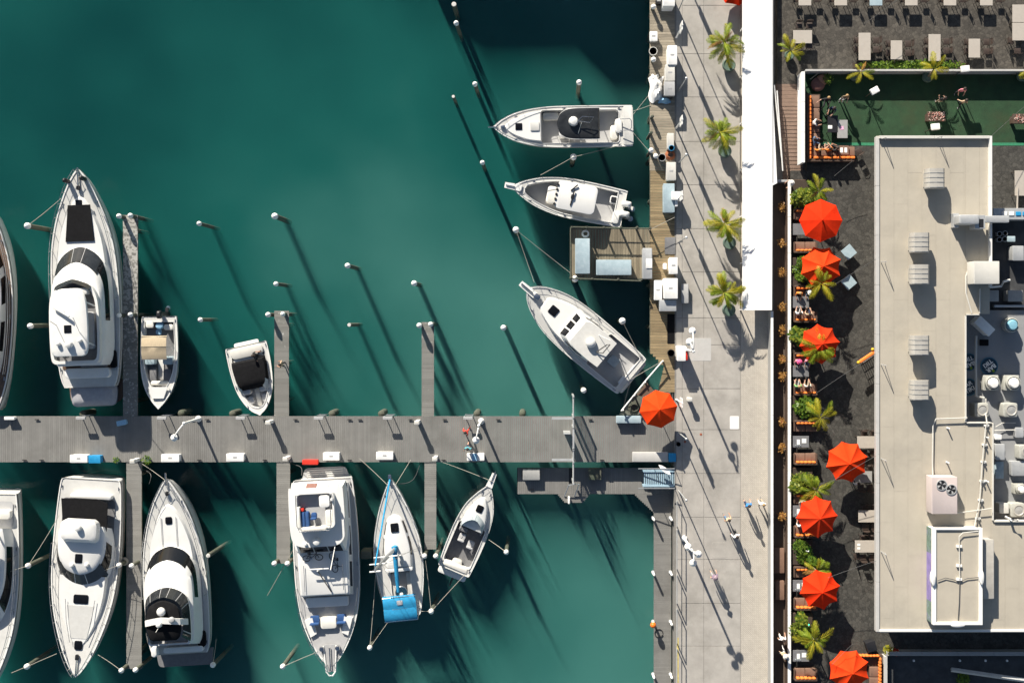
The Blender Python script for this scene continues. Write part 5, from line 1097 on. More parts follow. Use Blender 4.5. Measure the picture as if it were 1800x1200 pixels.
def tarp(label, px, py, w, d, h, m, seed, name='tarpaulin'):
    rnd = random.Random(seed); c = P(px, py, TZ); k = 1 / S; w *= k; d *= k; n = 9; g = []
    ph = [rnd.uniform(0, 6) for _ in range(6)]
    for i in range(n):
        for j in range(n):
            u, v = i / (n - 1) * 2 - 1, j / (n - 1) * 2 - 1; rr = max(0, 1 - (u * u + v * v) ** .8)
            z = h * rr * (.6 + .35 * sin(3 * u + ph[0]) * cos(4 * v + ph[1]) + .25 * sin(6 * u * v + ph[2])) + .05
            g.append((u * w / 2 * (1 + .15 * sin(4 * v + ph[3])), v * d / 2 * (1 + .15 * sin(4 * u + ph[4])), max(.02, z)))
    m_ = MB(); [m_.pt(p) for p in g]
    for i in range(n - 1):
        for j in range(n - 1): a = i * n + j; m_.f.append([a, a + n, a + n + 1, a + 1])
    o = m_.build(name, m, None, True, loc=c); return tag(o, label, 'tarpaulin')
tarp('crumpled white tarpaulin heap on the timber dock', 1153, 158, 24, 42, .9, whitecv, 3)
tarp('narrow white tarpaulin fold above the bigger heap', 1151, 142, 12, 20, .9, whitecv, 5)
tarp('pale blue plastic sheet below the black bin', 1168, 176, 20, 13, .5, skyb, 8)
# ================================================================ promenade furniture
def signpost(px, py, label, h=3.5):
    o = root('sign_post', label, 'sign', P(px, py, 0), 0, 'sign posts along the quay edge')
    MB().lathe([(.09, 0), (.06, .1), (.05, h)], (0, 0, 0), 8).build('post', whitep, o, True)
    MB().rbox(-.03, .03, -.32, .32, h - 1.4, h - .1, .01, .01).build('sign_panel', whitep, o)
    MB().lathe([(.1, 0), (.1, .02)], (0, 0, 0), 8).build('foot_plate', galv, o)
for py, lab in ((-75, 'sign post beyond the upper edge whose banner shadow lies on the promenade'), (66, 'slim white sign post near the top chest'), (225, 'slim white sign post beside the narrow cream bench'), (352, 'slim white sign post at the blue-grey table'), (702, 'slim white sign post beside the orange pier umbrella')): signpost(1189, py, lab)
for y0, y1, lab in ((880, 925, 'first'), (930, 1000, 'second'), (1010, 1060, 'third'), (1070, 1130, 'fourth'), (1140, 1200, 'fifth')):
    o = root('guard_rail', lab + ' section of the white pipe rail on the quay edge, counted from the gangway', 'railing', P(1190, (y0 + y1) / 2, 0), 0, 'quay edge rail sections'); m = MB()
    m.tube([P(1190, y0, 1.0), P(1190, y1, 1.0)], .035); m.tube([P(1190, y0, .5), P(1190, y1, .5)], .02); m.build('rail', galv, o, world=True)
    for y in (y0, y1): m = MB(); m.tube([P(1190, y, 0), P(1190, y, 1.0)], .04); m.build('post', galv, o, world=True)
for py, lab in ((18, 'slim grey pole beside the top chest'), (160, 'slim grey pole beside the black bin'), (287, 'slim grey pole beside the cream dock box'), (425, 'slim grey pole beside the dark grating'), (760, 'slim grey pole at the pier root'), (862, 'slim grey pole below the gangway')):
    o = root('slim_pole', lab, 'pole', P(1193, py, 0), 0, 'slim poles on the quay'); MB().lathe([(.05, 0), (.035, 4.2)], (0, 0, 0), 8).build('post', galv, o, True); MB().lathe([(.05, 4.0), (.09, 4.1), (.09, 4.25), (.02, 4.3)], (0, 0, 0), 8).build('lamp_head', galv, o, True)
# steel tray cart by the lockers
bx('tray_cart', 'low steel tray cart on the promenade beside the white lockers', 'cart', 1204, 516, 13, 34, 0, .45, darkdeck, lid=greydeck, latch=False)
# ---------------------------------------------------------------- umbrellas
def umbrella(px, py, z, h, r, label, rot, ma, mb_, n=8, sagk=.12, drop=.55, group=None, tilt=0):
    """parasol: separate gore panels between ribs, mast, base"""
    c = P(px, py, z + h); o = root('parasol', label, 'umbrella', (c.x, c.y, z), rot, group); rq = random.Random(px); o.rotation_euler = (rq.uniform(-.05, .05), rq.uniform(-.05, .05), rot)
    for i in range(n):
        a0, a1 = 2 * pi * i / n, 2 * pi * (i + 1) / n; m = MB(); rows = []
        for t in (0.02, .25, .5, .75, 1.0):
            row = []
            for u in (0, .25, .5, .75, 1):
                a = a0 + (a1 - a0) * u; e = 4 * u * (1 - u)
                cc = cos((a1 - a0) / 2) / cos(a - (a0 + a1) / 2); rad = r * t * (1 if True else 1) * (cc * (1 - sagk * .5 * e * t))
                row.append((rad * cos(a), rad * sin(a), h - drop * t ** 1.25 - sagk * .6 * e * t))
            rows.append(row)
        m.loft(rows, False, False, False); m.loft([[(x, y, zz - .015) for x, y, zz in rw] for rw in rows], False, False, False)
        p = m.build('canopy_panel', ma if i % 2 == 0 else mb_, o, True)
    for i in range(n):
        a = 2 * pi * i / n; MB().tube([(0, 0, h - .05), (r * .6 * cos(a), r * .6 * sin(a), h - drop * .55 - .04), (r * .985 * cos(a), r * .985 * sin(a), h - drop - .02)], .018, 5).build('rib', chairm, o)
    MB().lathe([(.03, 0), (.03, h + .02)], (0, 0, 0), 8).build('mast', chairm, o, True); MB().lathe([(.02, h), (.06, h + .05), (.05, h + .12), (.01, h + .16)], (0, 0, 0), 10).build('finial', ma, o, True)
    MB().lathe([(.3, 0), (.3, .06), (.1, .1), (.05, .3)], (0, 0, 0), 14).build('base', galv, o, True)
    return o
umbrella(1159, 722, PZ, 2.9, 1.38, 'orange parasol at the root of the pier beside the quay', .15, umbo, umbo, sagk=.04, drop=.8)
umbrella(1296, -26, 0, 1.7, 1.35, 'red parasol cut by the upper edge beside the white awning', .2, umbr, umbr, sagk=.08)
# ---------------------------------------------------------------- white awning
aw = root('awning', 'long overexposed white canvas awning along the promenade', 'awning', P(1330, 220, 0)); AZ = 1.55
pl = [(1305, -150), (1357, -150), (1358, 150), (1366, 322), (1358, 326), (1357, 545), (1305, 545)]
m = MB(); q = wpoly(pl, AZ); m.prism(q[::-1], AZ - .06, AZ); m.build('canopy', whitecoat, aw, world=True)
for y in range(-120, 545, 83):
    for x in (1308, 1354):
        p = P(x, y, AZ); m = MB(); m.box(p.x - .04, p.x + .04, p.y - .04, p.y + .04, 0, AZ - .06); m.build('post', whitep, aw, world=True)
m = MB(); wbox(m, 1357.5, 1359, -150, 320, AZ - .05, AZ + .04); m.build('gutter', galv, aw, world=True)
# ---------------------------------------------------------------- palms
def frond_mesh(name, L, droop, w, n, m, seed):
    rnd = random.Random(seed); mb = MB(); pts = []
    for i in range(9):
        t = i / 8; pts.append(Vector((L * (t - .12 * t * t), 0, L * (.45 * t - droop * t * t))))
    mb.tube(pts, .018, 4, .005)
    for i in range(n):
        t = .12 + .88 * i / (n - 1); f = t * 8; a = min(int(f), 7); p = pts[a].lerp(pts[a + 1], f - a); d = (pts[min(a + 1, 8)] - pts[a]).normalized()
        ll = w * (sin(pi * min(1, t * .85 + .12)) ** .7) * rnd.uniform(.8, 1.1)
        for s in (-1, 1):
            u = (d * .95 + Vector((0, s * .72, -.15 + rnd.uniform(-.2, .2)))).normalized(); wd = d * .0165
            mid = p + u * ll * .5; tip = p + u * ll + Vector((0, 0, -.12 * ll))
            mb.poly([p - wd, p + wd, mid + wd * 1.2, tip, mid - wd * 1.2])
    return mesh(name, mb.v, mb.f, m)
FR = [frond_mesh('frond', L, dr, w, 23, m, i) for i, (L, dr, w, m) in enumerate(((1.35, .62, .42, palmg), (1.2, .9, .4, palmg), (1.45, .5, .42, palmy), (1.0, .35, .36, palmg), (1.15, 1.0, .3, dryl)))]
def palm(px, py, z, label, hgt, sc, nf, pot=None, lean=(0, 0), yellow=.3, name='potted_palm', cat='palm', seed=1, group=None, twin=False, asp=None):
    rnd = random.Random(seed); o = root(name, label, cat, P(px, py, z), 0, group)
    if pot: MB().lathe([(pot * .55, 0), (pot * .85, pot * .5), (pot, pot * 1.1), (pot * .88, pot * 1.5), (pot * .8, pot * 1.5), (pot * .78, pot * 1.4), (.01, pot * 1.38)], (0, 0, 0), 18).build('pot', potg, o, True)
    tops = [Vector((lean[0], lean[1], hgt))]
    if twin: tops.append(Vector((lean[0] + .25, lean[1] - .18, hgt * .88)))
    for t in tops:
        MB().tube([(0, 0, .05 if not pot else pot), t * .5 + Vector((lean[0] * -.1, lean[1] * -.1, 0)), t], .07, 8, .05).build('trunk', trunkm, o, True)
    for i in range(nf):
        t = tops[i % len(tops)]
        f = bpy.data.objects.new('frond', FR[2] if rnd.random() < yellow else FR[rnd.choice((0, 0, 0, 1, 1, 3, 3, 4))]); COL.objects.link(f); f.parent = o; f.location = t
        s_ = sc * rnd.uniform(.62, 1.18); a = 2 * pi * i / nf + rnd.uniform(-.45, .45)
        f.rotation_euler = (rnd.uniform(-.45, .45), rnd.uniform(-.45, .3), a); f.scale = (s_, s_, s_)
    return o
for i, (px, py, lab) in enumerate(((1279, 118, 'potted palm topmost beside the white awning'), (1272, 268, 'potted palm second from the top beside the awning'), (1280, 428, 'potted palm third from the top beside the awning'), (1279, 545, 'potted palm lowest beside the awning, its shadow open on the paving'))):
    palm(px, py, 0, lab, 2.3, 1.14, 26, .5, (-.66, 1.25 if i != 1 else 1.1), .4, seed=11 + i, group='potted palms along the awning', twin=True)
# ================================================================ alley, walls and terrace
TE = .5          # terrace level
struct('alley_paving', wbox(MB(), 1360, 1384.5, 318, 1400, -.025, -.004), mat('alley_boards', (.11, .08, .06), .85, .2, 2, stretch=(6, .6, 1), dirt=(.12, .09, .07), dscale=.8, damt=.5))
def cobble_mat(name, c, sc=4.2):
    m = mat(name, c, .85, .22, 1.2, dirt=tuple(x * .6 for x in c), dscale=.5, damt=.6)
    nt = m.node_tree; N = nt.nodes; L = nt.links; b = N['Principled BSDF']; geo = N.new('ShaderNodeNewGeometry')
    v = N.new('ShaderNodeTexVoronoi'); v.feature = 'DISTANCE_TO_EDGE'; v.inputs['Scale'].default_value = sc; L.new(geo.outputs['Position'], v.inputs['Vector'])
    v2 = N.new('ShaderNodeTexVoronoi'); v2.inputs['Scale'].default_value = sc; L.new(geo.outputs['Position'], v2.inputs['Vector'])
    r = N.new('ShaderNodeMapRange'); r.inputs['From Max'].default_value = .09; r.inputs['To Min'].default_value = .55; L.new(v.outputs['Distance'], r.inputs[0])
    sx = N.new('ShaderNodeSeparateXYZ'); L.new(v2.outputs['Color'], sx.inputs[0]); r2 = N.new('ShaderNodeMapRange'); r2.inputs['To Min'].default_value = .72; r2.inputs['To Max'].default_value = 1.3; L.new(sx.outputs[0], r2.inputs[0])
    mu = N.new('ShaderNodeMath'); mu.operation = 'MULTIPLY'; L.new(r.outputs[0], mu.inputs[0]); L.new(r2.outputs[0], mu.inputs[1])
    src = b.inputs['Base Color'].links[0].from_socket; sc_ = N.new('ShaderNodeVectorMath'); sc_.operation = 'SCALE'; L.new(src, sc_.inputs[0]); L.new(mu.outputs[0], sc_.inputs['Scale']); L.new(sc_.outputs[0], b.inputs['Base Color'])
    bp = N.new('ShaderNodeBump'); bp.inputs['Strength'].default_value = .5; bp.inputs['Distance'].default_value = .02; L.new(r.outputs[0], bp.inputs['Height']); L.new(bp.outputs[0], b.inputs['Normal']); return m
cob = cobble_mat('terrace_cobbles', (.055, .052, .045)); cob2 = cobble_mat('upper_terrace_cobbles', (.07, .062, .051))
m = MB(); m.prism(wpoly([(1391, 300), (1391, 1330), (2100, 1330), (2100, 256), (1418, 256), (1418, 300)], TE), -.02, TE); struct('terrace', m, cob)
m = MB(); m.prism(wpoly([(1366, -160), (1366, 148), (1412, 148), (1412, 125), (2100, 125), (2100, -160)], TE), -.02, TE + .001); struct('upper_terrace', m, cob2)
m = MB(); m.prism(wpoly([(1413, 125), (1413, 256), (2100, 256), (2100, 125)], TE), -.02, TE + .004); struct('turf', m, turf)
m = MB(); wbox(m, 1413, 1800, 251, 256, TE, TE + .012); struct('turf_edge', m, mat('bright_green_edge', (.03, .2, .1), .8, .2, 6))
def wall(name, label, x0, x1, y0, y1, z0, z1, m, cap=None, cat='wall', posts=0, coping=True):
    o = root(name, label, cat, P((x0 + x1) / 2, (y0 + y1) / 2, z0))
    wbox(MB(), x0 + .6, x1 - .6, y0, y1, z0, z1 - .06).build('panel', m, o, world=True)
    if coping:
        v = (y1 - y0) > (x1 - x0); n = max(1, round((y1 - y0 if v else x1 - x0) / 62))
        for i in range(n):   # coping pieces with open joints
            if v: a = y0 + (y1 - y0) * i / n; c = y0 + (y1 - y0) * (i + 1) / n - .25; wbox(MB(), x0, x1, a, c, z1 - .06, z1, .02, .012).build('coping', cap or m, o, world=True)
            else: a = x0 + (x1 - x0) * i / n; c = x0 + (x1 - x0) * (i + 1) / n - .25; wbox(MB(), a, c, y0, y1, z1 - .06, z1, .02, .012).build('coping', cap or m, o, world=True)
    return o
wall('fence_wall', 'long white wall along the promenade below the white awning', 1355, 1359.5, 547, 1400, 0, 1.25, tableg, whitep)
wall('terrace_wall', 'white parapet wall between the alley and the umbrella terrace', 1385, 1390.5, 318, 1400, 0, 1.2, brown, whitep)
wall('parapet_wall', 'white parapet along the upper edge of the turf terrace', 1416, 2000, 122, 125.4, TE, TE + 1.05, galv, conclight)
wall('screen_wall', 'white canvas screen wall between the stairs and the turf lounge', 1409, 1415, 126, 286, TE, TE + 1.45, whitecv, whitep)
m = MB(); m.prism(wpoly([(1403, 160), (1408, 152), (1410, 180), (1411, 282), (1407, 235), (1403, 178)], TE + .5)[::-1], TE + .3, TE + .5); o = m.build('folded_canvas', whitecv); tag(o, 'folded white canvas bulging beside the stairs', 'canvas')
wall('low_wall', 'dark channel end wall below the white awning corner', 1360, 1385, 316, 320, 0, .9, galv, galv)
# boarded stairs
st = root('stairs', 'brown boarded stairs between the white awning and the turf lounge', 'stairs', P(1388, 240, 0))
for i in range(25):
    y = 316 - i * 6.8; z = .02 + min(TE - .02, i * TE / 20); x0 = 1376 - i * .45 if i > 4 else 1376; x1 = 1412 - i * .4
    wbox(MB(), x0, x1, y - 6.5, y, -.02, z).build('tread', stair, st, world=True)
for x0, x1 in (((1361, 150), (1374, 276)), ((1366, 160), (1376, 300))):
    m = MB(); m.tube([P(*x0, TE + .9), P(*x1, 1.0)], .05); m.build('handrail', whitep, st, world=True)
    for t in (0, .33, .66, 1):
        x = x0[0] + (x1[0] - x0[0]) * t; y = x0[1] + (x1[1] - x0[1]) * t; m = MB(); m.tube([P(x, y, 0), P(x, y, TE + .9 - t * .35)], .03); m.build('post', whitep, st, world=True)
# dry grass tufts and clutter in the alley
ORD = ('first', 'second', 'third', 'fourth', 'fifth', 'sixth', 'seventh', 'eighth', 'ninth', 'tenth', 'eleventh', 'twelfth')
for i, y in enumerate((365, 428, 480, 540, 580, 630, 660, 740, 785, 905)):
    o = root('dry_shrub', ORD[i] + ' brown dried shrub from the top in the narrow alley', 'plant', P(1371, y, 0), 0, 'dry shrubs in the alley')
    leaves(90, .32, .42, .35, .62, .13).build('foliage', dryl, o); MB().lathe([(.16, 0), (.2, .3), (.16, .28)], (0, 0, 0), 8).build('pot', rust, o, True)
bx('bench_chest', 'brown bench in the alley beside the lower umbrellas', 'bench', 1370, 985, 18, 44, 0, .45, brownc, latch=False)
bx('bench_chest', 'brown bench in the alley above the white chair', 'bench', 1371, 1037, 16, 34, 0, .45, brownc, latch=False)
# ---------------------------------------------------------------- furniture prototypes
def make_chair(mt=None):
    o = root('terrace_chair', 'x', 'chair'); mt = mt or chairm
    MB().rbox(-.23, .23, -.22, .22, .42, .47, .05, .02).build('seat', mt, o, True)
    m = MB(); m.tube([(-.22, -.2, .45), (-.22, -.27, .85), (0, -.31, .9), (.22, -.27, .85), (.22, -.2, .45)], .022, 6); m.build('back_frame', mt, o, True)
    MB().loft([[(x, y, z) for x, y in ((-.19, -.25 - d), (.19, -.25 - d), (.19, -.225 - d), (-.19, -.225 - d))] for z, d in ((.55, 0), (.8, .04))]).build('backrest', mt, o)
    for sx, sy in ((1, 1), (1, -1), (-1, 1), (-1, -1)): MB().tube([(sx * .2, sy * .18, .43), (sx * .23, sy * .22, 0)], .018, 5).build('leg', mt, o)
    return o
CH0 = make_chair(); CH0_used = [False]
def chair(px, py, z, rz, label, group):
    o = CH0 if not CH0_used[0] else copy_tree(CH0); CH0_used[0] = True; return put(o, P(px, py, z), rz, label, group)
def make_sofa():
    o = root('wicker_sofa', 'x', 'sofa')
    MB().rbox(-.82, .82, -.42, .4, .06, .28, .05, .02).build('frame', brown, o, True)
    for i in (-1, 1): MB().rbox(-.76 if i < 0 else .01, -.01 if i < 0 else .76, -.24, .38, .28, .44, .06, .05).build('seat_cushion', brownc, o, True)
    MB().rbox(-.82, .82, -.46, -.3, .28, .75, .05, .04).build('backrest', brown, o, True)
    for x in (-.8, .8): MB().rbox(x - .06, x + .06, -.42, .36, .28, .55, .03, .03).build('armrest', brown, o, True)
    for i in range(5): MB().rbox(-.7 + i * .285, -.7 + i * .285 + .26, -.33, -.17, .46, .8, .07, .07).build('pillow', orange, o, True)
    return o
SO0 = make_sofa(); SO_used = [False]
def sofa(px, py, back, label):
    o = SO0 if not SO_used[0] else copy_tree(SO0); SO_used[0] = True
    return put(o, P(px, py, TE), {'up': pi, 'down': 0, 'left': -pi / 2, 'right': pi / 2}[back], label, 'wicker booth sofas')
def table(px, py, w, d, z, label, top, h=.74, group=None, rz=0, name='table'):
    c = P(px, py, z + h); o = root(name, label, 'table', (c.x, c.y, z), rz, group); k = (H - z - h) / H / S; w *= k; d *= k
    MB().rbox(-w / 2, w / 2, -d / 2, d / 2, h - .05, h, .02, .01).build('tabletop', top, o)
    for sx in (-1, 1):
        for sy in (-1, 1): MB().tube([(sx * (w / 2 - .08), sy * (d / 2 - .08), h - .05), (sx * (w / 2 - .06), sy * (d / 2 - .06), 0)], .025, 6).build('leg', chairm, o)
    return o
# booths along the parapet: (top sofa y, table y, bottom sofa y)
booths = ((378, 403, 435), (513, 531, 556), (630, 652, 683), (748, 776, 804), (874, 898, 931), (1003, 1029, 1057), (None, 1152, 1180))
for i, (a, t, b_) in enumerate(booths):
    w = ORD[i] + ' booth from the top'
    if a: sofa(1413, a, 'up', 'brown wicker sofa with orange pillows, upper seat of the ' + w)
    sofa(1413, b_, 'down', 'brown wicker sofa with orange pillows, lower seat of the ' + w)
    o = table(1408, t, 28, 20, TE, 'low dark table in the ' + w, darkdeck, .6, 'booth tables')
    if i in (3, 4, 5, 6):
        MB().rbox(-.3, -.08, -.2, .16, .605, .615, .01, .002).build('menu', paper, o); MB().rbox(.06, .38, -.1, .22, .605, .615, .01, .002).build('menu', paper, o)
        for q in range(3): MB().lathe([(.03, .6), (.035, .72), (.03, .72)], (-.4 + .16 * q, -.25, 0), 8).build('glass', paleglass, o)
# planters between the booths with shrubs and a palm each
planters = ((338, 44, 1), (478, 50, 2), (597, 46, 2), (718, 46, 3), (842, 40, 4), (970, 44, 5), (1100, 46, 6))
for i, (y, d, sd_) in enumerate(planters):
    c = P(1410, y, TE + .45); o = root('planter', ORD[i] + ' planter from the top, full of leafy green shrubs, beside the parapet', 'planter', (c.x, c.y, TE), 0, 'planters between the booths'); w2, d2 = .75, d / S / 2
    MB().rbox(-w2, w2, -d2, d2, 0, .45, .03, .02).build('box', brown, o); MB().box(-w2 + .05, w2 - .05, -d2 + .05, d2 - .05, .4, .455).build('soil', soil, o)
    fm = MB(); rq = random.Random(y)
    for q in range(6):
        sub_ = leaves(300, rq.uniform(.36, .6), rq.uniform(.36, .6), rq.uniform(.25, .55), rq.uniform(.6, 1.15), rq.choice((.13, .17, .24))); dx, dy = rq.uniform(-.55, .6), rq.uniform(-d2 * .75, d2 * .75); n0 = len(fm.v)
        fm.v += [v + Vector((dx, dy, 0)) for v in sub_.v]; fm.f += [[i_ + n0 for i_ in f_] for f_ in sub_.f]
    fm.build('foliage', shrubg if i % 2 else leafmat('shrub_leaf_mixed', (.04, .11, .015), (.32, .34, .04)), o)
    if i in (5, 6):
        MB().lathe([(.05, .9), (.06, .95), (.01, 1.0)], (.35, .25, 0), 8).build('lamp_lens', ledg, o, True); MB().tube([(.1, .1, .4), (.15, .2, 1.0), (.35, .2, 1.05)], .05, 6).build('lamp_arm', whitep, o, True)
PL = ((1428, 338, 1.5, 'palm overhanging the first planter above the topmost parasol', .75, 10, .1), (1428, 497, 2.1, 'yellowish palm in the second planter below the two upper parasols', .8, 9, .6), (1425, 607, 1.9, 'palm in the third planter overlapping a parasol', .95, 11, .35),
      (1432, 728, 1.2, 'yellowish palm in the fourth planter', .8, 8, .8), (1424, 853, 1.3, 'palm in the fifth planter', .85, 10, .3), (1424, 992, 1.3, 'palm in the sixth planter beside the lower parasol', .85, 9, .3), (1420, 1112, 1.4, 'lowest palm of the planter row', .9, 10, .35))
for i, (px, py, h_, lab, sc, nf, ye) in enumerate(PL): palm(px, py, TE + .4, lab, h_, sc * 1.25, nf + 5, None, (.1, -.1), ye, 'palm', 'palm', 30 + i, 'palms in the planters')
UV = [umbr, mat('faded_red_canvas', (.6, .034, .007), .9, .16, 1.6, spec=.1, bump=.3, bscale=5), mat('light_red_canvas', (.7, .045, .007), .9, .14, 1.6, spec=.1, bump=.3, bscale=5)]
for a in ((1448, 387, 3.0, 1.52, 'flat orange-red parasol, topmost on the terrace', .0, umbr, .02, .42), (1450, 467, 2.75, 1.5, 'red parasol second from the top on the terrace', .35, umbr, .17, .7), (1447, 607, 2.75, 1.45, 'red parasol third from the top, half behind a palm', .1, umbr, .17, .7),
          (1496, 812, 2.8, 1.5, 'red parasol standing nearest the building over a dining table', .25, umbr, .16, .65), (1440, 913, 2.8, 1.5, 'red parasol second below the building-side one', .05, umbr, .15, .65), (1448, 1041, 2.8, 1.45, 'red parasol second from the bottom on the terrace', .2, umbr, .16, .65), (1497, 1187, 2.8, 1.5, 'lowest red parasol beside the corner sofa', .4, umbr, .15, .65)):
    umbrella(a[0], a[1], TE, a[2], a[3], a[4], a[5], *((UV[int(a[1]) % 3],) * 2), sagk=a[7], drop=a[8] * 1.25, group='red parasols on the terrace')
# dining tables under the roof edge
for i, (px, py, w, d) in enumerate(((1524, 777, 34, 21), (1526, 907, 34, 21), (1522, 960, 38, 21), (1518, 838, 30, 20))):
    o = table(px, py, w, d, TE, ('upper grey dining table at the building edge', 'middle grey dining table at the building edge', 'grey dining table with two napkins at the building edge', 'dining table half under the building-side parasol')[i], tablew if i < 3 else tableg, .74, 'tables at the building edge')
    if i == 2:
        for q in (-1, 1): MB().rbox(-.62, -.4, q * .13 - .08, q * .13 + .08, .745, .755, .01, .002).build('napkin', paper, o)
    for q, (dx, dy, rz) in enumerate(((-8, -17, pi), (8, -17, pi), (-8, 17, 0), (8, 17, 0))):
        chair(px + dx, py + dy, TE, rz, ('upper left', 'upper right', 'lower left', 'lower right')[q] + ' dark chair at the ' + ('upper grey', 'middle grey', 'two-napkin', 'parasol-shaded')[i] + ' table by the building', 'dark chairs by the building')
chair(1503, 975, TE, -pi / 2 + .2, 'single dark chair left of the two-napkin table', 'dark chairs by the building')
def diamond(label, px, py, z):
    o = root('square_sign', label, 'sign', P(px, py, z), radians(40)); MB().rbox(-.42, .42, -.42, .42, 0, .05, .02, .01).build('panel', bluegrey, o); MB().lathe([(.04, -z + TE), (.04, 0)], (0, 0, 0), 8).build('stand', chairm, o)
diamond('pale square tilted tray table below the second parasol', 1492, 496, TE + .75); diamond('grey square tray table right of the second parasol', 1492, 443, TE + .45)
bn = root('banner_stand', 'orange banner rail with yellow ends leaning on the building edge', 'sign', P(1524, 627, TE)); m = MB(); m.tube([P(1511, 636, TE + 1.2), P(1538, 618, TE + 1.2)], .13); m.build('rail', orange, bn, True, world=True)
for q in ((1509, 637), (1534, 614)): m = MB(); m.ball(P(*q, TE + 1.25), .12); m.build('knob', yellow, bn, True, world=True)
m = MB(); a, c = P(1512, 637, TE), P(1538, 619, TE)
for i in range(9): q = a.lerp(c, i / 8); m.tube([q, q + Vector((0, 0, 1.15))], .025, 4)
for z in (.1, .4, .7, 1.0): m.tube([a + Vector((0, 0, z)), c + Vector((0, 0, z))], .025, 4)
m.build('lattice', chairm, bn, world=True)
# ---------------------------------------------------------------- upper terrace tables
row1 = (1415, 1478, 1540, 1602, 1670, 1734)
for i, x in enumerate(row1):
    table(x, 0, 22, 20, TE, ORD[i] + ' pale table from the left in the row cut by the upper edge', tablew if i != 2 else bluegrey, .74, 'tables on the upper terrace')
    for q, dx in ((0, -18), (1, 18)): chair(x + dx, 2, TE, -pi / 2 if q == 0 else pi / 2, ('left', 'right')[q] + ' chair at the ' + ORD[i] + ' table of the row cut by the upper edge', 'chairs on the upper terrace')
T2 = ((1411, 65, 33, 23, 'wide'), (1520, 82, 21, 48, 'long'), (1576, 88, 20, 33, 'short'), (1643, 84, 21, 47, 'long'), (1713, 85, 20, 33, 'short'))
for i, (x, y, w, d, kd) in enumerate(T2):
    table(x, y, w, d, TE, f'{kd} pale table, {ORD[i]} from the left in the lower row of the upper terrace', tablew, .74, 'tables on the upper terrace')
    pos = [(-17, -8, -pi / 2), (-17, 8, -pi / 2), (17, -8, pi / 2), (17, 8, pi / 2)] if i else [(-9, -17, pi), (9, -17, pi), (-9, 19, 0), (9, 19, 0)]
    for q, (dx, dy, rz) in enumerate(pos): chair(x + dx, y + dy, TE, rz, ('upper left', 'lower left', 'upper right', 'lower right')[q] + f' chair at the {ORD[i]} table of the lower row', 'chairs on the upper terrace')
for i, y in enumerate((24, 56)): table(1791, y, 22, 31, TE, ('upper', 'lower') [i] + ' of the two joined pale tables at the right edge', tablew, .74, 'tables on the upper terrace')
for q, (x, y, rz) in enumerate(((1772, 75, -pi / 2), (1784, 92, 0))): chair(x, y, TE, rz, ('dark chair left of the joined tables at the right edge', 'dark chair below the joined tables at the right edge')[q], 'chairs on the upper terrace')
c = P(1600, 116, TE); o = root('hedge', 'low green hedge strip along the parapet below the pale tables', 'hedge', (c.x, c.y, TE)); leaves(1500, 4.2, .33, .3, .35, .17).build('foliage', shrubg, o); MB().box(-4.2, 4.2, -.2, .2, 0, .12).build('soil', soil, o)
palm(1385, 100, TE, 'yellow palm in a dark pot at the head of the stairs', 1.3, .85, 11, .35, (-.1, .1), .6, seed=51)
palm(1500, 136, TE, 'yellowish palm in a pale pot at the left of the turf', 1.2, .75, 8, .4, (.2, .1), .8, seed=52)
palm(1627, 138, TE, 'yellow-brown palm in a pot in the middle of the turf', 1.8, .85, 9, .4, (0, .3), .9, seed=53)
palm(1793, 136, TE, 'palm in a round white pot at the right edge of the turf', 1.4, .75, 8, .42, (.2, .2), .5, seed=54)
flowers(1452, 142, TE, 'leafy green shrub in the corner of the turf lounge', .45, 200, name='corner_shrub')
# speaker-like lamps on posts
for px, py, lab in ((1522, 170, 'white square flood light on a post beside the seated group'), (1677, 133, 'white flood light on the parapet'), (1626, 232, 'white flood light on the building parapet')):
    o = root('flood_light', lab, 'lamp', P(px, py, TE), .5 if px == 1522 else .1); MB().lathe([(.03, 0), (.03, 2.0)], (0, 0, 0), 6).build('post', chairm, o); MB().rbox(-.3, .3, -.22, .22, 2.0, 2.2, .04, .04).build('lamp_housing', whitebox, o, True)
def bucket(label, px, py):
    o = root('game_table', label, 'table', P(px, py, TE)); MB().rbox(-.65, .65, -.35, .35, .55, .72, .03, .02).build('top_frame', brown, o)
    m = MB(); rnd = random.Random(px)
    for i in range(60): x, y = rnd.uniform(-.58, .58), rnd.uniform(-.3, .3); m.ball((x, y, .74), .045, 6, 4)
    m.build('bottle_caps', leafmat('cap_mix', (.7, .3, .25), (.75, .7, .62)), o)
    for x in (-.55, .55): MB().box(x - .04, x + .04, -.25, .25, 0, .55).build('leg', brown, o)
bucket('patterned low table on the turf above the building', 1640, 208); bucket('patterned low table at the right edge of the turf', 1789, 212)
# corner sofa on the turf
sf = root('corner_sofa', 'brown corner sofa with orange cushions at the left of the turf', 'sofa', P(1430, 220, TE))
wbox(MB(), 1420, 1442, 166, 282, TE, TE + .3, .05).build('frame', brown, sf, world=True); wbox(MB(), 1442.3, 1500, 256, 282, TE, TE + .3, .05).build('frame', brown, sf, world=True)
wbox(MB(), 1418.5, 1424, 164, 284, TE + .3, TE + .72, .04).build('backrest', brown, sf, world=True); wbox(MB(), 1424.2, 1502, 279, 284, TE + .3, TE + .72, .04).build('backrest', brown, sf, world=True)
for y in range(168, 272, 22): wbox(MB(), 1426, 1441, y, y + 21, TE + .3, TE + .44, .06, .04).build('seat_cushion', brownc, sf, True, world=True)
for x in range(1444, 1490, 20): wbox(MB(), x, x + 19, 258, 274, TE + .3, TE + .44, .06, .04).build('seat_cushion', brownc, sf, True, world=True)
for y in range(168, 276, 7): wbox(MB(), 1422.5, 1426.5, y, y + 6.4, TE + .45, TE + .8, .05, .05).build('pillow', orange, sf, True, world=True)
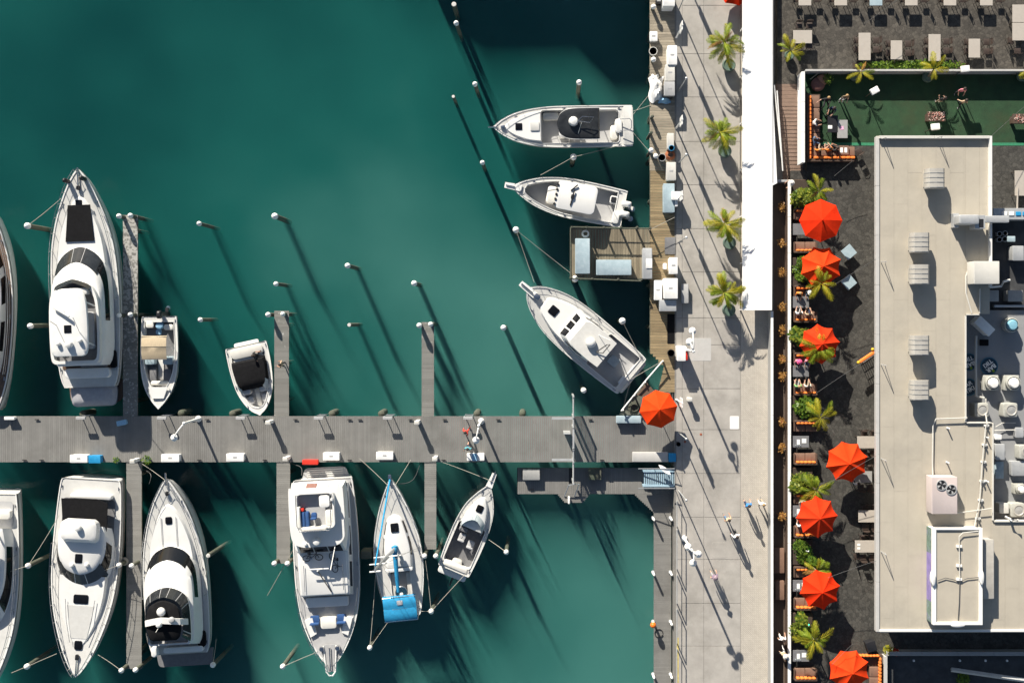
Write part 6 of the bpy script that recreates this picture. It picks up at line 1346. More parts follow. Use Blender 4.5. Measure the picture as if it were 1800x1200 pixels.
for x in range(1432, 1497, 8): wbox(MB(), x, x + 7.4, 274.5, 279, TE + .45, TE + .8, .05, .05).build('pillow', orange, sf, True, world=True)
t1 = table(1464, 218, 18, 30, TE, 'black low table among the seated group on the turf', black, .6); t2 = table(1481, 227, 18, 32, TE, 'dark table with a pink card on the turf', tableg, .6)
MB().rbox(-.2, .08, -.05, .2, .605, .615, .01, .002).build('card', pinkp, t2); MB().rbox(-.35, -.05, -.35, -.1, .605, .615, .01, .002).build('card', paper, t1)
t3 = table(1483, 264, 18, 16, TE, 'small brown table with two white menus beside the corner sofa', brownc, .6)
for q in (-1, 1): MB().rbox(q * .15 - .1, q * .15 + .1, -.18, .18, .605, .615, .01, .002).build('menu', paper, t3)
for px, py, s_, lab in ((1436, 150, .5, 'reddish brown round pouf in the turf corner'), (1443, 143, .42, 'terracotta pouf behind the reddish one')):
    o = root('pouf', lab, 'pouf', P(px, py, TE)); MB().lathe([(s_ * .8, 0), (s_, .15), (s_, .35), (s_ * .75, .46), (.01, .48)], (0, 0, 0), 16).build('cushion', mat('pouf_red', (.2, .09, .07), .85, .2, 5) if s_ > .45 else mat('terracotta', (.42, .2, .12), .85, .15, 5), o, True); MB().lathe([(s_ * 1.01, .22), (s_ * 1.02, .25), (s_ * 1.01, .28)], (0, 0, 0), 16).build('piping', brown, o)
chair(1506, 268, TE, .6, 'dark chair at the lower right of the corner sofa', 'chairs on the upper terrace')
# string-light cables over the terrace
for i, (a, b_) in enumerate((((1545, 452, 3.7), (1458, 506, 3.0)), ((1545, 618, 3.7), (1436, 690, 3.0)), ((1545, 798, 3.7), (1442, 858, 3.0)), ((1540, 985, 3.7), (1455, 1015, 3.0)), ((1500, 1130, 3.2), (1462, 1168, 3.0)), ((1578, 0, 3.0), (1520, 42, 3.0)), ((1440, 128, 2.5), (1424, 140, 2.0)), ((1744, 238, 3.8), (1800, 188, 3.0)), ((1500, 282, 2.5), (1466, 310, 2.2)))):
    A = P(*a); mb = MB(); mb.tube([p - A for p in sag(A, P(*b_), 6, .04)], .013, 5); o = mb.build('light_cable', wire, None, loc=A)
    tag(o, ('cable from the building to below the second parasol', 'cable beside the fourth planter', 'cable crossing the building-side parasol', 'cable beside the second lowest parasol', 'cable over the corner seat at the lower edge', 'cable above the pale tables', 'short cable at the turf corner', 'green-side cable from the roof corner to the right edge', 'cable below the turf sofa')[i], 'cable', 'string light cables')
# corner sofa at the lower edge
cs = root('corner_sofa', 'brown corner sofa with orange cushions beside the lowest parasol', 'sofa', P(1525, 1175, TE))
wbox(MB(), 1498, 1552, 1150, 1170, TE, TE + .3, .05).build('frame', brown, cs, world=True); wbox(MB(), 1528, 1552, 1170.3, 1230, TE, TE + .3, .05).build('frame', brown, cs, world=True)
for y in range(1172, 1230, 18): wbox(MB(), 1529, 1545, y, y + 17, TE + .3, TE + .45, .06, .04).build('seat_cushion', brownc, cs, True, world=True)
for x in range(1499, 1543, 6): wbox(MB(), x, x + 5.4, 1151, 1154.5, TE + .4, TE + .75, .05, .05).build('pillow', orange, cs, True, world=True)
for y in range(1156, 1228, 6): wbox(MB(), 1546, 1550, y, y + 5.4, TE + .4, TE + .75, .05, .05).build('pillow', orange, cs, True, world=True)
bx('waste_bin', 'black cube bin above the lower corner sofa', 'bin', 1532, 1136, 17, 18, TE, .7, black, rz=.3, latch=False)
flowers(1557, 1138, TE, 'yellow-green bush beside the black cube bin', .42, 260, leafmat('yellow_bush', (.2, .25, .02), (.5, .42, .03)), 'bush'); flowers(1571, 1142, TE, 'small red-leaved plant next to the yellow bush', .3, 120, redl, 'red_plant')
lw = wall('low_wall', 'grey ledge running right from the lower corner sofa', 1558, 2000, 1145, 1152, TE, TE + .7, galv, tableg); lw2 = wall('low_wall', 'grey upright post wall beside the lower corner sofa', 1554, 1560, 1153, 1300, TE, TE + .7, conclight, conclight)
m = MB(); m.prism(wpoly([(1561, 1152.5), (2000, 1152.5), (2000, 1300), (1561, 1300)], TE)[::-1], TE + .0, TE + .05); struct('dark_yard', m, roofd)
m = MB(); A = P(1672, 1176, TE + 1); C_ = P(1830, 1199, TE + 1); m.tube([A - A, C_ - A], .16, 4); o = m.build('timber_beam', galv, None, loc=A); tag(o, 'long grey beam lying slanted in the dark yard at the lower edge', 'beam')
o = root('yard_shrub', 'dim green plant in the dark yard at the lower edge', 'plant', P(1690, 1192, TE)); leaves(160, .5, .7, .4, .4, .2).build('foliage', shrubg, o); MB().lathe([(.2, 0), (.25, .2)], (0, 0, 0), 10).build('pot', potg, o)
for i, px in enumerate((1606, 1687, 1732, 1770)):
    o = root('wall_spotlight', ORD[i] + ' small white spotlight from the left in the dark yard', 'lamp', P(px, 1160, TE + .06), 0, 'spotlights in the yard'); MB().lathe([(.06, 0), (.07, .1), (.02, .14)], (0, 0, 0), 8).build('lamp_head', whitep, o, True); MB().lathe([(.02, -.0), (.1, .01)], (0, 0, 0), 8).build('base', galv, o)
# ================================================================ building
RZ = 3.6
bd = root('building', 'flat-roofed beige building with vents and a white roof box', 'building', P(1640, 680, TE))
RP = [(1541, 239), (1744, 239), (1744, 505), (1723, 505), (1723, 553), (1697, 553), (1697, 743), (1746, 743), (1746, 916), (1900, 916), (1900, 1111), (1541, 1111)]
m = MB(); m.prism(wpoly(RP, RZ), RZ - .25, RZ - .012); rf = m.build('roof', roofm, bd, world=True)
m = MB(); m.prism(wpoly([(1568, 262), (1735, 262), (1735, 500), (1690, 560), (1690, 750), (1735, 760), (1735, 925), (1890, 930), (1890, 1092), (1568, 1092)], RZ), TE, RZ - .25); m.build('wall', mat('building_wall', (.42, .38, .33), .85, .1, 1), bd, world=True)
# membrane sheets laid with open laps
def sheets(x0, x1, y0, y1, w=24.6):
    x = x0; j = 0
    while x < x1 - 1:
        xe = min(x + w, x1); y = y0 - (j % 3) * 55
        while y < y1 - 1:
            ye = y + 168; a, c = max(y, y0), min(ye, y1)
            if c - a > 3: wbox(MB(), x, xe - .22, a, c - .22, RZ - .012, RZ + random.uniform(0, .004)).build('roof_sheet', roofm, rf, world=True)
            y = ye
        x = xe; j += 1
sheets(1547, 1697, 246, 1106); sheets(1697.2, 1740, 246, 552); sheets(1697.2, 1742, 748, 1106); sheets(1742.2, 1898, 921, 1106)
def coping(pts, w, h, m, name='parapet'):
    for (a, c) in zip(pts[:-1], pts[1:]):
        x0, x1 = sorted((a[0], c[0])); y0, y1 = sorted((a[1], c[1])); v = (y1 - y0) > (x1 - x0); n = max(1, round(max(x1 - x0, y1 - y0) / 90))
        for i in range(n):
            if v: s0 = y0 + (y1 - y0) * i / n; s1 = y0 + (y1 - y0) * (i + 1) / n - .3; wbox(MB(), a[0] - w / 2, a[0] + w / 2, s0, s1, RZ - .3, RZ + h, .02, .015).build(name, m, bd, world=True)
            else: s0 = x0 + (x1 - x0) * i / n; s1 = x0 + (x1 - x0) * (i + 1) / n - .3; wbox(MB(), s0, s1, a[1] - w / 2, a[1] + w / 2, RZ - .3, RZ + h, .02, .015).build(name, m, bd, world=True)
coping([(1543, 240), (1543, 1110)], 6, .1, conclight); coping([(1546, 241), (1740, 241)], 5, .32, gel2); coping([(1742, 239), (1742, 505)], 4.5, .3, gel); coping([(1546, 1108), (1900, 1108)], 4, .12, gel)
coping([(1723, 507), (1723, 551)], 2, .15, gel2); coping([(1699, 553), (1722, 553)], 2, .15, gel2); coping([(1698, 555), (1698, 742)], 2.2, .15, gel2); coping([(1700, 743), (1744, 743)], 2.2, .15, gel2); coping([(1746, 744), (1746, 915)], 2.2, .15, gel2); coping([(1748, 916), (1900, 916)], 2.6, .15, gel2)
# hooded vents
def vent(px, py, label, w=33):
    c = P(px, py, RZ + 1.3); o = root('roof_vent', label, 'vent', (c.x, c.y, RZ), 0, 'hooded roof vents'); w = w / S * (H - RZ - 1.3) / H; a = w / 2
    MB().box(-.5, .5, -.48, .48, .004, .75).build('curb', ribm, o)
    prof = [(-a, .62), (-a - .02, .8), (-a * .93, 1.08), (-a * .72, 1.25), (0, 1.32), (a * .72, 1.25), (a * .93, 1.08), (a + .02, .8), (a, .62)]
    m = MB(); m.loft([[(x, y, z) for x, z in prof] for y in (-a * 1.05, a * 1.05)]); hd = m.build('hood', ribm, o, True)
    for y in (-.98, -.45, 0.05, .55): m = MB(); m.loft([[(x * 1.012, yy, z + .022) for x, z in prof] for yy in (y * a, y * a + .05)]); m.build('rib', tableg, hd)
for px, py, lab in ((1647, 313, 'ribbed roof vent topmost, set right of the others'), (1620, 426, 'ribbed roof vent second from the top'), (1620, 482, 'ribbed roof vent third from the top, just below the second'), (1620, 607, 'ribbed roof vent fourth from the top'), (1620, 686, 'ribbed roof vent lowest of the five')): vent(px, py, lab)
# roof box with white parapet
rb = root('roof_box', 'white-edged raised box on the roof with a painted purple side', 'roof box', P(1683, 1015, RZ)); ZB = RZ + 1.5
wbox(MB(), 1642, 1726, 931, 1096, RZ, ZB - .12).build('wall', whitep, rb, world=True); wbox(MB(), 1643, 1725, 932, 1095, ZB - .12, ZB - .1).build('roof', roofm, rb, world=True)
for q in ((1640, 1646, 928, 1098), (1721.5, 1727.5, 928, 1098), (1646.2, 1721.3, 928, 931), (1646.2, 1721.3, 1093, 1098)): wbox(MB(), *q, ZB - .3, ZB + .03, .02, .02).build('parapet', whitep, rb, world=True)
for a, c, mm in ((930, 975, muralg), (975, 1060, muralp), (1060, 1097, muralg)): 
    q = P(1642, a, ZB - .12); q2 = P(1642, c, ZB - .12); m = MB(); m.box(q.x - .05, q.x - .003, q2.y, q.y - .01, RZ + .05, ZB - .32); m.build('mural_panel', muralp if mm is muralp else mm, rb, world=True)
for q in ((1640, 1016), (1725, 1014)): m = MB(); c = P(*q, ZB + .1); m.lathe([(.22, -.2), (.22, .1), (.16, .14)], c, 14, .7, 2.2); m.build('bracket', whitep, rb, True, world=True)
m = MB(); c = P(1683, 1097, ZB + .1); m.lathe([(.25, -.2), (.25, .08), (.18, .12)], c, 14, 2, .7); m.build('bracket', whitep, rb, True, world=True)
m = MB(); m.tube([P(1720, 933, ZB + .1), P(1692, 936, ZB + .1), P(1686, 942, ZB + .1), P(1687, 1017, ZB + .1)], .03); m.build('pipe', gel2, rb, True, world=True)
for y in (960, 994, 1018): wbox(MB(), 1682, 1691, y - 2, y + 2, ZB - .1, ZB + .06).build('pipe_support', whitep, rb, world=True)
m = MB(); m.tube([P(1648, 1020, ZB), P(1662, 1015, ZB), P(1676, 1018, ZB), P(1687, 1022, ZB), P(1700, 1016, ZB), P(1720, 1014, ZB)], .025); m.tube([P(1687, 1022, ZB), P(1686, 1060, ZB), P(1684, 1090, ZB)], .025); m.build('cable', wire, rb, world=True)
bx('roof_cabinet', 'grey louvred cabinet along the right side of the roof box', 'cabinet', 1738, 1000, 19, 104, RZ, .9, galv, lid=ribm, latch=False)
# pink air conditioner
ac = root('air_conditioner', 'large pinkish air conditioner with two fans on the roof', 'air conditioner', P(1660, 870, RZ)); wbox(MB(), 1638, 1683, 838, 903, RZ + .15, RZ + 1.25, .03, .03).build('casing', acm, ac, True, world=True)
for x in (1650, 1672): wbox(MB(), x, x + 4, 840, 901, RZ + .004, RZ + .15).build('skid', galv, ac, world=True)
for x, y in ((1655, 852), (1672, 860)):
    c = P(x, y, RZ + 1.25); m = MB(); m.lathe([(.36, 0), (.38, .05), (.33, .06), (.325, .002)], c, 20); fr_ = m.build('fan_ring', galv, ac, True, world=True)
    m = MB(); m.lathe([(.32, .003), (.32, .008)], c, 20); m.build('fan_opening', black, fr_, world=True)
    for i in range(4):
        a = i * pi / 2 + .4; m = MB(); m.poly([c + Vector((.05 * cos(a), .05 * sin(a), .03)), c + Vector((.3 * cos(a - .3), .3 * sin(a - .3), .02)), c + Vector((.3 * cos(a + .3), .3 * sin(a + .3), .04))]); m.build('fan_blade', greydeck, fr_, world=True)
m = MB(); m.tube([P(1640, 842, RZ + .4), P(1639, 810, RZ + .25), P(1640, 748, RZ + .25), P(1645, 736, RZ + .25), P(1700, 734, RZ + .25)], .04); o = m.build('conduit', gel2, None, True); tag(o, 'white conduit bending from the air conditioner towards the roof notch', 'pipe')
m = MB(); m.tube([P(1733, 746, RZ + .25), P(1727, 810, RZ + .25), P(1722, 880, RZ + .25), P(1713, 925, RZ + .25)], .04); o = m.build('conduit', gel2, None, True); tag(o, 'long white roof pipe on blocks running to the roof box', 'pipe')
m = MB(); m.tube([P(1683, 901, RZ + .3), P(1743, 893, RZ + .35)], .032); o = m.build('conduit', gel2, None, True); tag(o, 'thin white pipe crossing to the right of the air conditioner', 'pipe')
for i, (x, y) in enumerate(((1733, 747), (1730, 781), (1728, 811), (1726, 845), (1723, 878), (1718, 910))):
    o = root('pipe_block', ORD[i] + ' pipe support block from the top under the long roof pipe', 'support', P(x, y, RZ), 0, 'pipe support blocks'); MB().rbox(-.18, .18, -.06, .06, .006, .14, .02, .01).build('block', whitep, o); MB().box(-.03, .03, -.09, .09, .16, .34).build('clamp', galv, o)
for i, (x, y) in enumerate(((1665, 752), (1664, 812), (1733, 768), (1733, 845))):
    o = root('vent_pipe', ORD[i] + ' short upright vent pipe on the lower roof half', 'pipe', P(x, y, RZ), 0, 'short vent pipes'); MB().lathe([(.05, .006), (.05, .45), (.03, .46)], (0, 0, 0), 8).build('pipe', whitep, o, True); MB().lathe([(.1, .006), (.07, .06)], (0, 0, 0), 8).build('collar', galv, o)
# triangular wire brackets on the roof edge
for i, (x, y) in enumerate(((1548, 245), (1645, 243), (1548, 460), (1548, 640), (1548, 805), (1548, 968))):
    o = root('cable_bracket', ORD[i] + ' triangular cable bracket on the roof edge, clockwise from the upper left corner' if i < 2 else ORD[i - 2] + ' triangular cable bracket down the left roof edge', 'bracket', P(x, y, RZ), 0, 'cable brackets'); MB().tube([(0, 0, .05), (.05, -.05, 1.1)], .025).build('upright', galv, o); MB().tube([(.05, -.05, 1.1), (.3, -.1, .02)], .02).build('stay', galv, o)
# kitchen exhaust hood and ducts
kh = root('exhaust_unit', 'galvanised exhaust unit with a duct crossing the right roof edge', 'exhaust', P(1710, 390, RZ)); wbox(MB(), 1686, 1722, 377, 394, RZ + .3, RZ + 1.5, .1, .1).build('casing', galv, kh, True, world=True); wbox(MB(), 1676, 1686, 375, 400, RZ + .004, RZ + .5, .02, .02).build('inlet', galv, kh, world=True)
wbox(MB(), 1714, 1732, 378, 402, RZ + .3, RZ + 1.3, .03, .03).build('outlet_box', galv, kh, world=True); wbox(MB(), 1721, 1729, 385, 400, RZ + 1.3, RZ + 1.31).build('outlet_opening', black, kh, world=True); wbox(MB(), 1732.3, 1774, 379, 391, RZ + .5, RZ + .9, .03, .03).build('duct', galv, kh, True, world=True)
for x in (1690, 1716): wbox(MB(), x, x + 3, 379, 392, RZ + .004, RZ + .3).build('leg', galv, kh, world=True)
o = root('condenser_box', 'beige box unit with a side grille on the right roof edge', 'air conditioner', P(1734, 480, RZ)); wbox(MB(), 1712, 1757, 459, 499, RZ + .1, RZ + 1.3, .04, .03).build('casing', gel2, o, True, world=True); q = P(1714, 478, RZ + .7); MB().box(q.x - .05, q.x + .06, q.y - .4, q.y + .4, RZ + .4, RZ + 1.0).build('grille', black, o, world=True); wbox(MB(), 1716, 1753, 463, 495, RZ + .004, RZ + .1).build('skid', galv, o, world=True)
m = MB(); m.tube([P(1707, 460, RZ + .06), P(1698, 485, RZ + .06), P(1698, 515, RZ + .06), P(1708, 550, RZ + .06)], .05); o = m.build('drain_hose', gel2, None, True); tag(o, 'white hose curving on the roof left of the beige box unit', 'hose')
# ---------------------------------------------------------------- lower service roof
SZ = 1.0
m = MB(); m.prism(wpoly([(1699, 545), (1900, 545), (1900, 915), (1748, 915), (1748, 745), (1699, 745)], SZ), TE, SZ); sr = root('service_roof', 'grey lower service roof crowded with fans right of the main roof', 'roof', P(1750, 700, TE)); m.build('roof_slab', roofg, sr, world=True)
m = MB(); m.prism(wpoly([(1746, 388), (1900, 388), (1900, 544), (1726, 544), (1726, 508), (1746, 508)], TE + .06), TE, TE + .06); m.build('shade_toned_slab', roofd, sr, world=True)  # slab coloured dark to stand in for the parapet's shade
wbox(MB(), 1748, 1900, 536, 540, SZ, SZ + .3).build('upstand', galv, sr, world=True)
def roundfan(label, px, py, r, m_top, sq=None, z=SZ):
    o = root('exhaust_fan', label, 'fan', P(px, py, z), 0, 'fans on the service roof')
    if sq: MB().rbox(-r * 1.15, r * 1.05, -r * 1.1, r * 1.1, .004, .45, .06, .03).build('curb', fanm, o, True)
    MB().lathe([(r, .1 if not sq else .455), (r * 1.08, .6), (r * 1.05, .75), (r * .92, .78), (r * .9, .6)], (0, 0, 0), 22).build('housing', fanm, o, True); MB().lathe([(r * .74, .5), (r * .76, .85), (r * .6, .95), (.02, .98)], (0, 0, 0), 20).build('cap', m_top, o, True)
roundfan('round fan with a blue cap on the service roof', 1771, 571, .5, mat('blue_cap', (.2, .42, .52), .5, .1, 4)); roundfan('pale round fan left of the pair below the round sign', 1738, 672, .5, whitep, 1); roundfan('pale round fan right of the pair below the round sign', 1774, 672, .5, whitep, 1); roundfan('small fan with black ring lower right', 1787, 857, .34, whitep, 1)
def sqfan(label, px, py, z=SZ):
    o = root('square_fan', label, 'fan', P(px, py, z), 0, 'square fans on the service roof'); MB().rbox(-.52, .52, -.5, .5, .004, .8, .12, .08).build('casing', fanm, o, True)
    MB().lathe([(.38, .8), (.4, .84), (.34, .845), (.3, .805)], (.06, 0, 0), 20).build('fan_ring', ribm, o, True); MB().lathe([(.3, .802), (.3, .81), (.12, .83), (.02, .84)], (.06, 0, 0), 18).build('fan_hub', tableg, o, True)
sqfan('square grey fan at the corner of the roof notch', 1718, 719); sqfan('square grey fan right of the one at the notch corner', 1768, 719); sqfan('square fan with an orange side at the right edge', 1796, 792); sqfan('square fan at the lower right corner of the service roof', 1781, 893)
bx('duct_box', 'white slanted box duct near the upper corner of the notch', 'duct', 1731, 573, 36, 17, SZ, 1.0, whitebox, rz=-.75, latch=False)
bx('roof_hatch', 'open black square hatch below the slanted box', 'hatch', 1730, 602, 16, 11, SZ, .25, gel2, lid=blackcv, latch=False)
for px, lab in ((1743, 'left of two grey boxes above the service roof'), (1785, 'right of two grey boxes above the service roof')): bx('equipment_box', lab, 'box', px, 520, 26, 20, TE + .07, .9, tableg, latch=False)
for i, (px, py, w, d, h_) in enumerate(((1758, 794, 17, 28, .9), (1755, 768, 12, 9, .7), (1757, 826, 15, 30, .35), (1791, 823, 26, 26, .6), (1765, 893, 17, 18, .9), (1792, 760, 14, 18, .5), (1790, 445, 20, 26, .9), (1778, 420, 14, 10, .6))):
    bx('equipment_box', ORD[i] + ' pale duct box among the kitchen equipment on the service roof, from the roof notch', 'box', px, py, w, d, SZ if py > 545 else TE + .07, h_, (galv, whitebox, bluegrey, galv, gel2, galv, galv, bluegrey)[i], latch=False)
for i, (px, py) in enumerate(((1752, 412), (1762, 411), (1752, 422), (1761, 421))): tub(('upper left', 'upper right', 'lower left', 'lower right')[i] + ' of four pale round canisters in the dark service yard', px, py, TE + .07, .17, .5, galv, None, 'canister', 'canister')
m = MB(); m.tube([P(1716, 590, SZ + .4), P(1715, 640, SZ + .4), P(1716, 696, SZ + .4), P(1730, 699, SZ + .4)], .09); o = m.build('vent_duct', gel2, None, True); tag(o, 'long white duct pipe along the roof notch', 'pipe')
m = MB(); m.tube([P(1740, 505, SZ + .6), P(1760, 503, SZ + .6), P(1764, 495, SZ + .9), P(1775, 492, SZ + .6)], .08); o = m.build('vent_duct', gel, None, True); tag(o, 'white elbow pipe above the two grey boxes', 'pipe')
m = MB(); m.tube([P(1768, 908, SZ + .9), P(1778, 913, RZ + .5), P(1790, 914, RZ + .7)], .09); o = m.build('vent_duct', whitep, None, True); tag(o, 'short white bent pipe at the lower right fan', 'pipe')
m = MB(); m.tube([P(1733, 700, SZ + .3), P(1732, 722, SZ + .3), P(1735, 745, RZ + .2)], .05); m.tube([P(1748, 756, SZ + .4), P(1800, 755, SZ + .4)], .04); m.tube([P(1750, 750, SZ + .4), P(1762, 743, SZ + .4), P(1785, 743, SZ + .4)], .03); o = m.build('pipe_run', gel2, None, True); tag(o, 'cluster of thin white pipes at the lower corner of the notch', 'pipe')
# round bar signs lying on the service roof
def round_sign(label, px, py, rz, cut=False):
    o = root('round_sign', label, 'sign', P(px, py, SZ), rz); MB().lathe([(.6, .004), (.62, .05), (.6, .08), (.56, .082)], (0, 0, 0), 28).build('disc', mat('sign_navy', (.01, .035, .06), .4, .15, 4), o, True)
    MB().lathe([(.62, .05), (.64, .07), (.62, .095), (.585, .095), (.58, .08)], (0, 0, 0), 28).build('rim', mat('sign_blue', (.03, .14, .22), .4, .1, 4), o, True)
    for txt, y in (('BAR', .06), ('TIKI', -.34)):
        cu = bpy.data.curves.new('lettering', 'FONT'); cu.body = txt; cu.size = .42; cu.align_x = 'CENTER'; cu.extrude = .008; cu.offset = .012
        t = bpy.data.objects.new('tmp', cu); COL.objects.link(t); dg = bpy.context.evaluated_depsgraph_get(); me = bpy.data.meshes.new_from_object(t.evaluated_get(dg)); bpy.data.objects.remove(t)
        me.materials.clear(); me.materials.append(whitep); lo = bpy.data.objects.new('lettering', me); COL.objects.link(lo); lo.parent = o; lo.location = (-.02, y, .1)
    m = MB(); m.rbox(-.1, .06, .34, .56, .085, .1, .05, .006); m.build('lime_emblem', leafmat('lime', (.2, .35, .02), (.25, .4, .03)), o)
round_sign('round navy sign reading TIKI BAR in white letters', 1738, 643, radians(218)); round_sign('half-hidden round bar sign leaning in the roof notch, upper one', 1702, 636, radians(200)); round_sign('half-hidden round bar sign leaning in the roof notch, lower one', 1702, 680, radians(30))
# pergola and yard right of the roof
pg = root('service_counter', 'grey counter with white trays right of the upper roof', 'counter', P(1775, 375, TE)); wbox(MB(), 1746, 1900, 366, 386, TE, TE + 1.1, .02, .02).build('counter', galv, pg, world=True)
for i in range(4): wbox(MB(), 1762 + i * 12, 1771 + i * 12, 372, 379, TE + 1.1, TE + 1.16, .03, .02).build('tray', whitebox if i < 2 else bluep, pg, world=True)
table(1796, 322, 24, 44, TE, 'pale table at the right edge beside the roof', tablew, .74); m = MB(); m.tube([P(1789, 330, TE + .8), P(1788, 368, TE + .8)], .06); o = m.build('plank', tablew); tag(o, 'narrow pale plank leaning from the right edge table', 'plank')
# ================================================================ people
skin1 = mat('skin_light', (.5, .29, .2), .6, .06, 6); skin2 = mat('skin_tan', (.34, .18, .11), .6, .06, 6); hairm = mat('hair_dark', (.03, .02, .015), .7, .3, 20); hairb = mat('hair_fair', (.35, .22, .1), .7, .3, 20)
shoe = mat('shoe', (.2, .2, .2), .7, .2, 8)
def cloth(n, c): return mat('cloth_' + n, c, .85, .12, 6, bump=.2, bscale=25)
def body_mesh(pose):
    """one continuous skinned body with five-fingered hands; returns mesh with slots shirt, trousers, skin, shoes and the head position"""
    J = []; E = []; T = []     # joints (co, radius), edges, slot of each edge
    def j(co, r): J.append((Vector(co), r if isinstance(r, tuple) else (r, r))); return len(J) - 1
    def e(a, b, s): E.append((a, b)); T.append(s)
    sit = pose.get('sit', False); hz = .50 if sit else .93; tl = pose.get('lean', 0.0)
    def tor(h): return (0, tl * h, hz + h * cos(min(1, abs(tl))))
    pel = j((0, 0, hz), (.15, .11)); sp = j(tor(.2), (.135, .1)); chs = j(tor(.38), (.165, .11)); nk = j(tor(.54), .058)
    hx = tor(.54); h1 = j((0, hx[1] + .02, hx[2] + .07), .068); h2 = j((0, hx[1] + .025, hx[2] + .15), (.08, .095)); h3 = j((0, hx[1] + .01, hx[2] + .22), (.07, .08)); no = j((0, hx[1] + .12, hx[2] + .13), .018)
    e(pel, sp, 0); e(sp, chs, 0); e(chs, nk, 0); e(nk, h1, 2); e(h1, h2, 2); e(h2, h3, 2); e(h2, no, 2)
    sl = pose.get('short', True); st_ = pose.get('shorts', False)
    for s, arm, leg in ((1, pose['armR'], pose['legR']), (-1, pose['armL'], pose['legL'])):
        c = tor(.44); sh = j((s * .185, c[1], c[2]), .062); e(chs, sh, 0)
        u, f = arm     # directions of upper arm and forearm
        el = j(J[sh][0] + Vector((s * u[0], u[1], u[2])).normalized() * .29, .047); wr = j(J[el][0] + Vector((s * f[0], f[1], f[2])).normalized() * .25, .03)
        e(sh, el, 0); e(el, wr, 2 if sl else 0)
        d = (J[wr][0] - J[el][0]).normalized(); sd_ = Vector((0, 0, 1)).cross(d); sd_ = sd_.normalized() if sd_.length > .1 else Vector((1, 0, 0))
        pm = j(J[wr][0] + d * .055, (.036, .02)); e(wr, pm, 2)
        for q, (off, ln) in enumerate(((-.026, .07), (-.009, .085), (.009, .08), (.026, .06))):
            f1 = j(J[pm][0] + d * .04 + sd_ * off, .0095); f2 = j(J[f1][0] + d * ln * .5 + Vector((0, 0, -.008)), .0085); f3 = j(J[f2][0] + d * ln * .45 + Vector((0, 0, -.02)), .0075); e(pm, f1, 2); e(f1, f2, 2); e(f2, f3, 2)
        th = j(J[wr][0] + d * .03 + sd_ * .045 * -s, .011); t2 = j(J[th][0] + d * .045 + sd_ * .012 * -s, .009); e(wr, th, 2); e(th, t2, 2)
        t_, k_ = leg
        hp = j((s * .09, 0, hz - .03), .095); e(pel, hp, 1); kn = j(J[hp][0] + Vector((s * t_[0], t_[1], t_[2])).normalized() * .43, .062); an = j(J[kn][0] + Vector((s * k_[0], k_[1], k_[2])).normalized() * .42, .04)
        e(hp, kn, 1); e(kn, an, 2 if st_ else 1); he = j(J[an][0] + Vector((0, .03, -.045)), .036); to = j(J[an][0] + Vector((s * .015, .17, -.055)), .032); e(an, he, 3); e(he, to, 3)
    me = bpy.data.meshes.new('body_tmp'); me.from_pydata([p for p, r in J], E, []); ob = bpy.data.objects.new('body_tmp', me); COL.objects.link(ob)
    ob.modifiers.new('skin', 'SKIN'); sv = me.skin_vertices[0].data
    for i, (p, r) in enumerate(J): sv[i].radius = r; sv[i].use_root = (i == pel)
    ss = ob.modifiers.new('sub', 'SUBSURF'); ss.levels = 1; ss.render_levels = 1
    dg = bpy.context.evaluated_depsgraph_get(); out = bpy.data.meshes.new_from_object(ob.evaluated_get(dg)); bpy.data.objects.remove(ob)
    mz = min(v.co.z for v in out.vertices)
    for v in out.vertices: v.co.z -= mz
    out.materials.clear()
    for _ in range(4): out.materials.append(None)
    seg = [(J[a][0] - Vector((0, 0, mz)), J[b][0] - Vector((0, 0, mz)), t) for (a, b), t in zip(E, T)]
    for f in out.polygons:
        c = f.center; best = None
        for a, b, t in seg:
            d = b - a; u = max(0, min(1, (c - a).dot(d) / max(1e-9, d.length_squared))); q = (a + d * u - c).length
            if best is None or q < best[0]: best = (q, t)
        f.material_index = best[1]; f.use_smooth = True
    return out, J[h2][0] - Vector((0, 0, mz))
dn = (0, 0, -1)
POSES = {'walkA': dict(armR=((.15, .35, -1), (.05, .6, -.8)), armL=((.15, -.35, -1), (.05, .1, -1)), legR=((0, -.35, -1), (0, -.6, -1)), legL=((0, .4, -1), (0, .05, -1)), shorts=True),
 'walkB': dict(armR=((.2, -.4, -1), (.1, .1, -1)), armL=((.15, .4, -1), (.05, .5, -.9)), legR=((0, .38, -1), (0, 0, -1)), legL=((0, -.35, -1), (0, -.55, -1)), short=False),
 'stand': dict(armR=((.25, .1, -1), (-.2, .6, -.5)), armL=((.25, .1, -1), (-.2, .7, -.4)), legR=((.08, 0, -1), (0, 0, -1)), legL=((.08, .05, -1), (0, 0, -1))),
 'sit': dict(sit=True, lean=.12, armR=((.2, .5, -1), (-.3, .9, -.1)), armL=((.2, .5, -1), (-.3, .9, -.1)), legR=((.12, 1, 0), (0, .1, -1)), legL=((.12, 1, 0), (0, .1, -1)), shorts=True),
 'sitwide': dict(sit=True, lean=-.2, armR=((.9, .1, -.5), (.7, .5, -.1)), armL=((.2, .5, -1), (-.3, .9, -.1)), legR=((.3, 1, 0), (.1, .1, -1)), legL=((.2, 1, 0), (0, .2, -1)))}
PM = {k: body_mesh(v) for k, v in POSES.items()}
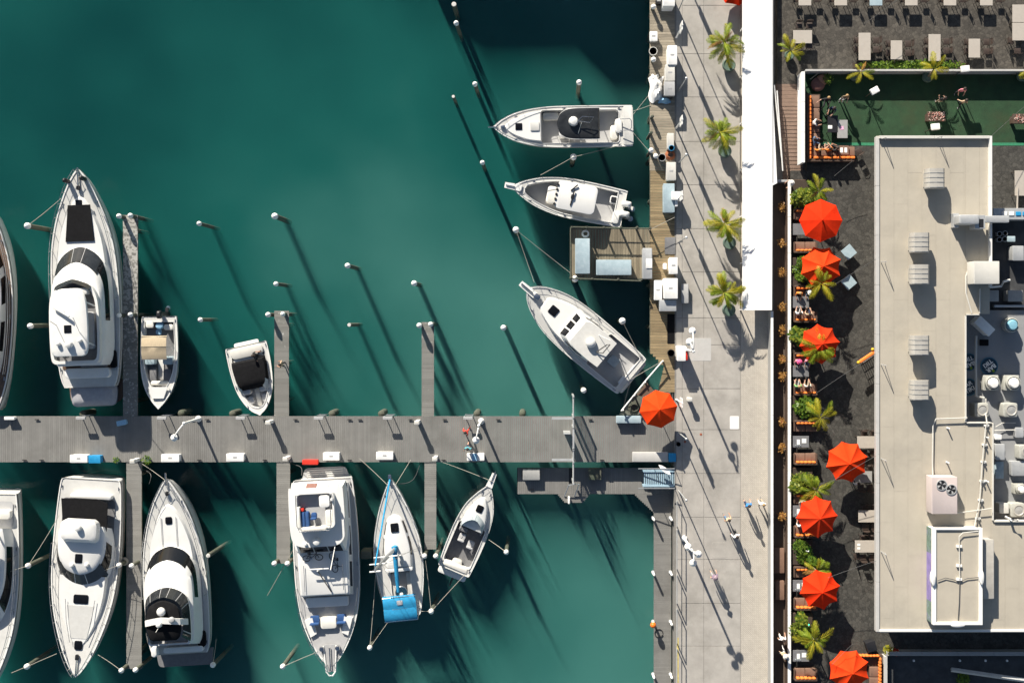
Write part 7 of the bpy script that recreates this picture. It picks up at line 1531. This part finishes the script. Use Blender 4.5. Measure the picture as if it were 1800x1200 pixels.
def person(px, py, z, rz, label, pose, shirt, trousers, hair=None, skin=None, hat=None, seat=0):
    me, hd = PM[pose]; skin = skin or skin1
    o = bpy.data.objects.new('person', me); COL.objects.link(o); tag(o, label, 'person'); p = P(px, py, z + .9); o.location = (p.x, p.y, z + seat); o.rotation_euler = (0, 0, rz)
    for i, mm in enumerate((shirt, trousers, skin, shoe)): o.material_slots[i].link = 'OBJECT'; o.material_slots[i].material = mm
    m = MB(); 
    if hat: m.lathe([(.19, .02), (.2, .04), (.12, .06), (.115, .12), (.08, .16), (.01, .17)], hd, 16); m.build('hat', hat, o, True)
    else:
        m.lathe([(.07, -.1), (.1, -.04), (.115, .03), (.1, .1), (.06, .135), (.01, .145)], hd + Vector((0, -.025, 0)), 14); m.build('hair', hair or hairm, o, True)
    return o
c_ = {n: cloth(n, c) for n, c in dict(blue=(.03, .2, .5), white=(.75, .74, .72), red=(.6, .05, .03), teal=(.1, .35, .4), grey=(.28, .28, .28), tan=(.45, .33, .22), black=(.02, .02, .022), navy=(.02, .035, .08), orange=(.7, .22, .03), pink=(.6, .2, .25), green=(.2, .4, .15), purple=(.2, .14, .22), denim=(.1, .17, .28), khaki=(.35, .28, .2), cream=(.6, .56, .48)).items()}
G = 0
person(1314, 886, G, .2, 'walker in a bright blue shirt on the paver strip', 'walkA', c_['blue'], c_['navy'], hairm)
person(1339, 884, G, .1, 'walker with fair hair and white top nearest the white wall', 'walkB', c_['white'], c_['khaki'], hairb)
person(1279, 911, G, .4, 'walker with tanned shoulders above the one in white', 'walkA', c_['tan'], c_['denim'], hairm, skin2)
person(1293, 940, G, .5, 'walker in a white shirt with dark hair in mid promenade', 'walkB', c_['white'], c_['black'], hairm)
person(1255, 1011, G, .3, 'walker in a mauve shirt furthest left on the promenade', 'walkA', c_['purple'], c_['grey'], None, None, cloth('mauve_hat', (.3, .22, .26)))
person(819, 758, PZ, 2.6, 'person in red on the pier below the gooseneck lamp', 'walkB', c_['red'], c_['red'], hairm)
person(823, 787, PZ, 2.9, 'person in pale blue on the pier above the white dock box', 'walkA', c_['teal'], c_['navy'], hairm)
person(496, 640, PZ - .05, 1.4, 'person with bare shoulders standing on the runabout finger pier', 'stand', c_['tan'], c_['black'], hairm, skin2)
person(449, 624, -1.15, -1.2, 'person in dark clothes sitting in the runabout reaching to the pier', 'sitwide', c_['black'], c_['black'], hairm, None, None, .1)
person(1388, 323, .0, 2.0, 'person in a white hat at the foot of the stairs', 'stand', c_['cream'], c_['khaki'], None, None, cloth('white_hat', (.7, .68, .64)))
person(1374, 1120, 0, 0, 'person in white walking in the alley, upper one', 'walkA', c_['white'], c_['cream'], hairm); person(1377, 1147, 0, 3.1, 'person in a white hat in the alley, lower one', 'walkB', c_['tan'], c_['white'], None, None, cloth('sun_hat', (.75, .7, .62)))
SZT = TE + .0
for a in ((1405, 514, pi, 'seated guest in orange in the second booth upper seat', c_['orange'], c_['black'], hairb), (1422, 512, pi, 'seated guest with a white cap in the second booth upper seat', c_['black'], c_['denim'], 'hat'), (1405, 552, 0, 'seated guest in white in the second booth lower seat, left', c_['white'], c_['grey'], hairm), (1422, 554, 0, 'seated bare-shouldered guest in the second booth lower seat, right', c_['tan'], c_['navy'], hairm),
          (1403, 633, pi, 'seated guest with a pink cap in the third booth upper seat', c_['pink'], c_['black'], 'pinkhat'), (1420, 633, pi, 'seated guest in pale pink in the third booth upper seat', c_['pink'], c_['denim'], hairb), (1403, 680, 0, 'seated guest in pale green in the third booth lower seat', c_['green'], c_['grey'], hairb), (1420, 680, 0, 'seated guest in cream in the third booth lower seat', c_['cream'], c_['khaki'], hairm),
          (1411, 880, pi, 'seated guest in cream in the fifth booth beside the parasol', c_['cream'], c_['grey'], hairm), (1407, 925, 0, 'seated guest in white patterned shirt in the fifth booth', c_['white'], c_['black'], hairm)):
    hat = cloth('cap_white', (.75, .74, .72)) if a[6] == 'hat' else cloth('cap_pink', (.7, .1, .25)) if a[6] == 'pinkhat' else None
    person(a[0], a[1], TE, a[2], a[3], 'sit', a[4], a[5], a[6] if not hat else None, skin1, hat, .04)
person(1455, 176, TE, pi, 'guest in black with fair hair sitting on the turf lounge, left of two', 'sitwide', c_['black'], c_['black'], hairb); person(1484, 172, TE, pi, 'guest in a brown shirt and white shorts standing on the turf lounge', 'stand', cloth('olive', (.14, .11, .07)), c_['white'], hairb)
person(1432, 215, TE, -pi / 2, 'guest in a white shirt with dark hair on the corner sofa', 'sit', c_['white'], c_['black'], hairm, None, None, .04); person(1433, 246, TE, -pi / 2, 'guest in denim on the corner sofa', 'sitwide', c_['denim'], c_['denim'], hairm, None, None, .04)
person(1458, 264, TE, .3, 'guest with orange sleeves on the lower corner sofa side', 'sit', c_['orange'], c_['black'], hairm, None, None, .04)
person(1655, 176, TE, 0, 'person in black beside the patterned table on the turf', 'stand', c_['black'], c_['tan'], hairm, skin1); person(1689, 160, TE, pi, 'person in a pink top standing by the parapet on the turf', 'stand', c_['pink'], c_['black'], hairm); person(1692, 180, TE, .2, 'person in dark clothes below the one in pink', 'walkB', c_['tan'], c_['black'], hairm)
person(1466, 190, TE, 2.6, 'guest in dark clothes leaning in beside the fair-haired one', 'sit', c_['navy'], c_['black'], hairm)
person(1472, 262, TE, .9, 'guest in black at the small brown table', 'sit', c_['black'], c_['black'], hairm, skin2)
person(1439, 262, TE, .1, 'guest in orange and brown in the sofa corner', 'sitwide', c_['orange'], c_['khaki'], hairb, None, None, .04)
person(1508, 850, TE, .4, 'guest at the table under the building-side parasol', 'sit', c_['white'], c_['navy'], hairm)
# bicycles on the trawler roof
def bicycle(B, l, s, z, a, label):
    x, y, _ = B.pt(l, s, z); w = B.r.matrix_basis @ Vector((x, y, z - WZ)); o = root('bicycle', label, 'bicycle', w, a, 'bicycles on the trawler')
    R = .27
    for i, wx in enumerate((-.45, .45)):
        m = MB(); pts = [(wx + R * cos(t * pi / 10), .12 + .0 * t, .3 + 0) for t in range(21)]
        # the bikes lie tilted against the rail, wheels facing up
        pts = [(wx + R * cos(t * pi / 10), R * sin(t * pi / 10) * .8, .08 + R * .25 * (1 + sin(t * pi / 10))) for t in range(21)]
        m.tube(pts, .028, 6); wh = m.build('wheel', rubber, o, True)
        m = MB()
        for t in range(0, 20, 2): m.tube([(wx, 0, .08 + R * .25), pts[t]], .005, 3)
        m.build('spokes', steel, wh)
    f = lambda u, v: (u, v * .8, .12 + v * .3 + R * .25); m = MB()
    for p, q in (((-.45, 0), (-.1, 0)), ((-.1, 0), (-.18, .42)), ((-.18, .36), (-.45, 0)), ((-.1, 0), (.32, .38)), ((-.16, .36), (.32, .38)), ((.45, 0), (.3, .48))): m.tube([f(*p), f(*q)], .022, 6)
    m.build('frame', rubber, o, True); m = MB(); m.tube([f(.3, .48), f(.38, .5)], .016); m.tube([(.34, .2, .3), (.34, .62, .42)], .016); m.build('handlebar', black, o); m = MB(); q = f(-.19, .46); m.rbox(q[0] - .12, q[0] + .12, q[1] - .06, q[1] + .06, q[2], q[2] + .05, .04, .02); m.build('saddle', black, o, True)
    m = MB(); m.lathe([(.09, 0), (.09, .015)], f(-.1, 0), 12); m.build('chainring', steel, o)
bicycle(TRAWLER, 17, 136, 1.68, .1, 'dark bicycle lying flat on the trawler roof, left one'); bicycle(TRAWLER, -19, 146, 1.68, -1.35, 'dark bicycle lying lengthwise on the trawler roof, right one')
